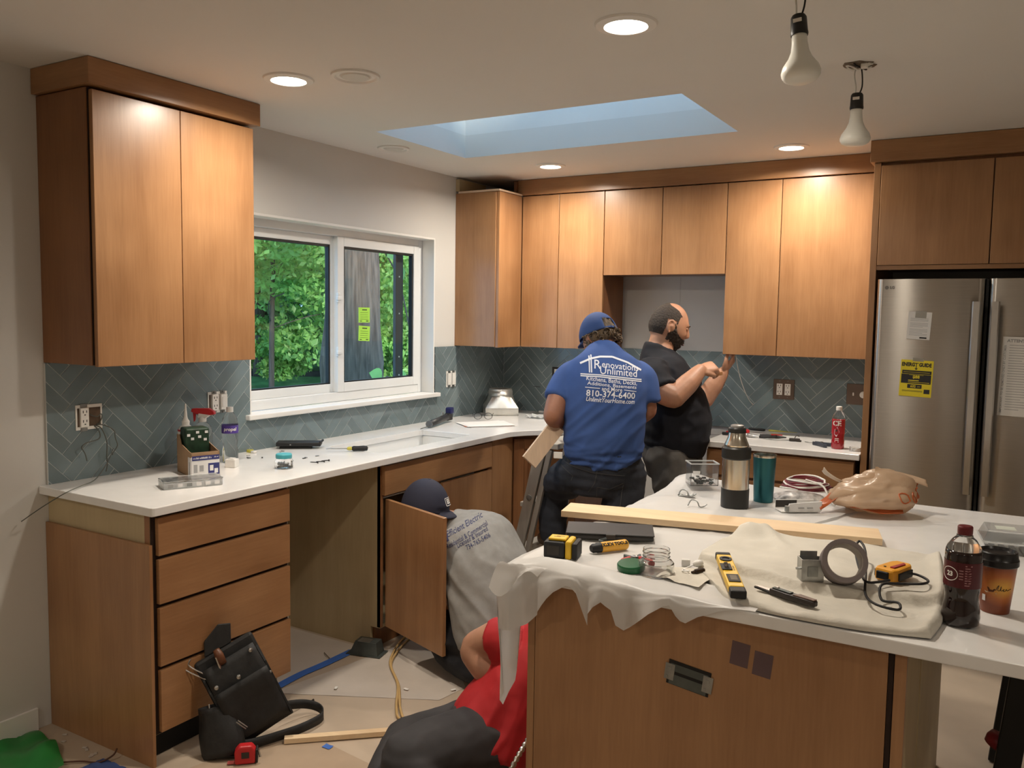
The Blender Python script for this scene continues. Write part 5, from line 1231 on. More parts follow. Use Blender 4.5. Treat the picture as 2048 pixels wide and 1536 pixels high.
o = build(MB().lathe([(.040, 0), (.045, .004), (.045, .030), (.038, .038), (.0335, .040), (.0335, .046), (.0350, .047), (.0335, .049), (.0335, .056), (.0350, .057), (.0335, .059), (.0335, .066), (.0315, .066), (.0315, .041), (.042, .032), (.042, .005), (.001, .004)], 36), 'glass', mat('jar_glass', (.94,.95,.93), .05, trans=.95, ior=1.3), t); smooth_by_angle(o, .5)
for k, (x, y, lb, m) in enumerate(((2.355, -2.935, 'small white foam block beside the glass jar', 'white_plastic'),)):
    single(MB().box((-.011, -.006, 0), (.011, .006, .018)), 'foam_block', m, lb, 'block', M=T(x, y, zt_(x, y), rz=.4), bevel=.002)
t = thing('earbud_cord', 'small white corded plug beside the glass jar', 'plug', T(2.378, -2.945, zt_(2.37, -2.94), rz=.5))
build(MB().lathe([(.004, 0), (.008, .006), (.009, .018), (.005, .026)], 14, T(0, 0, .009, ry=1.3)), 'plug_body', 'white_plastic', t, smooth=True); build(MB().tube(cr([(.0, 0, .008), (-.02, -.015, .004), (-.035, -.045, .006), (-.02, -.06, .01), (-.028, -.03, .004)], 5), .0018, 5), 'cord', 'white_plastic', t)
t = thing('driver_bit', 'small dark metal driver bit holder beside the level', 'driver bit', T(2.405, -2.985, cz(2.42, -2.97)-.004, rz=1.1))
Mbx = Matrix(((0,0,1,0),(0,1,0,0),(-1,0,0,.007),(0,0,0,1)))
build(MB().lathe([(.003, -.022), (.004, -.012), (.0062, -.010), (.0068, .016), (.005, .02)], 8, Mbx), 'bit', mat('bit_dark', (.05,.035,.03), .35, .6), t)
# ---- tools on the canvas
Mlv = T(2.500, -3.035, cz(2.50, -3.06)+.014, rz=-1.13, ry=.075)
t = thing('spirit_level', 'yellow torpedo spirit level with black ends on the canvas', 'level', Mlv)
Lh = .128
build(MB().box((-Lh+.018, -.018, 0), (Lh-.03, .018, .019)), 'yellow_body', 'yellow_plastic', t, bevel=.003)
build(MB().box((-Lh, -.0185, -.0005), (-Lh+.0175, .0185, .0195)), 'end_cap', 'black_rubber', t, bevel=.004); build(MB().box((Lh-.0295, -.0185, -.0005), (Lh, .0185, .0195)), 'end_cap', 'black_rubber', t, bevel=.004)
o = build(MB().lathe([(.015, .019), (.015, .0215), (.009, .0215), (.009, .0195)], 20, T(-.075, 0, 0)), 'vial_ring', 'black_rubber', t)
build(MB().box((-.04, -.0195, .0192), (.0, .006, .022)), 'vial_window', 'black_rubber', t, bevel=.002); build(MB().tube([(-.036, -.006, .022), (-.006, -.006, .022)], .0055, 10), 'vial', 'clear_plastic', t)
build(MB().box((.028, -.014, .0192), (.074, .014, .0212)), 'oval_recess', 'slot', t, bevel=.004); build(MB().box((.036, -.008, .0212), (.066, .008, .0216)), 'recess_face', mat('rec_br', (.12,.09,.05), .5), t)
build(MB().box((-.030, .0085, .0191), (-.012, .0125, .0194)).box((-.008, .0085, .0191), (.0, .0125, .0194)), 'print', 'print_ochre', t, kind='stuff')
Mkn = frame((2.640, -3.082, cz(2.64, -3.082)+.003), (.149, -.065, 0), (.065, .149, 0))
t = thing('folding_knife', 'open folding utility knife with a brown handle on the canvas', 'knife', Mkn)
build(MB().prism([(-.082, -.002), (-.078, .006), (-.03, .011), (-.03, -.006)], .004, .0055), 'blade', 'tool_steel', t); build(MB().prism([(-.082, -.004), (-.03, -.010), (-.03, .010), (-.055, .006)], .0, .0038), 'blade_holder', 'black_rubber', t)
build(MB().prism([(-.035, -.011), (.01, -.013), (.055, -.010), (.082, -.006), (.082, .008), (.06, .011), (.0, .012), (-.035, .011)], .0, .013), 'handle', mat('knife_black', (.03,.022,.02), .4), t, bevel=.003)
build(MB().prism([(.028, -.010), (.08, -.005), (.08, .007), (.035, .0095)], .0132, .0155), 'brown_scale', mat('knife_brown', (.13,.062,.035), .4), t, bevel=.001); build(MB().prism([(-.03, -.006), (.02, -.007), (.02, .006), (-.03, .006)], .0132, .016), 'lock_plate', 'galv_dark', t, bevel=.002); build(MB().lathe([(.005, .016), (.005, .018), (.003, .0185)], 12, T(-.02, 0, 0)), 'pivot', 'tool_steel', t)
Mgb = T(2.672, -2.968, cz(2.675, -2.97)+.003, rz=.50)
t = thing('device_box', 'small open galvanised electrical box next to the tape roll', 'electrical box', Mgb)
h_ = .052; b = MB().box((-.026, -.018, 0), (.026, .018, .0015)).box((-.026, -.018, .0015), (.026, -.0165, h_)).box((-.026, .0165, .0015), (.026, .018, h_)).box((-.026, -.0165, .0015), (-.0245, .0165, h_)).box((.0245, -.0165, .0015), (.026, .0165, h_))
mat('galv_bright', (.42,.43,.42), .38, .9, var=.25, scale=25)
build(b, 'box_shell', 'galv_bright', t); build(MB().box((-.02, .0182, h_-.004), (.02, .0195, h_+.012)), 'mounting_ear', 'galv_bright', t); build(MB().lathe([(.003, 0), (.003, .012)], 8, T(-.026, -.012, .03, ry=-PI/2)), 'screw', 'galv_bright', t); build(MB().box((-.012, -.0195, .012), (.012, -.0182, .036)), 'knockout', 'galv', t, bevel=.004)
mat('tape_grey', (.20,.165,.16), .55, var=.06, scale=30); mat('tape_core', (.30,.26,.23), .7, var=.1)
Mtp = T(2.742, -2.955, cz(2.742, -2.97)+.051, rz=.34, rx=1.12)
t = thing('duct_tape_roll', 'grey-brown roll of duct tape standing tilted on the canvas', 'tape', Mtp)
o = build(MB().lathe([(.0405, -.024), (.0505, -.024), (.051, -.022), (.051, .022), (.0505, .024), (.0405, .024), (.0405, -.024)], 48, cap=False), 'tape', 'tape_grey', t); smooth_by_angle(o, .5)
o = build(MB().lathe([(.0385, -.0235), (.0403, -.0235), (.0403, .0235), (.0385, .0235), (.0385, -.0235)], 48, cap=False), 'core', 'tape_core', t); smooth_by_angle(o, .5)
Mt = T(2.842, -2.862, cz(2.842, -2.86)+.004, rz=-.35)
t = thing('cable_tester', 'orange and black cable tester with a looped black lead', 'tester', Mt)
build(MB().prism([(-.022, -.05), (.022, -.05), (.028, -.03), (.026, .03), (.018, .048), (-.018, .048), (-.026, .03), (-.028, -.03)], 0, .030), 'orange_shell', mat('tester_orange', (.80,.36,.03), .4), t, bevel=.006)
build(MB().box((-.031, -.035, .004), (-.0265, .03, .022)), 'side_grip', 'black_rubber', t, bevel=.002); build(MB().box((.0265, -.035, .004), (.031, .03, .022)), 'side_grip', 'black_rubber', t, bevel=.002)
build(MB().prism([(.004, -.03), (.015, -.03), (.017, .02), (.008, .03)], .0302, .033), 'red_button', mat('tester_red', (.35,.02,.03), .35), t, bevel=.001); build(MB().box((-.016, -.048, .006), (.012, -.056, .024)), 'nose', 'black_rubber', t, bevel=.002); build(MB().lathe([(.003, .030), (.003, .0315)], 10, T(-.008, -.03, 0)), 'lamp_dot', 'slot', t)
zc_ = lambda x, y: cz(x, y)+.005
pth = [(2.84, -2.925), (2.80, -2.96), (2.775, -2.90), (2.745, -2.80), (2.742, -2.725), (2.765, -2.78), (2.785, -2.90), (2.80, -3.00), (2.83, -3.06), (2.875, -3.065), (2.87, -3.02), (2.835, -3.01), (2.83, -2.975), (2.87, -2.935), (2.91, -2.925), (2.915, -2.87), (2.885, -2.845), (2.86, -2.87)]
q = [(x, y, zc_(x, y)+.004*abs(math.sin(i*1.7))+(.045 if i == 4 else (.03 if i in (3, 5) else .008))) for i, (x, y) in enumerate(pth)]
build(MB().tube(cr(q, 7), .0030, 7), 'lead', 'black_rubber', t, world=True, smooth=True)
# ---- soda bottle, coffee cup, clamshell
t = thing('soda_bottle', 'bottle of dark cola with a dark red cap and label on the island', 'bottle', T(2.990, -2.985, CZ))
prof = []
for r, z in ((.030, 0), (.037, .006), (.0385, .022), (.036, .042), (.0335, .055), (.0335, .068), (.0365, .084), (.0368, .145), (.0365, .158), (.033, .172), (.024, .186), (.0155, .194), (.0135, .196), (.0135, .200)): prof.append((r, z))
o = build(MB().lathe([(.0352, .1655)]+prof[9:], 40), 'bottle_body', 'clear_plastic', t); smooth_by_angle(o, .7)
# five-lobed foot
mat('cola', (.012,.004,.003), .08, coat=.5)
lq = [(r, z) for r, z in prof[:9]]+[(.0352, .165), (.001, .1652)]
o = build(MB().lathe(lq, 40), 'cola', 'cola', t, smooth=True)
for k in range(5):
    a = 2*PI*k/5+.3
    build(MB().lathe([(.002, -.0005), (.009, .003), (.011, .014), (.006, .024)], 12, T(.027*math.cos(a), .027*math.sin(a), 0)), 'foot_lobe', 'cola', t, smooth=True)
build(MB().lathe([(.0374, .088), (.0374, .143)], 40, cap=False), 'label', mat('label_maroon', (.075,.008,.012), .3, var=.1), t, smooth=True)
aa = ANG(2.99, -2.985)
build(wrap_text('23', .014, .0378, .116, aa-.70, bold=.0006), 'lettering', 'plate_white', t)
ring = [(.0175*math.cos(k*PI/14), .0145*math.sin(k*PI/14)) for k in range(29)]
build(MB().tube(cyl(ring, .0378, .116, aa-.72), .0007, 5), 'number_ring', 'plate_white', t)
sp_ = MB()
rr = random.Random(6)
for k in range(9): sp_.add(cyl([(0, 0), (.006+.01*rr.random(), 0), (.006+.01*rr.random(), .0022), (0, .0022)], .0378, .136-.0052*k, aa+.12), [(0,1,2,3)])
for k in range(4): sp_.add(cyl([(0, 0), (.008, 0), (.008, .0022), (0, .0022)], .0378, .125-.006*k, aa-.18), [(0,1,2,3)])
build(sp_, 'small_print', mat('print_pink', (.35,.18,.18), .5), t)
o = build(MB().lathe([(.0145, .198), (.0150, .200), (.0152, .214), (.0135, .2165), (.001, .2168)], 30), 'cap', mat('cap_red', (.13,.012,.016), .35), t); smooth_by_angle(o)
build(MB().lathe([(.0165, .1945), (.0165, .1965), (.014, .197)], 30), 'neck_ring', 'clear_plastic', t)
t = thing('coffee_cup', 'paper coffee cup with a sunset print and black travel lid', 'cup', T(3.052, -2.845, CZ))
m, nt, p = _nt('cup_print'); N, L = nt.nodes, nt.links
tc = N.new('ShaderNodeTexCoord'); mp = N.new('ShaderNodeMapping'); mp.inputs['Location'].default_value = (-.02, .042, -.062)
gr = N.new('ShaderNodeTexGradient'); gr.gradient_type = 'SPHERICAL'; mp.inputs['Scale'].default_value = (14, 14, 22); mp.inputs['Location'].default_value = (-.02*14, .042*14, -.062*22)
L.new(tc.outputs['Object'], mp.inputs['Vector']); L.new(mp.outputs['Vector'], gr.inputs['Vector'])
r_ = N.new('ShaderNodeValToRGB'); r_.color_ramp.elements[0].color = (.20,.045,.012,1); r_.color_ramp.elements[1].color = (.80,.45,.05,1)
e = r_.color_ramp.elements.new(.4); e.color = (.42,.12,.02,1)
L.new(gr.outputs['Fac'], r_.inputs['Fac']); L.new(r_.outputs['Color'], p.inputs['Base Color']); p.inputs['Roughness'].default_value = .4; MATS['cup_print'] = m
o = build(MB().lathe([(.029, .0), (.0295, .001), (.0405, .112), (.041, .114), (.039, .114), (.001, .112)], 40), 'paper_cup', 'cup_print', t); smooth_by_angle(o)
o = build(MB().lathe([(.0418, .108), (.0435, .110), (.0435, .122), (.0415, .125), (.0400, .138), (.0375, .140), (.035, .134), (.001, .134)], 44), 'lid', mat('lid_black', (.013,.012,.012), .3), t); smooth_by_angle(o, .5)
def cup_text(body, size, z, ang, **k):
    tb = text_mb(body, size, **k); r0 = lambda zz: .0295+(zz-.001)*.0991+.0008
    tb.v = [Vector((r0(z+p.y)*math.cos(ang+p.x/r0(z)), r0(z+p.y)*math.sin(ang+p.x/r0(z)), z+p.y)) for p in tb.v]; return tb
rc = lambda zz: .0295+(zz-.001)*.0991+.0006
def cup_pts(pts, ang): return [Vector((rc(z)*math.cos(ang+x/rc(z)), rc(z)*math.sin(ang+x/rc(z)), z)) for x, z in pts]
ca = ANG(3.052, -2.845)
scr = [(q.x, q.z) for q in cr([(.000, 0, .056), (.004, 0, .066), (.006, 0, .068), (.004, 0, .058), (.008, 0, .057), (.011, 0, .067), (.010, 0, .057), (.014, 0, .058), (.017, 0, .061), (.015, 0, .056), (.020, 0, .057), (.022, 0, .061), (.024, 0, .057), (.028, 0, .059), (.034, 0, .061)], 4)]
build(MB().tube(cup_pts(scr, ca), .0006, 5), 'script', 'slot', t)
build(MB().add(cup_pts([(-.018, .062), (.0, .059), (-.004, .052), (-.014, .051)], ca), [(0,1,2,3)]), 'cup_picture', mat('cup_brown', (.10,.03,.01), .5), t)
build(MB().add(cup_pts([(-.024, .052), (-.014, .050), (.002, .050), (.002, .048), (-.020, .048)], ca), [(0,1,2,3,4)]), 'saucer_picture', mat('cup_cream', (.55,.42,.28), .5), t)
build(MB().add(cyl([(-.004, 0), (.004, 0), (.004, .014), (-.004, .014)], .0345, .028, ANG(3.052, -2.845)-.72), [(0,1,2,3)]), 'barcode', 'card_white', t)
t = thing('clamshell_box', 'empty clear plastic clamshell food box on the far island corner', 'food box', T(3.085, -2.235, CZ, rz=.15))
def tray(z0, z1, s0, s1):
    w0, d0, w1, d1 = .085*s0, .06*s0, .085*s1, .06*s1
    return MB().add([(-w0,-d0,z0),(w0,-d0,z0),(w0,d0,z0),(-w0,d0,z0),(-w1,-d1,z1),(w1,-d1,z1),(w1,d1,z1),(-w1,d1,z1)], [(0,3,2,1),(0,1,5,4),(1,2,6,5),(2,3,7,6),(3,0,4,7)])
build(tray(.001, .034, .85, 1.), 'base', 'clear_plastic', t, solid=.0008); build(tray(.066, .036, .85, 1.), 'cover', 'clear_plastic', t, solid=.0008)
build(MB().box((-.09, -.065, .0342), (.09, .065, .0358)), 'rim', 'frosted', t); build(MB().box((-.05, -.035, .0665), (.0, .01, .067)), 'label', mat('label_pale', (.62,.66,.58), .5), t)
for k in range(5): build(MB().box((-.06+.026*k, -.04, .002), (-.046+.026*k, .04, .006)), 'rib', 'frosted', t)
# ================================================================== FLOOR THINGS
mat('kraft_pale', (.52,.46,.40), .7, var=.08, scale=5); mat('kraft', (.40,.30,.21), .75, var=.10, scale=4); mat('tape_blue', (.05,.15,.50), .6, var=.08)
def wavy(poly_pts, z, amp, nm, m, label, cat='paper', n=18):
    a, b_, c, d_ = [Vector((*p, 0)) for p in poly_pts]
    P = [[(a.lerp(b_, u)).lerp(d_.lerp(c, u), v) for v in np.linspace(0, 1, n)] for u in np.linspace(0, 1, n)]
    for r in P:
        for p in r: p.z = z+amp*abs(noise.noise(Vector((p.x*6, p.y*6, z*100))))
    return single(MB().grid(P), nm, m, label, cat, smooth=True)
wavy([(.02, -2.60), (.02, -2.05), (.485, -2.05), (.485, -2.60)], .0016, .001, 'floor_sheet', 'kraft_pale', 'pale protective paper in the empty dishwasher bay')
wavy([(.50, -2.62), (.78, -1.10), (1.30, -1.05), (1.12, -2.30)], .0012, .001, 'floor_sheet', 'kraft_pale', 'pale protective paper running along the sink cabinet')
wavy([(.95, -1.95), (1.25, -1.60), (1.85, -2.35), (1.62, -2.62)], .0024, .003, 'floor_sheet', 'kraft', 'brown paper sheet lying askew beside the kneeling man')
wavy([(.60, -3.60), (.80, -2.78), (2.2, -2.95), (2.1, -4.1)], .0014, .002, 'floor_sheet', 'kraft', 'brown paper sheet in front of the drawer cabinet')
mp_ = [(.483, -2.572), (.476, -2.43), (.486, -2.285), (.489, -2.108)]
q = cr([(x, y, 0) for x, y in mp_], 6)
single(MB().grid([[p+Vector((-.022, 0, .0045)), p+Vector((.022, 0, .0045))] for p in q]), 'masking_tape', 'tape_blue', 'strip of blue masking tape along the dishwasher bay edge', 'tape', solid=.0008)
single(MB().grid([[Vector((x, y, .004+.006*abs(x-1.0)*20*(y > -2.82))) for y in (-2.835, -2.822, -2.81)] for x in (.985, 1.0, 1.02)]), 'masking_tape', 'tape_blue', 'small torn scrap of blue tape in front of the wood stick', 'tape')
# sticks
def stick(a, b_, w_, h_, label, m='pine'):
    a, b_ = Vector((*a, 0)), Vector((*b_, 0)); d_ = b_-a
    M = frame(a+Vector((0, 0, .0045)), d_, Vector((0, 0, 1)).cross(d_))
    return single(MB().box((0, -w_/2, 0), (d_.length, w_/2, h_), M), 'wood_stick', m, label, 'wood stick', bevel=.001)
stick((.850, -2.885), (1.42, -2.375), .030, .019, 'long pale pine stick on the floor beside the tool pouch')
single(MB().box((-.06, -.035, 0), (.06, .035, .045)), 'wood_block', 'carcass_ply', 'short offcut of plywood behind the seated man in red', 'wood block', M=T(1.335, -2.30, .006, rz=.3), bevel=.001)
# metal register boot
t = thing('metal_box', 'dark galvanised metal floor box at the toe of sink cabinet', 'metal box', T(.560, -2.090, .0045, rz=.25))
build(MB().box((-.085, -.045, 0), (.085, .045, .003)), 'flange', 'galv_dark', t)
build(MB().add([(-.07,-.04,.003),(.07,-.04,.003),(.07,.04,.003),(-.07,.04,.003),(-.045,-.03,.062),(.06,-.03,.062),(.06,.03,.062),(-.045,.03,.062)], [(0,1,5,4),(1,2,6,5),(2,3,7,6),(3,0,4,7),(4,5,6,7)]), 'box_body', 'galv_dark', t, bevel=.002)
build(MB().box((-.03, -.034, .062), (.03, .012, .064)), 'lid_seam', 'galv', t)
# cable pair
mat('cable_tan', (.55,.37,.16), .5)
base = [(.585, -1.78), (.610, -1.90), (.670, -2.035), (.745, -2.149), (.895, -2.286), (1.02, -2.45), (1.097, -2.525), (1.198, -2.531), (1.32, -2.538), (1.42, -2.56)]
t = thing('cable', 'pair of tan electrical cables snaking across the floor', 'cable', T(.6, -1.9, .005))
for k, off in enumerate((0, .018)):
    zz = [.012]*6+[.012, .027, .012, .012]
    pts = [(x+off*(1+.5*math.sin(i*1.1+k)), y+off*.4*math.cos(i*.9), (.0095 if i < 7 else (.034 if i == 7 else .010))) for i, (x, y) in enumerate(base)]
    build(MB().tube(cr(pts, 7), .0055, 8), 'strand', 'cable_tan', t, world=True, smooth=True)
single(MB().tube(cr([(.40, -2.2, .006), (.43, -2.22, .010), (.465, -2.235, .006)], 4), .002, 5), 'twig', 'bark', 'thin brown twig on the pale paper', 'twig')
# tool pouch with strap
mat('pouch_black', (.014,.014,.014), .6, var=.3, scale=30, bump=.1, bscale=60)
MP = T(.785, -2.915, .052, rz=.98) @ Matrix.Rotation(-.20, 4, 'X') @ Matrix.Rotation(-.42, 4, 'Y') @ Matrix.Scale(1.13, 4)     # leans back on the drawer fronts
t = thing('tool_pouch', 'black leather tool pouch with strap leaning on the drawer cabinet', 'tool pouch', MP)
wv = lambda p, k=1.: p+Vector((0, .006*noise.noise(p*14)*k, 0))
body = [[Vector((x*(1-.12*z/.3), -.03*math.sin(PI*(z+.02)/.36)-.01, z)) for x in np.linspace(-.095, .095, 10)] for z in np.linspace(0, .27, 12)]
bb_ = MB().box((-.098, -.008, .0), (.098, .012, .30)); build(bb_, 'back_panel', 'pouch_black', t, bevel=.01)
pb = MB().grid([[wv(p) for p in r] for r in body]); build(pb, 'front_pocket', 'pouch_black', t, smooth=True, solid=.006)
for s in (-1, 1): build(MB().prism([(0, 0), (.045, .01), (.040, .20), (0, .26)], s*.092-.003, s*.092+.003, Matrix(((0,0,1,0),(-1,0,0,0),(0,1,0,0),(0,0,0,1)))), 'gusset', 'pouch_black', t)
build(MB().grid([[wv(Vector((x, -.045-.012*math.sin(PI*(z-.10)/.2)-.002, z))) for x in np.linspace(-.088, .088, 9)] for z in np.linspace(.02, .19, 9)]), 'outer_pocket', 'pouch_black', t, smooth=True, solid=.006)
build(MB().prism([(-.06, .30), (.03, .30), (.055, .355), (.02, .372), (-.04, .345)], -.002, .006, Matrix(((1,0,0,0),(0,0,1,0),(0,1,0,0),(0,0,0,1)))), 'flap', 'pouch_black', t, bevel=.003)
for x, z in ((.068, .255), (.0, .205), (-.07, .212)): build(MB().lathe([(.0075, 0), (.0065, .003), (.001, .0045)], 12, frame((x, -.062 if z < .24 else -.042, z), (1,0,0), (0,0,1))), 'rivet', 'tool_steel', t)
for x in (.082, .09): build(MB().lathe([(.005, 0), (.004, .003), (.001, .004)], 10, frame((x, -.05, .165-.2*(x-.08)), (1,0,0), (0,0,1))), 'rivet', 'tool_steel', t)
build(MB().tube([(-.06, -.068, .09), (-.045, -.068, .055)], .002, 5), 'clip', 'tool_steel', t); build(MB().tube([(-.066, -.068, .088), (-.051, -.068, .053)], .002, 5), 'clip', 'tool_steel', t)
build(MB().lathe([(.012, 0), (.014, .03), (.010, .05)], 12, T(-.02, -.03, .26)), 'tool_grip', mat('grip_brown', (.12,.045,.02), .4), t, smooth=True)
build(MB().tube([(-.035, -.03, .24), (-.03, -.035, .29)], .004, 6), 'tool_shank', 'tool_steel', t)
for k, dx in enumerate((0, .016)):
    q = cr([(-.085+dx, -.01, .24), (-.115+dx, -.015, .285), (-.125+dx, -.015, .31), (-.112+dx, -.015, .322)], 5)
    build(MB().tube(q, .0022, 6), 'wire_hook', 'tool_steel', t)
build(MB().tube(cr([(-.11, -.02, .17), (-.125, -.03, .13), (-.12, -.03, .09), (-.13, -.03, .06)], 5), .003, 6), 'chain', 'tool_steel', t)
def strap_(pts, w_, parent, m='pouch_black'):
    q = cr(pts, 7); P = [[p+Vector((0, 0, -w_*.5)) + Vector((0,0,w_*.5)), p+Vector((0, 0, w_))] for p in q]
    return build(MB().grid(P), 'strap', m, parent, world=True, smooth=True, solid=.004)
strap_([(.74, -2.80, .06), (.76, -2.70, .035), (.80, -2.655, .012), (.86, -2.70, .010), (.86, -2.80, .010), (.83, -2.90, .010), (.80, -2.97, .010), (.77, -3.02, .012)], .036, t)
single(MB().tube(cr([(.70, -2.70, .02), (.70, -2.63, .012), (.705, -2.585, .010)], 4), [.003]*8+[.005], 6), 'metal_rod', 'screw_dark', 'thin dark rod poking out behind the pouch', 'rod')
# second, smaller holster on the left with the red tape measure
t = thing('tool_holster', 'small black holster lying at the foot of the pouch', 'holster', T(.735, -3.065, .006, rz=.6))
build(MB().grid([[Vector((.075*math.cos(a)*(1-.25*z/.2), .045*math.sin(a), z)) + Vector((.02*noise.noise(Vector((a, z*9, 0))), 0, 0)) for a in [2*PI*k/20 for k in range(21)]] for z in np.linspace(0, .17, 10)]).xf(T(rx=-.25, ry=-.2)), 'holster_body', 'pouch_black', t, smooth=True, solid=.005)
build(MB().box((-.05, -.03, .0), (.05, .03, .012)), 'holster_base', 'pouch_black', t, bevel=.005)
t = thing('tape_measure', 'red and black tape measure beside the tool pouch', 'tape measure', T(.838, -3.055, .0048, rz=.75))
build(MB().prism([(-.034, 0), (.034, 0), (.036, .045), (.022, .064), (-.02, .064), (-.036, .045)], -.018, .018, Matrix(((1,0,0,0),(0,0,-1,0),(0,1,0,0),(0,0,0,1)))), 'case', 'red_plastic', t, bevel=.006)
build(MB().box((-.012, -.0195, .022), (.014, -.0182, .044)), 'side_badge', 'slot', t, bevel=.003); build(MB().box((.0345, -.0185, .002), (.042, .0185, .05)), 'rubber_edge', 'black_rubber', t, bevel=.003)
build(MB().box((-.060, -.010, .001), (-.034, .010, .004)), 'blade_end', mat('blade_red', (.42,.09,.08), .4), t); build(MB().tube([(.044, -.01, .045), (.05, -.01, .02)], .004, 6), 'belt_clip', 'tool_steel', t)
# green plastic in the near corner
translucent('green_film', (.03,.28,.06), .3, .2)
P = []
for u in np.linspace(0, 1, 26):
    row = []
    for v in np.linspace(0, 1, 26):
        x = .005+.36*u*(.75+.25*v); y = -3.72+.40*v-.10*u*u
        row.append(Vector((x, y, .003+.035*abs(noise.noise(Vector((x*9, y*9, 1.5))))+.03*math.exp(-((x-.2)/.05)**2)*math.exp(-((y+3.38)/.06)**2))))
    P.append(row)
single(MB().grid(P), 'green_sheet', 'green_film', 'crumpled green plastic sheet in the corner by the end panel', 'plastic sheet', smooth=True)
single(MB().grid([[Vector((.40+.14*u, -3.40+.10*v, .003+.02*abs(noise.noise(Vector((u*3, v*3, 4)))))) for v in np.linspace(0, 1, 10)] for u in np.linspace(0, 1, 10)]), 'blue_rag', mat('rag_blue', (.05,.09,.25), .8), 'blue rag on the floor before the end panel', 'rag', smooth=True)
single(MB().tube(cr([(.30, -3.42, .012), (.36, -3.36, .008), (.42, -3.33, .008), (.44, -3.29, .02), (.435, -3.27, .035)], 6), .003, 6), 'loose_wire', mat('wire_brown', (.08,.03,.015), .5), 'brown wire curling up beside the end panel', 'wire', smooth=True)
rr = random.Random(77)
for k in range(7):
    x, y = .12+.28*rr.random(), -3.32+.05*rr.random()
    single(MB().box((-.008, -.006, 0), (.009, .005, .004)), 'debris', 'kraft_pale', 'pale crumb of debris before the end panel', 'scrap', M=T(x, y, .001, rz=rr.uniform(0, 3)), group='crumbs before the end panel', bevel=.002)
for k, (x, y) in enumerate(((.95, -2.30), (1.12, -2.20), (.70, -2.45), (1.20, -2.05))):
    single(MB().box((-.010, -.006, 0), (.012, .006, .004)), 'debris', 'plate_white', 'white plaster crumb on the paper near the cables', 'scrap', M=T(x, y, .005, rz=k), group='plaster crumbs by the cables', bevel=.002)
# flexible metal conduit hanging at the island side
q = [Vector((1.905, -2.80, .42))]+[Vector((1.905, -2.80, .42)).lerp(Vector((1.80, -3.16, .03)), k/40) for k in range(1, 41)]
pts = cr([(1.915, -2.80, .46), (1.895, -2.87, .36), (1.872, -2.97, .27), (1.84, -3.07, .14), (1.845, -3.20, .03)], 28)
single(MB().tube(pts, [.0075+.0022*math.sin(i*2.1) for i in range(len(pts))], 10), 'flexible_conduit', mat('conduit', (.55,.54,.52), .25, 1.), 'ribbed metal flexible conduit coming out at the island side', 'conduit', smooth=True)
single(MB().tube(cr([(1.385, -2.55, .16), (1.36, -2.50, .08), (1.38, -2.47, .03), (1.45, -2.46, .015)], 6), .0022, 6), 'loose_wire', 'wire_black', 'thin black wire hanging below the elbow of the man in red', 'wire', smooth=True)
# black work stand with red fittings under the seating overhang
mat('stand_black', (.008,.008,.008), .5); mat('stand_red', (.28,.02,.03), .4)
t = thing('work_stand', 'black folding work stand with red fittings under the island overhang', 'work stand', T(3.25, -2.05, 0))
def leg_(a, b_, w_): 
    a, b_ = Vector(a), Vector(b_); d_ = b_-a; M = frame(a, d_, Vector((0, 1, 0)))
    return build(MB().box((0, -.016, -.02), (d_.length, .016, w_), M), 'leg', 'stand_black', t, world=True, bevel=.004)
for y in (-2.10, -1.62): leg_((3.10, y, 0), (3.175, y, .80), .05); leg_((3.40, y, 0), (3.32, y, .80), .03)
build(MB().box((3.18, -2.12, .79), (3.33, -1.60, .85)), 'top_beam', 'stand_black', t, world=True, bevel=.004)
for z in (.13, .30): build(MB().box((3.16, -2.085, z), (3.38, -2.06, z+.055)), 'red_rail', 'stand_red', t, world=True, bevel=.006)
o = build(MB().lathe([(.001, -.02), (.03, -.018), (.034, 0), (.03, .018), (.001, .02)], 20, T(3.075, -2.06, .27, ry=.5)), 'red_knob', 'stand_red', t, world=True, smooth=True)
# ---- stepladder
mat('aluminium', (.42,.40,.36), .45, .6, var=.15, scale=20, stretch=(1,1,.2)); mat('step_grey', (.50,.48,.43), .5, .3, var=.1)
t = thing('stepladder', 'small aluminium stepladder between counter corner and range recess', 'stepladder', T(.9, -1.03, 0))
def rail(x0, z0, x1, z1, y, nm='rail', w_=.030, m='aluminium'):
    a, b_ = Vector((x0, y, z0)), Vector((x1, y, z1)); d_ = b_-a; M = frame(a, d_, Vector((0, 1, 0)))
    return build(MB().box((0, -.012, -w_), (d_.length, .012, w_), M), nm, m, t, world=True, bevel=.003)
YA, YB = -1.215, -.880
rx_ = lambda z: .853+(z-.349)*.235
for y in (YA, YB):
    rail(rx_(0), 0, rx_(.9), .9, y); rail(rx_(0)+.06, 0, rx_(.9)+.050, .88, y, 'rear_leg', .014)
    build(MB().box((rx_(0)-.035, y-.016, 0), (rx_(0)+.035, y+.016, .03)), 'rubber_foot', 'black_rubber', t, world=True, bevel=.003)
for z, zf, zr in ((.335, .045, .05), (.585, .060, .008)):
    build(MB().box((rx_(z)-zf, YA+.0125, z-.025), (rx_(z)+zr, YB-.0125, z)), 'step', 'step_grey', t, world=True, bevel=.003)
build(MB().box((rx_(.9)-.03, YA-.015, .885), (rx_(.9)+.10, YB+.015, .915)), 'top_cap', 'step_grey', t, world=True, bevel=.004)
for y in (YA-.014, YB+.014): build(MB().lathe([(.014, -.004), (.014, .004), (.008, .005)], 14, T(rx_(.62), y, .62, rx=PI/2)), 'rivet', 'galv', t, world=True)
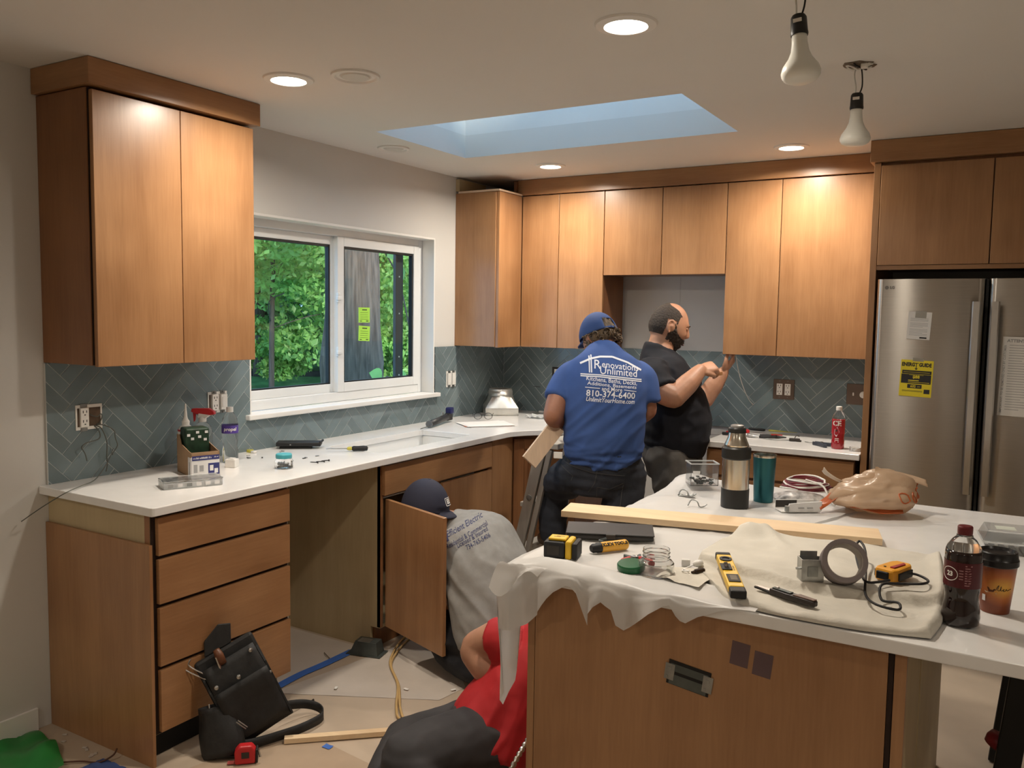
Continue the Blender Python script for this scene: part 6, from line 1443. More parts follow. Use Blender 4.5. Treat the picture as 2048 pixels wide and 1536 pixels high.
# ================================================================== PEOPLE
V3 = lambda p: Vector(p)
CR2, CF = Vector((.858, .513, 0)).normalized(), Vector((-.513, .858, 0)).normalized()   # "sideways" and "into the room"
UP = Vector((0, 0, 1))
def ring_loft(rings, right, n=28, sub=5):
    """closed loft; rings = (centre, half width, half depth)"""
    C_ = cr([r[0] for r in rings], sub)
    k = len(C_); xs = np.linspace(0, len(rings)-1, k)
    RX_ = np.interp(xs, range(len(rings)), [r[1] for r in rings]); RY_ = np.interp(xs, range(len(rings)), [r[2] for r in rings])
    v = []; f = []
    for i, c in enumerate(C_):
        t = (C_[min(i+1, k-1)]-C_[max(i-1, 0)]).normalized(); r = right-t*right.dot(t); r.normalize(); d = t.cross(r)
        for j in range(n):
            a = 2*PI*j/n; ca, sa = math.cos(a), math.sin(a)
            e = .86                                     # slightly boxy ellipse
            v.append(c+r*RX_[i]*math.copysign(abs(ca)**e, ca)+d*RY_[i]*math.copysign(abs(sa)**e, sa))
    for i in range(k-1):
        for j in range(n): j2 = (j+1) % n; f.append((i*n+j, i*n+j2, (i+1)*n+j2, (i+1)*n+j))
    f.append(tuple(range(n-1, -1, -1))); f.append(tuple((k-1)*n+j for j in range(n)))
    return MB().add(v, f)
def limb(pts, rad, sub=6, n=16, cap=True):
    C_ = cr(pts, sub); R_ = list(np.interp(np.linspace(0, len(pts)-1, len(C_)), range(len(pts)), rad))
    if cap:
        d0 = (C_[0]-C_[1]).normalized(); d1 = (C_[-1]-C_[-2]).normalized()
        C_ = [C_[0]+d0*R_[0]*.75, C_[0]+d0*R_[0]*.5]+C_+[C_[-1]+d1*R_[-1]*.5, C_[-1]+d1*R_[-1]*.75]; R_ = [R_[0]*.45, R_[0]*.82]+R_+[R_[-1]*.82, R_[-1]*.45]
    return MB().tube(C_, R_, n)
def ball(c, r, n=14):
    c = Vector(c); r = Vector(r) if not isinstance(r, (int, float)) else Vector((r, r, r))
    return MB().lathe([(math.sin(PI*k/n) if 0 < k < n else .02, -math.cos(PI*k/n)) for k in range(n+1)], 18, Matrix.Translation(c) @ Matrix.Diagonal((*r, 1)))
def organic(mbs, voxel=.010, smooth=5):
    """fuse closed pieces into one continuous skin"""
    mb = merge(*mbs); me = bpy.data.meshes.new('tmp'); me.from_pydata([tuple(p) for p in mb.v], [], mb.f)
    bm = bmesh.new(); bm.from_mesh(me); bmesh.ops.recalc_face_normals(bm, faces=bm.faces); bm.to_mesh(me); bm.free()
    ob = bpy.data.objects.new('tmp', me); sc = bpy.data.scenes.new('tmp'); sc.collection.objects.link(ob)
    r = ob.modifiers.new('r', 'REMESH'); r.mode = 'VOXEL'; r.voxel_size = voxel; r.adaptivity = 0
    s = ob.modifiers.new('s', 'SMOOTH'); s.iterations = smooth; s.factor = .5
    with bpy.context.temp_override(scene=sc, view_layer=sc.view_layers[0]): dg = bpy.context.evaluated_depsgraph_get()
    ev = ob.evaluated_get(dg); m2 = ev.to_mesh()
    co = np.empty(len(m2.vertices)*3); m2.vertices.foreach_get('co', co); no = np.empty(len(m2.vertices)*3); m2.vertices.foreach_get('normal', no)
    faces = [tuple(p.vertices) for p in m2.polygons]
    ev.to_mesh_clear(); bpy.data.objects.remove(ob); bpy.data.scenes.remove(sc); bpy.data.meshes.remove(me)
    return co.reshape(-1, 3), no.reshape(-1, 3), faces
def skin_obj(name, data, m, parent=None, fn=None):
    co, no, faces = data
    if fn is not None: co = np.array([fn(Vector(c), Vector(n_)) for c, n_ in zip(co, no)])
    mb = MB(); mb.v = [Vector(c) for c in co]; mb.f = faces
    return build(mb, name, m, parent, world=True, smooth=True, recalc=False), mb
def wrinkle(a, b_, fa, fb, amp, seed=0., amp2=.002):
    def fn(c, n_):
        q = noise.noise(Vector((c.dot(a)*fa, c.dot(b_)*fb, seed))); r = noise.noise(c*26+Vector((seed, 0, 0)))
        k = (abs(q)*-2+.6)
        return c+n_*(amp*k+amp2*r)
    return fn
# ---- heads
HA, HB, HC = .076, .098, .117
def head_pt(dx, dy, dz):
    x, y, z = HA*dx, HB*dy, HC*dz
    if z < -.02:
        t = min(1, (-.02-z)/.095); x *= 1-.28*t; y = y*(1-.10*t)+.012*t
    fr_ = max(0., dy)
    if dy > 0:
        y += .024*math.exp(-(x/.0105)**2)*sstep(.034, -.022, z)*(1-sstep(-.022, -.040, z)) if z > -.05 else 0
        y += .006*math.exp(-((z-.030)/.010)**2)*math.exp(-(x/.045)**2)*fr_
        y -= .011*math.exp(-((z-.012)/.011)**2)*math.exp(-((abs(x)-.031)/.015)**2)
        y += .007*math.exp(-((z+.056)/.007)**2)*math.exp(-(x/.022)**2)-.004*math.exp(-((z+.0635)/.003)**2)*math.exp(-(x/.022)**2)+.006*math.exp(-((z+.072)/.007)**2)*math.exp(-(x/.02)**2)
        y += .011*math.exp(-((z+.100)/.016)**2)*math.exp(-(x/.026)**2)
        y += .005*math.exp(-((z+.018)/.02)**2)*math.exp(-((abs(x)-.045)/.015)**2)
    return Vector((x, y, z))
def head_shell(M, region=None, off=0., nz=0., nf=60., nu=64, nv=48, drop=None, thick=.004):
    """closed head, or a shell patch of it lifted by off where region(x,y,z) holds"""
    b = MB(); P = []
    for j in range(nv+1):
        ph = -PI/2+PI*j/nv; row = []
        for i in range(nu):
            a = 2*PI*i/nu; dx, dy, dz = math.cos(ph)*math.sin(a), math.cos(ph)*math.cos(a), math.sin(ph)
            p = head_pt(dx, dy, dz)
            o_ = off+(nz*noise.noise(p*nf) if nz else 0)
            row.append(p+Vector((dx, dy, dz))*o_)
        P.append(row)
    v = [p for r in P for p in r]; f = []
    for j in range(nv):
        for i in range(nu):
            i2 = (i+1) % nu
            c = (P[j][i]+P[j+1][i2])*.5
            if region is None or region(c.x, c.y, c.z): f.append((j*nu+i, j*nu+i2, (j+1)*nu+i2, (j+1)*nu+i))
    used = sorted({k for q in f for k in q}); mp2 = {k: n_ for n_, k in enumerate(used)}
    b.add([M @ v[k] for k in used], [tuple(mp2[k] for k in q) for q in f])
    return b
def ear(M, s):
    r = []
    for k in range(15):
        a = -.6+2*PI*k/17; r.append(M @ Vector((s*(.079+.006*math.sin(a*.5)), -.010+.017*math.cos(a)-.004*math.sin(a), -.002+.031*math.sin(a))))
    return [MB().tube(r, .0058, 8), MB().tube([M @ Vector((s*.070, -.006, .012)), M @ Vector((s*.080, -.008, .0)), M @ Vector((s*.074, -.002, -.022))], [.014, .012, .010], 10)]
# ---- hands: local x to the thumb side, y along the fingers, z out of the back of the hand
def hand(M, side, curl=(.5, .5, .5, .5), spread=.06, thumb=(.7, .3), s=1.):
    out = []; Q = lambda p: M @ (Vector((p[0]*side, p[1], p[2]))*s)
    pal = []
    for y, w_, h_ in ((-.01, .024, .019), (.015, .032, .017), (.05, .040, .0150), (.085, .041, .0130), (.094, .036, .010)):
        pal.append((y, w_, h_))
    n = 18; v = []; f = []
    for y, w_, h_ in pal:
        for k in range(n):
            a = 2*PI*k/n; v.append(Q((w_*math.copysign(abs(math.cos(a))**.7, math.cos(a)), y, h_*math.copysign(abs(math.sin(a))**.8, math.sin(a)))))
    for i in range(len(pal)-1):
        for k in range(n): k2 = (k+1) % n; f.append((i*n+k, i*n+k2, (i+1)*n+k2, (i+1)*n+k))
    f.append(tuple(range(n-1, -1, -1))); f.append(tuple((len(pal)-1)*n+k for k in range(n))); out.append(MB().add(v, f))
    for i, (bx, L_, cu) in enumerate(zip((.031, .0105, -.0105, -.031), (.076, .084, .078, .062), curl)):
        p = Vector((bx, .080, .0)); ang = 0.; az = bx*spread*20; pts = [p.copy()]; seg = (.46, .31, .23)
        for k, sg in enumerate(seg):
            ang += cu*(1., 1.2, .8)[k]
            p = p+Vector((math.sin(az)*math.cos(ang)*.5, math.cos(ang), -math.sin(ang)))*L_*sg; pts.append(p.copy())
        out.append(limb([Q(q) for q in pts], [.0098*s, .0092*s, .0082*s, .0066*s], 4, 12))
    p = Vector((.030, .018, -.004)); q1 = p+Vector((math.sin(thumb[0])*.036, math.cos(thumb[0])*.036, -.012)); a2 = thumb[0]-thumb[1]*1.2
    q2 = q1+Vector((math.sin(a2)*.030, math.cos(a2)*.030, -.010-.01*thumb[1])); a3 = a2-thumb[1]*.8; q3 = q2+Vector((math.sin(a3)*.024, math.cos(a3)*.024, -.008))
    out.append(limb([Q(p), Q(q1), Q(q2), Q(q3)], [.0155*s, .0125*s, .0108*s, .0085*s], 4, 12))
    return out
def hframe(wrist, toward, back):
    """hand matrix at wrist: y toward fingertips, z = back-of-hand direction"""
    y = Vector(toward).normalized(); z = Vector(back); z = (z-y*z.dot(y)).normalized(); x = y.cross(z)
    M = Matrix((x, y, z)).transposed().to_4x4(); M.translation = Vector(wrist); return M
def shoe(ankle, toe_dir, parent, m='boot', L_=.27):
    a = Vector(ankle); d = Vector(toe_dir).normalized(); z0 = a.z-.075
    pts = [(a-d*.07+UP*(-.045), .040), (a-d*.01+UP*(-.03), .046), (a+d*.08+UP*(-.045), .044), (a+d*.15+UP*(-.055), .040), (a+d*.175+UP*(-.058), .030)]
    data = organic([limb([p for p, _ in pts], [r for _, r in pts]), limb([a-d*.02+UP*.03, a-d*.02-UP*.04], [.048, .048])], .009, 3)
    def fn(c, n_): c = c.copy(); c.z = max(c.z, z0); return c
    return skin_obj('shoe', data, m, parent, fn)[0]
mat('skin', (.43,.225,.140), .5, var=.10, scale=22, sss=.12, bump=.05, bscale=90); mat('skin_tan', (.36,.165,.10), .5, var=.10, scale=22, sss=.1, bump=.05, bscale=90)
mat('shirt_blue', (.042,.092,.275), .85, var=.07, scale=12, bump=.06, bscale=300); mat('shirt_black', (.0055,.0065,.0115), .85, var=.15, scale=12, bump=.05, bscale=300)
mat('shirt_grey', (.27,.265,.25), .9, var=.08, scale=30, bump=.06, bscale=300); mat('shirt_red', (.42,.014,.018), .7, var=.08, scale=12)
mat('jeans', (.022,.026,.036), .85, var=.35, scale=9, bump=.10, bscale=250); mat('pants_grey', (.075,.068,.060), .85, var=.2, scale=10, bump=.08, bscale=200); mat('pants_dark', (.040,.038,.040), .85, var=.25, scale=8); mat('pants_night', (.012,.013,.017), .85, var=.3, scale=8)
mat('cap_blue', (.03,.065,.19), .8, var=.08, bump=.05, bscale=200); mat('cap_navy', (.025,.027,.048), .8, var=.1, bump=.05, bscale=200)
mat('hair_brown', (.11,.072,.038), .55, var=.6, scale=70, stretch=(1,1,.5), bump=.5, bscale=150); mat('hair_dark', (.035,.024,.017), .7, var=.4, scale=120, bump=.4, bscale=300); mat('boot', (.10,.06,.035), .6, var=.2, scale=12)
mat('eye_white', (.7,.68,.64), .2); mat('eye_dark', (.02,.012,.008), .15); mat('print_white', (.78,.80,.84), .7, var=.02); mat('print_navy', (.03,.035,.10), .7)
def subdiv(mb, L_=.008):
    me = bpy.data.meshes.new('t'); me.from_pydata([tuple(p) for p in mb.v], [], mb.f); bm = bmesh.new(); bm.from_mesh(me)
    bmesh.ops.triangulate(bm, faces=bm.faces)
    for _ in range(3):
        ee = [e for e in bm.edges if e.calc_length() > L_]
        if not ee: break
        bmesh.ops.subdivide_edges(bm, edges=ee, cuts=1); bmesh.ops.triangulate(bm, faces=[q for q in bm.faces if len(q.verts) > 3])
    bm.verts.index_update(); r = MB().add([v.co.copy() for v in bm.verts], [tuple(v.index for v in q.verts) for q in bm.faces]); bm.free(); bpy.data.meshes.remove(me); return r
def project(mb2d, target, O, ex, ey, dirv, off=.0022):
    """lay flat artwork (x,y) onto the cloth mesh along dirv"""
    bvh = BVHTree.FromPolygons([tuple(p) for p in target.v], target.f)
    r = MB(); mp2 = {}; 
    for k, p in enumerate(mb2d.v):
        s = O+ex*p.x+ey*p.y-dirv*.6; h = bvh.ray_cast(s, dirv, 2.)
        if h[0] is not None: mp2[k] = len(r.v); r.v.append(h[0]-dirv*off)
    r.f = [tuple(mp2[k] for k in q) for q in mb2d.f if all(k in mp2 for k in q)]
    return r
def strip2d(pts, w_):
    b = MB()
    for (x0, y0), (x1, y1) in zip(pts[:-1], pts[1:]):
        d = Vector((x1-x0, y1-y0)); n_ = Vector((-d.y, d.x)).normalized()*w_/2
        b.add([(x0-n_.x, y0-n_.y, 0), (x1-n_.x, y1-n_.y, 0), (x1+n_.x, y1+n_.y, 0), (x0+n_.x, y0+n_.y, 0)], [(0,1,2,3)])
    return b
def fit_text(body, w_, h_, cx, cy, rot=0., **k):
    """text scaled to a given width and cap height, centred at cx,cy"""
    tb = text_mb(body, 1., **k); xs = [p.x for p in tb.v]; ys = [p.y for p in tb.v]
    mx, my = (min(xs)+max(xs))/2, (min(ys)+max(ys))/2; sx, sy = w_/(max(xs)-min(xs)), h_/(max(ys)-min(ys))
    c, s = math.cos(rot), math.sin(rot)
    tb.v = [Vector((cx+(p.x-mx)*sx*c-(p.y-my)*sy*s, cy+(p.x-mx)*sx*s+(p.y-my)*sy*c, 0)) for p in tb.v]; return tb
def person(name_label, data):
    o, mb = skin_obj('person', data, 'skin'); tag(o, name_label, 'person'); return o

# ------------------------------------------------------------------ man in the blue shirt (back to us, one foot on the ladder)
hd1 = Vector((1.234, -1.095, 1.458)); fwd = (CF*.80-CR2*.50-UP*.42).normalized(); rt = fwd.cross(UP).normalized(); hu = rt.cross(fwd)
MH1 = Matrix((rt, fwd, hu)).transposed().to_4x4(); MH1.translation = hd1
tor1 = [(V3((1.322, -1.214, .80)), .170, .125), (V3((1.329, -1.235, .93)), .172, .13), (V3((1.337, -1.245, 1.05)), .178, .135), (V3((1.334, -1.235, 1.20)), .18, .12), (V3((1.312, -1.20, 1.295)), .155, .095), (V3((1.292, -1.165, 1.362)), .085, .072), (V3((1.268, -1.13, 1.41)), .062, .062), (V3((1.243, -1.10, 1.45)), .055, .058)]
LW, RW = V3((1.085, -1.150, 1.02)), V3((1.30, -.93, 1.03))
ML1 = hframe(LW, CF*.9-CR2*.2-UP*.15, UP*.2-CR2); MR1 = hframe(RW, CF*.8-CR2*.5, UP*.6+CR2*.5)
body1 = organic([ring_loft(tor1, CR2), head_shell(MH1), *ear(MH1, 1), *ear(MH1, -1),
    limb([(1.205, -1.25, 1.265), (1.160, -1.36, 1.185), (1.150, -1.415, 1.085)], [.046, .056, .050]), limb([(1.150, -1.415, 1.085), (1.115, -1.30, 1.04), tuple(LW)], [.050, .048, .032]),
    limb([(1.425, -1.11, 1.265), (1.488, -1.12, 1.20), (1.505, -1.10, 1.11)], [.046, .056, .050]), limb([(1.505, -1.10, 1.11), (1.42, -1.0, 1.06), tuple(RW)], [.050, .046, .032]),
    *hand(ML1, 1, (.7, .7, .7, .8)), *hand(MR1, -1, (.6, .6, .7, .7)),
    limb([(1.215, -1.27, .79), (1.09, -1.18, .70), (1.005, -1.10, .665)], [.088, .078, .062]), limb([(1.005, -1.10, .665), (1.01, -1.115, .53), (1.008, -1.12, .42)], [.062, .058, .042]),
    limb([(1.42, -1.165, .78), (1.432, -1.20, .45), (1.428, -1.194, .09)], [.088, .064, .044])], .008, 3)
p1 = person('person in blue printed T-shirt and blue cap, seen from behind, one foot on the stepladder', body1)
p1.data.materials[0] = MATS['skin_tan']
sh1 = [(V3((1.336, -1.225, .872)), .190, .150), (V3((1.338, -1.235, .91)), .193, .155), (V3((1.342, -1.245, 1.00)), .196, .155), (V3((1.340, -1.243, 1.10)), .203, .152), (V3((1.336, -1.235, 1.20)), .212, .145), (V3((1.320, -1.21, 1.275)), .205, .128), (V3((1.307, -1.188, 1.325)), .182, .108), (V3((1.292, -1.165, 1.370)), .110, .088), (V3((1.276, -1.140, 1.400)), .072, .074)]
ex_, ey_ = CR2, UP
shirt1 = organic([ring_loft(sh1, CR2), limb([(1.215, -1.24, 1.285), (1.170, -1.29, 1.250), (1.150, -1.370, 1.150)], [.078, .084, .078], cap=False), limb([(1.425, -1.11, 1.285), (1.475, -1.110, 1.250), (1.505, -1.125, 1.140)], [.078, .084, .078], cap=False)], .009, 9)
da = (ex_*math.cos(.75)+ey_*math.sin(.75)); db_ = (ex_*-math.sin(.75)+ey_*math.cos(.75))
def w1(c, n_):
    k = sstep(1.28, 1.05, c.z); q = noise.noise(Vector((c.dot(da)*3.2, c.dot(db_)*17, 2.))); q2 = noise.noise(Vector((c.dot(ex_)*6, c.dot(ey_)*26, 8.)))
    amp = .010*k*(.6-abs(q)*2.2)+.009*sstep(.99, .90, c.z)*(.5-abs(q2)*2)+.003*noise.noise(c*12)
    return c+n_*amp
s1o, s1m = skin_obj('shirt', shirt1, 'shirt_blue', p1, w1)
# the printed back
U1 = .00243; PX = lambda px, py: ((px-1222)*U1, (765-py)*U1)
O1 = Vector((1.345, -1.375, 1.257)) + CR2*.080
art = [strip2d([PX(*q) for q in ((1163, 731), (1184, 721.5), (1203, 717.5), (1227, 717.5), (1257, 728), (1285, 743))], 3.6*U1), strip2d([PX(1181, 716), PX(1180.5, 748)], 2.4*U1), strip2d([PX(1185, 714), PX(1184.5, 748)], 2.4*U1),
       strip2d([PX(1163, 751), PX(1200, 752), PX(1240, 756), PX(1284, 761)], 2.2*U1), strip2d([PX(1163, 754.5), PX(1200, 755.5), PX(1240, 759.5), PX(1284, 764.5)], 2.2*U1),
       fit_text('R', 13*U1, 17*U1, *PX(1197, 732), -.06, bold=.006), fit_text('enovations', 74*U1, 11.5*U1, *PX(1242, 735.5), -.10, bold=.006), fit_text('U', 12*U1, 15*U1, *PX(1207, 743), -.06, bold=.004), fit_text('nlimited', 60*U1, 13.5*U1, *PX(1245, 746.5), -.10, bold=.006),
       fit_text('Kitchens, Baths, Decks,', 100*U1, 9.5*U1, *PX(1224, 763.5), -.09, bold=.010), fit_text('Additions, Basements', 97*U1, 7.6*U1, *PX(1224, 772), -.08, bold=.010), fit_text('and More', 40*U1, 7.6*U1, *PX(1223.5, 779), -.06, bold=.010),
       strip2d([PX(1171.5, 776), PX(1200, 777.5)], 1.4*U1), strip2d([PX(1247, 780), PX(1272, 783.5)], 1.4*U1), fit_text('810-374-6400', 96*U1, 12.5*U1, *PX(1221.5, 789), -.055, bold=.016), fit_text('UnlimitYourHome.com', 95*U1, 9*U1, *PX(1221, 800.5), -.05, bold=.010, shear=.25)]
pm = project(subdiv(merge(*art), .009), s1m, O1, CR2, UP, CF)
build(pm, 'shirt_print', 'print_white', s1o, world=True, recalc=False, label='white company lettering with a house outline')
jn1 = organic([ring_loft([(V3((1.318, -1.205, .70)), .150, .12), (V3((1.322, -1.214, .78)), .186, .148), (V3((1.330, -1.222, .86)), .188, .148), (V3((1.336, -1.228, .925)), .182, .146)], CR2),
    limb([(1.225, -1.27, .80), (1.10, -1.19, .72), (1.000, -1.105, .675)], [.112, .098, .078]), limb([(1.000, -1.105, .675), (1.005, -1.12, .55), (1.004, -1.125, .425)], [.078, .076, .070]),
    limb([(1.415, -1.165, .80), (1.43, -1.195, .45), (1.428, -1.194, .10)], [.116, .088, .076])], .010, 4)
j1o, j1m = skin_obj('jeans', jn1, 'jeans', p1, wrinkle(CR2, UP, 5, 20, .007, 3.))
PJ = lambda px, py: ((px-1222)*.00248, (765-py)*.00248)
OJ = Vector((1.345, -1.375, 1.215)) + CR2*.028
seam = [strip2d([PJ(*q) for q in pts], .004) for pts in ([(1222, 905), (1216, 945), (1205, 965)], [(1130, 893), (1150, 915), (1175, 935), (1172, 945)], [(1221, 953), (1222, 995), (1245, 1003), (1268, 990), (1272, 948)], [(1221, 953), (1245, 957), (1272, 945)], [(1137, 887), (1170, 900), (1215, 910), (1275, 915)], [(1135, 900), (1170, 914), (1210, 924), (1275, 930)])]
mat('stitch', (.055,.055,.058), .9)
build(project(subdiv(merge(*seam), .01), j1m, OJ, CR2, UP, CF, .003), 'stitching', 'stitch', j1o, world=True, recalc=False)
build(MB().box((-.012, -.004, -.022), (.012, .004, .022)).xf(frame((1.345+CR2.x*.0, -1.372, .885), CR2, CF)), 'belt_loop', 'jeans', j1o, world=True)
t = MB().box((-.022, -.006, -.016), (.022, .006, .016)).xf(T(1.165, -1.385, .888, rz=.3))
single(t, 'clip_on_tape', 'plate_white', 'small white tag clipped at the left hip of the man in blue', 'tag', bevel=.003)
# cap with strap opening and brim, hair below it
cap_r = lambda x, y, z: z > .012+.02*(y < -.02)*0 and not (y < -.055 and abs(x) < .032 and .018 < z < .062)
build(head_shell(MH1, cap_r, .014, .0), 'cap', 'cap_blue', p1, world=True, smooth=True, solid=.004)
brim = [[MH1 @ Vector((.072*math.sin(a), .092*math.cos(a)+r*.075*math.cos(a)**1.5, .020-.012*r-.018*abs(math.sin(a))**2*r)) for r in np.linspace(0, 1, 6)] for a in np.linspace(-1.15, 1.15, 20)]
build(MB().grid(brim), 'cap_brim', 'cap_blue', p1, world=True, smooth=True, solid=.004)
build(MB().tube([MH1 @ Vector((x, -.1105+.02*abs(x)/.033, .016)) for x in (-.034, 0, .034)], .006, 6), 'cap_strap', 'cap_blue', p1, world=True)
build(head_shell(MH1, lambda x, y, z: (y < .012 and -.050 < z < .020) or (y < -.05 and .01 < z < .07 and abs(x) < .04), .010, .012, 55), 'hair', 'hair_brown', p1, world=True, smooth=True)
rr = random.Random(12)
cur = MB()
for k in range(70):
    a = rr.uniform(1.5, 4.8); z = rr.uniform(-.055, .015); c = MH1 @ Vector((.088*math.sin(a), .108*math.cos(a), z)); r_ = rr.uniform(.007, .013)
    ax = Vector((rr.uniform(-1, 1), rr.uniform(-1, 1), rr.uniform(-1, 1))).normalized(); e1 = ax.orthogonal().normalized(); e2 = ax.cross(e1)
    cur.tube([c+(e1*math.cos(q)+e2*math.sin(q))*r_+ax*.003*q for q in np.linspace(0, 5.2, 9)], .0032, 5)
build(cur, 'curls', 'hair_brown', p1, world=True, smooth=True, kind='stuff')
shoe((1.008, -1.12, .412), (-.55, .5, 0), p1); shoe((1.428, -1.194, .076), (-.35, .9, 0), p1)
single(MB().box((-.10, -.042, -.009), (.13, .042, .009)).xf(frame(Vector((1.114, -1.428, .955)), (-CR2*.58-UP*.70-CF*.35), (CR2*.75-UP*.62+CF*.2))), 'board_offcut', 'light_wood', 'short pale board held under the arm of the man in blue', 'board', bevel=.001)

# ------------------------------------------------------------------ bearded man in the black shirt
f2 = (CR2*.97+CF*.10-UP*.30).normalized(); r2 = f2.cross(UP).normalized(); u2 = r2.cross(f2)
MH2 = Matrix((r2, f2, u2)).transposed().to_4x4() @ Matrix.Scale(1.10, 4); MH2.translation = V3((1.424, -.618, 1.515))
rs2 = -CF                                                        # his right side is toward us
tor2 = [(V3((1.478, -.650, .80)), .165, .125), (V3((1.485, -.640, .93)), .175, .155), (V3((1.480, -.635, 1.05)), .178, .150), (V3((1.430, -.645, 1.20)), .185, .125), (V3((1.397, -.655, 1.305)), .165, .10), (V3((1.388, -.655, 1.365)), .09, .08), (V3((1.395, -.645, 1.42)), .066, .068), (V3((1.405, -.635, 1.47)), .062, .066)]
RW2, LW2 = V3((1.650, -.740, 1.296)), V3((1.630, -.272, 1.262))
MR2 = hframe(RW2, CR2*.88+UP*.22+CF*.35, UP*.75-CF*.55); ML2 = hframe(LW2, UP*.80+CR2*.62, -CF*.4+CR2*.75-UP*.5)
body2 = organic([ring_loft(tor2, rs2), head_shell(MH2, nu=96, nv=72), *ear(MH2, 1), *ear(MH2, -1),
    limb([(1.418, -.86, 1.27), (1.487, -.905, 1.20), (1.565, -.895, 1.160)], [.072, .066, .060]), limb([(1.565, -.895, 1.160), (1.615, -.815, 1.230), tuple(RW2)], [.060, .054, .034]),
    limb([(1.375, -.44, 1.26), (1.46, -.37, 1.16), (1.535, -.315, 1.100)], [.070, .064, .056]), limb([(1.535, -.315, 1.100), (1.587, -.290, 1.19), tuple(LW2)], [.056, .052, .033]),
    *hand(MR2, 1, (.95, 1.25, 1.3, 1.35), .02, (.45, .8)), *hand(ML2, -1, (.35, .45, .6, .75), .10, (.6, .5)),
    limb([(1.49, -.755, .80), (1.56, -.80, .55), (1.50, -.77, .09)], [.095, .07, .046]), limb([(1.475, -.535, .80), (1.50, -.52, .45), (1.46, -.50, .09)], [.095, .07, .046])], .0055, 3)
p2 = person('person in a black T-shirt and grey trousers, bearded, reaching under the wall cabinet', body2)
sh2 = [(V3((1.475, -.650, .855)), .205, .160), (V3((1.488, -.645, .93)), .212, .186), (V3((1.488, -.638, 1.02)), .212, .184), (V3((1.466, -.640, 1.12)), .212, .168), (V3((1.428, -.647, 1.215)), .212, .145), (V3((1.402, -.655, 1.295)), .190, .125), (V3((1.388, -.657, 1.348)), .130, .102), (V3((1.386, -.655, 1.385)), .085, .088), (V3((1.390, -.650, 1.405)), .074, .080)]
shirt2 = organic([ring_loft(sh2, rs2), limb([(1.405, -.815, 1.285), (1.445, -.875, 1.235), (1.512, -.905, 1.180)], [.098, .096, .088], cap=False), limb([(1.37, -.48, 1.28), (1.42, -.415, 1.22), (1.475, -.36, 1.15)], [.092, .090, .084], cap=False)], .009, 4)
_w2 = wrinkle(CR2, UP, 7, 13, .009, 5.)
def w2(c, n_):
    c = _w2(c, n_)                                       # the belly presses against the counter end
    if c.y > -.665 and c.z < 1.0: c.x = min(c.x, 1.6485+1.2*max(0, c.z-.922))
    return c
s2o, s2m = skin_obj('shirt', shirt2, 'shirt_black', p2, w2)
jn2 = organic([ring_loft([(V3((1.475, -.65, .70)), .150, .13), (V3((1.478, -.65, .80)), .192, .155), (V3((1.482, -.648, .89)), .190, .158)], rs2), limb([(1.50, -.76, .82), (1.565, -.81, .56), (1.505, -.775, .10)], [.125, .10, .085]), limb([(1.475, -.54, .82), (1.505, -.52, .45), (1.46, -.50, .10)], [.122, .098, .085])], .010, 4)
skin_obj('trousers', jn2, 'pants_grey', p2, wrinkle(UP, CR2, 6, 16, .010, 9.))
# cropped hair: sides and back, thin patch on the crown
def crop_r(x, y, z):
    if z < -.050 or y > .045: return False
    if abs(x) > .050 and -.034 < y < .014 and z < .032: return False           # ear
    if y > -.002 and z < .018: return False
    return y < float(np.interp(z, [-.05, .03, .062, .085, .10, .13], [.02, .02, .028, .004, -.030, -.045]))+.22*max(0, abs(x)-.03)*(z > .06)
build(head_shell(MH2, crop_r, .0022, .0010, 130, 240, 180), 'hair', 'hair_dark', p2, world=True, smooth=True)
def beard_r(x, y, z):
    if y < -.014: return False
    lim = float(np.interp(y, [-.014, .004, .018, .030, .060, .075], [.020, .020, .004, -.022, -.040, -.043]))
    if z > lim: return False
    if abs(x) < .019 and -.0715 < z < -.0575: return False
    return True
build(head_shell(MH2, beard_r, .0065, .005, 110, 220, 160), 'beard', 'hair_dark', p2, world=True, smooth=True)
build(merge(*[MB().tube([MH2 @ Vector((s*x, .094-.35*max(0, x-.03)+.001, .031-.10*abs(x-.032))) for x in (.016, .026, .036, .046)], [.003, .0042, .004, .002], 6) for s in (-1, 1)]), 'eyebrows', 'hair_dark', p2, world=True, smooth=True)
for s in (-1, 1):
    e_ = build(ball(MH2 @ Vector((s*.031, .0725, .010)), .0115), 'eye', 'eye_white', p2, world=True, smooth=True)
    build(ball(MH2 @ Vector((s*.0305, .0806, .0065)), .0052), 'iris', 'eye_dark', e_, world=True, smooth=True)
    build(MB().tube([MH2 @ Vector((s*x, .0825-.55*max(0, x-.034)-.2*max(0, .026-x), .0135)) for x in (.018, .026, .034, .043)], [.0035, .0060, .0058, .003], 8), 'eyelid', 'skin', e_, world=True, smooth=True)
mt = MH2 @ Vector((0, .112, -.064))
build(MB().tube([MH2 @ Vector((x, .0985-1.6*x*x*8, -.0645)) for x in np.linspace(-.019, .019, 9)], [.0018, .003, .0036, .004, .004, .004, .0036, .003, .0018], 6), 'lips', mat('lip', (.33,.13,.10), .45), p2, world=True, smooth=True)
shoe((1.50, -.77, .076), CR2*.9-CF*.2, p2); shoe((1.46, -.50, .076), CR2, p2)
build(project(subdiv(merge(strip2d([(-.010, .004), (.010, .004)], .003), strip2d([(-.004, -.006), (.0, -.003)], .004)), .01), s2m, V3((1.50, -.80, 1.225)), CF*-.5+CR2*.3, UP, (CF*.5-CR2*.86).normalized()), 'chest_mark', 'print_white', s2o, world=True, recalc=False)
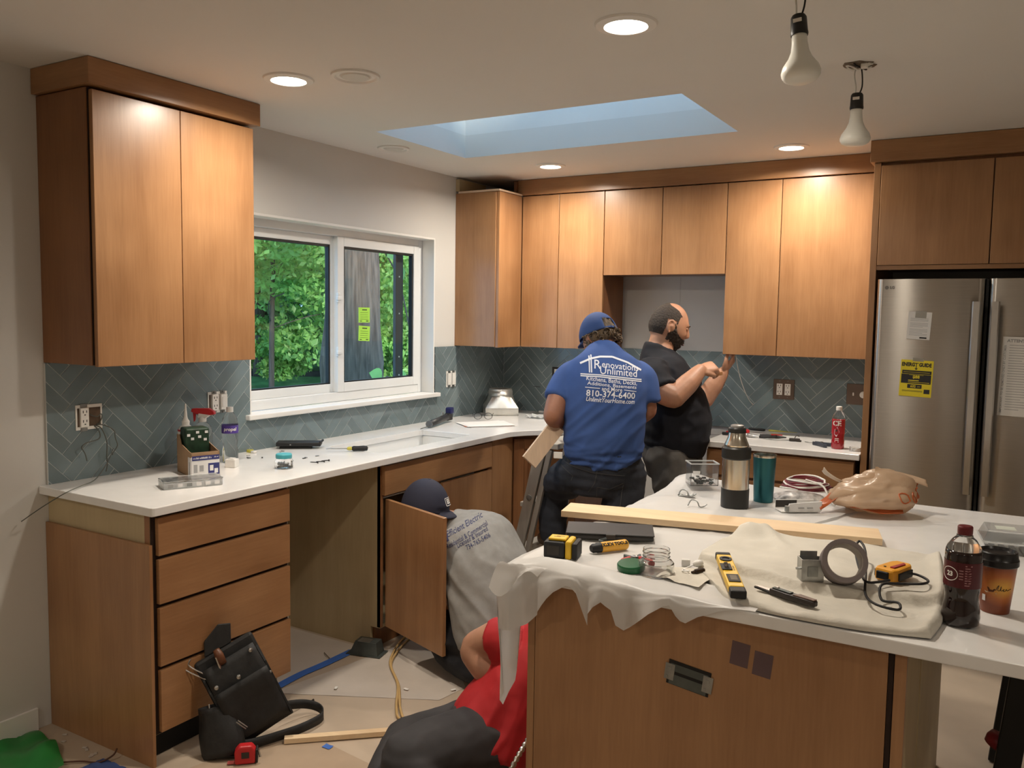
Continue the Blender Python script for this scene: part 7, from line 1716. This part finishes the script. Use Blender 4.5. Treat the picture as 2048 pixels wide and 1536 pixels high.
single(MB().box((-.035, -.010, -.007), (.035, .010, .007)).xf(frame(MR2 @ Vector((.028, .085, -.032)), CR2*.9+UP*.1, UP)), 'wood_shim', mat('shim', (.42,.20,.08), .6), 'small orange-brown shim between the fingers of the bearded man', 'shim', bevel=.002)
single(MB().tube(cr([(1.686, -.236, 1.362), (1.70, -.20, 1.25), (1.712, -.12, 1.15), (1.725, -.06, 1.09), (1.74, -.02, 1.06)], 8), .0022, 6), 'loose_wire', 'wire_white', 'thin pale wire hanging from the cabinet bottom beside the raised hand', 'wire', smooth=True)

# ------------------------------------------------------------------ kneeling man in the grey shirt
f3 = (CR2*.90-CF*.30-UP*.16).normalized(); r3 = f3.cross(UP).normalized(); u3 = r3.cross(f3)
MH3 = Matrix((r3, f3, u3)).transposed().to_4x4(); MH3.translation = V3((.757, -1.838, .680))-CR2*.036+UP*.008-CF*.105
sl3 = V3((-.03, .97, .24)).normalized()
tor3 = [(V3((1.200, -1.99, .20)), .165, .13), (V3((1.165, -1.97, .33)), .168, .135), (V3((1.105, -1.94, .45)), .175, .135), (V3((1.03, -1.90, .54)), .18, .12), (V3((.955, -1.872, .575)), .14, .09), (V3((.890, -1.870, .600)), .072, .065), (V3((.85, -1.885, .615)), .055, .055), (V3((.81, -1.92, .63)), .052, .054)]
LW3, RW3 = V3((.665, -1.83, .36)), V3((.70, -1.69, .45))
body3 = organic([ring_loft(tor3, sl3), head_shell(MH3), *ear(MH3, 1), *ear(MH3, -1), limb([(1.00, -1.98, .53), (.91, -2.025, .43), (.835, -1.985, .33)], [.062, .055, .048]), limb([(.835, -1.985, .33), (.75, -1.91, .34), tuple(LW3)], [.048, .045, .031]),
    limb([(.975, -1.775, .555), (.905, -1.635, .51), (.86, -1.56, .46)], [.048, .055, .048]), limb([(.86, -1.56, .46), (.78, -1.63, .45), tuple(RW3)], [.048, .045, .031]), *hand(hframe(LW3, (-1, .1, .2), (0, 0, 1)), -1), *hand(hframe(RW3, (-1, 0, .1), (0, 0, 1)), 1),
    limb([(1.17, -2.05, .20), (1.02, -2.02, .165), (.90, -1.96, .125)], [.10, .085, .065]), limb([(.90, -1.96, .125), (1.03, -2.05, .085), (1.17, -2.11, .075)], [.062, .06, .045]), limb([(1.16, -1.90, .20), (.99, -1.78, .165), (.86, -1.70, .12)], [.10, .085, .065]), limb([(.86, -1.70, .12), (1.02, -1.82, .085), (1.15, -1.90, .075)], [.062, .06, .045])], .009, 4)
p3 = person('person kneeling at the open sink cabinet in a grey printed T-shirt and navy cap', body3)
sh3 = [(V3((1.228, -2.00, .175)), .200, .155), (V3((1.205, -1.99, .24)), .205, .162), (V3((1.165, -1.97, .34)), .205, .165), (V3((1.105, -1.94, .45)), .208, .162), (V3((1.03, -1.90, .54)), .208, .145), (V3((.965, -1.875, .575)), .160, .105), (V3((.910, -1.872, .598)), .095, .080), (V3((.875, -1.88, .608)), .072, .070)]
shirt3 = organic([ring_loft(sh3, sl3), limb([(1.00, -1.985, .53), (.955, -2.03, .465), (.915, -2.045, .40)], [.085, .086, .080], cap=False), limb([(.985, -1.79, .565), (.935, -1.69, .535), (.895, -1.615, .49)], [.084, .086, .078], cap=False)], .009, 4)
s3o, s3m = skin_obj('shirt', shirt3, 'shirt_grey', p3, wrinkle((CR2*.7-UP*.7), (CR2*.7+UP*.7), 4.5, 15, .011, 13.))
U3 = .0022; O3 = V3((1.10, -2.12, .52)); P3x = lambda px, py: ((px-935)*U3, (1068-py)*U3)
D3 = (CF*.985-UP*.15).normalized(); ex3 = CR2; ey3 = UP
from mathutils.geometry import intersect_point_line as _ipl
O3 = V3((1.0006, -1.956, .6035))-D3*.15+CR2*.012
art3 = [fit_text('Efficient Electric', 76*U3, 11*U3, *P3x(932, 1049), .51, bold=.008), fit_text('Residential & Commercial', 88*U3, 9.5*U3, *P3x(938.5, 1067), .53, bold=.004), fit_text('Licensed & Insured', 65*U3, 9*U3, *P3x(949, 1070.5), .51, bold=.004), fit_text('734-765-5406', 50*U3, 9*U3, *P3x(961, 1077.5), .48, bold=.004)]
build(project(subdiv(merge(*art3), .008), s3m, O3, ex3, ey3, D3), 'shirt_print', 'print_navy', s3o, world=True, recalc=False, label='dark company lettering across the shoulders')
cq = math.cos(.5), math.sin(.5); lx, ly = P3x(893, 1076)
rotq = lambda x, y: (lx+x*cq[0]-y*cq[1], ly+x*cq[1]+y*cq[0], 0)
lgm = MB().add([rotq(-.020, -.016), rotq(.020, -.016), rotq(.020, .016), rotq(-.020, .016)], [(0,1,2,3)])
build(project(subdiv(lgm, .006), s3m, O3, ex3, ey3, D3, .0018), 'logo_block', 'print_navy', s3o, world=True, recalc=False)
le = text_mb('EE', .026, bold=.001); le.v = [Vector(rotq(p.x, p.y)) for p in le.v]
build(project(subdiv(le, .006), s3m, O3, ex3, ey3, D3, .003), 'logo_letters', 'shirt_grey', s3o, world=True, recalc=False)
jn3 = organic([ring_loft([(V3((1.215, -1.995, .14)), .185, .15), (V3((1.19, -1.98, .26)), .178, .145)], sl3), limb([(1.18, -2.06, .20), (1.02, -2.03, .17), (.90, -1.965, .13)], [.125, .108, .090]), limb([(.90, -1.965, .12), (1.03, -2.055, .095), (1.19, -2.12, .085)], [.088, .082, .068]),
    limb([(1.16, -1.89, .21), (.99, -1.78, .17), (.86, -1.70, .125)], [.125, .108, .090]), limb([(.86, -1.70, .12), (1.02, -1.82, .095), (1.16, -1.90, .085)], [.088, .082, .068])], .011, 4)
def floor_clamp(fn, z=.006):
    def g(c, n_): c = fn(c, n_); c.z = max(c.z, z); return c
    return g
skin_obj('trousers', jn3, 'pants_night', p3, floor_clamp(wrinkle(CR2, UP, 8, 14, .008, 17.)))
build(head_shell(MH3, lambda x, y, z: z > -.004-.25*max(0, -y-.03), .013, .0), 'cap', 'cap_navy', p3, world=True, smooth=True, solid=.004)
brim = [[MH3 @ Vector((.078*math.sin(a), .094*math.cos(a)+r*.072*math.cos(a)**1.2, .012-.016*r-.024*abs(math.sin(a))**2*(.4+.6*r))) for r in np.linspace(0, 1, 6)] for a in np.linspace(-1.2, 1.2, 22)]
build(MB().grid(brim), 'cap_brim', 'cap_navy', p3, world=True, smooth=True, solid=.004)
cpt = head_shell(MH3, None, .0155)
bd = text_mb('EE', .028, bold=.0016); Mq = MH3 @ frame((0, .115, .055), (-1, 0, 0), (0, -.45, 1))
cl_ = MB(); cl_.v, cl_.f = cpt.v, cpt.f
exq = -(MH3.to_3x3() @ Vector((1, 0, 0))); eyq = (MH3.to_3x3() @ Vector((0, -.4, 1))).normalized(); dq = -(MH3.to_3x3() @ Vector((0, 1, .25))).normalized()
build(project(subdiv(merge(bd, strip2d([(-.022, -.017), (.022, -.017), (.022, .017), (-.022, .017), (-.022, -.017)], .003)), .006), cl_, MH3 @ Vector((0, .10, .052)), exq, eyq, dq, .003), 'cap_emblem', 'plate_white', p3, world=True, recalc=False)
build(ball(MH3 @ Vector((0, .0, .131)), (.006, .006, .004)), 'cap_button', 'cap_navy', p3, world=True)
build(head_shell(MH3, lambda x, y, z: y < -.02 and -.05 < z < .0, .005, .003, 100), 'hair', 'hair_dark', p3, world=True, smooth=True)
shoe((1.20, -2.125, .085), (.9, -.35, -.2), p3, 'boot'); shoe((1.18, -1.91, .085), (.9, -.4, -.2), p3, 'boot')

# ------------------------------------------------------------------ seated man in red, mostly hidden by the island
f4 = (V3((.6, .6, -.3))).normalized(); r4 = f4.cross(UP).normalized(); u4 = r4.cross(f4)
MH4 = Matrix((r4, f4, u4)).transposed().to_4x4(); MH4.translation = V3((1.785, -2.375, .600))
sl4 = V3((.55, -.80, .1)).normalized()
tor4 = [(V3((1.60, -2.66, .14)), .16, .12), (V3((1.645, -2.60, .24)), .15, .12), (V3((1.70, -2.53, .34)), .15, .12), (V3((1.725, -2.48, .43)), .14, .105), (V3((1.74, -2.445, .49)), .08, .075), (V3((1.755, -2.42, .53)), .058, .058), (V3((1.765, -2.40, .56)), .055, .056)]
WR4, WL4 = V3((1.640, -2.605, .318)), V3((1.86, -2.50, .30))
body4 = organic([ring_loft(tor4, sl4), head_shell(MH4), *ear(MH4, 1), *ear(MH4, -1), limb([(1.585, -2.59, .46), (1.54, -2.60, .435), (1.488, -2.60, .408)], [.066, .060, .053]), limb([(1.490, -2.61, .395), (1.565, -2.625, .345), tuple(WR4)], [.054, .054, .036]),
    limb([(1.76, -2.60, .44), (1.82, -2.62, .36), (1.86, -2.60, .28)], [.060, .055, .048]), limb([(1.86, -2.60, .28), (1.87, -2.55, .29), tuple(WL4)], [.048, .045, .032]), *hand(hframe(WR4, (.7, .5, -.2), (0, 0, 1)), 1), *hand(hframe(WL4, (.2, 1, 0), (0, 0, 1)), -1, s=.95),
    limb([(1.60, -2.72, .14), (1.57, -2.87, .18), (1.535, -3.02, .205)], [.10, .085, .065]), limb([(1.535, -3.02, .205), (1.60, -3.07, .14), (1.69, -3.10, .085)], [.062, .06, .045]), limb([(1.56, -2.60, .13), (1.46, -2.66, .11), (1.36, -2.80, .10)], [.10, .085, .065]), limb([(1.36, -2.80, .10), (1.42, -2.96, .085), (1.50, -3.10, .075)], [.062, .06, .045])], .009, 4)
p4 = person('person in a red shirt and dark trousers sitting on the floor at the island end', body4)
sh4 = [(V3((1.588, -2.69, .115)), .185, .145), (V3((1.61, -2.65, .18)), .180, .145), (V3((1.66, -2.595, .27)), .165, .140), (V3((1.705, -2.53, .36)), .165, .135), (V3((1.728, -2.485, .44)), .150, .115), (V3((1.742, -2.448, .49)), .10, .09), (V3((1.75, -2.432, .51)), .075, .075)]
shirt4 = organic([ring_loft(sh4, sl4), limb([(1.66, -2.585, .465), (1.62, -2.60, .455), (1.575, -2.60, .443)], [.078, .080, .076], cap=False), limb([(1.76, -2.56, .45), (1.80, -2.595, .40), (1.83, -2.61, .36)], [.085, .08, .076], cap=False)], .009, 4)
skin_obj('shirt', shirt4, 'shirt_red', p4, wrinkle((CR2*.5+UP*.85), (CR2*.85-UP*.5), 5, 15, .013, 23.))
jn4 = organic([ring_loft([(V3((1.585, -2.70, .11)), .175, .14), (V3((1.60, -2.66, .19)), .172, .135)], sl4), limb([(1.605, -2.73, .15), (1.57, -2.88, .185), (1.53, -3.03, .205)], [.122, .105, .088]), limb([(1.53, -3.03, .195), (1.60, -3.08, .14), (1.70, -3.12, .095)], [.086, .08, .066]),
    limb([(1.56, -2.60, .13), (1.46, -2.67, .115), (1.35, -2.81, .105)], [.118, .102, .086]), limb([(1.35, -2.81, .10), (1.41, -2.97, .09), (1.50, -3.12, .08)], [.084, .08, .068])], .011, 4)
skin_obj('trousers', jn4, 'pants_dark', p4, floor_clamp(wrinkle(CR2, UP, 5, 13, .012, 29.)))
build(head_shell(MH4, lambda x, y, z: z > .0 or (y < -.01 and z > -.05), .006, .003, 100), 'hair', 'hair_dark', p4, world=True, smooth=True)
shoe((1.72, -3.13, .085), (.15, -.98, 0), p4); shoe((1.52, -3.15, .078), (.5, -.9, 0), p4)
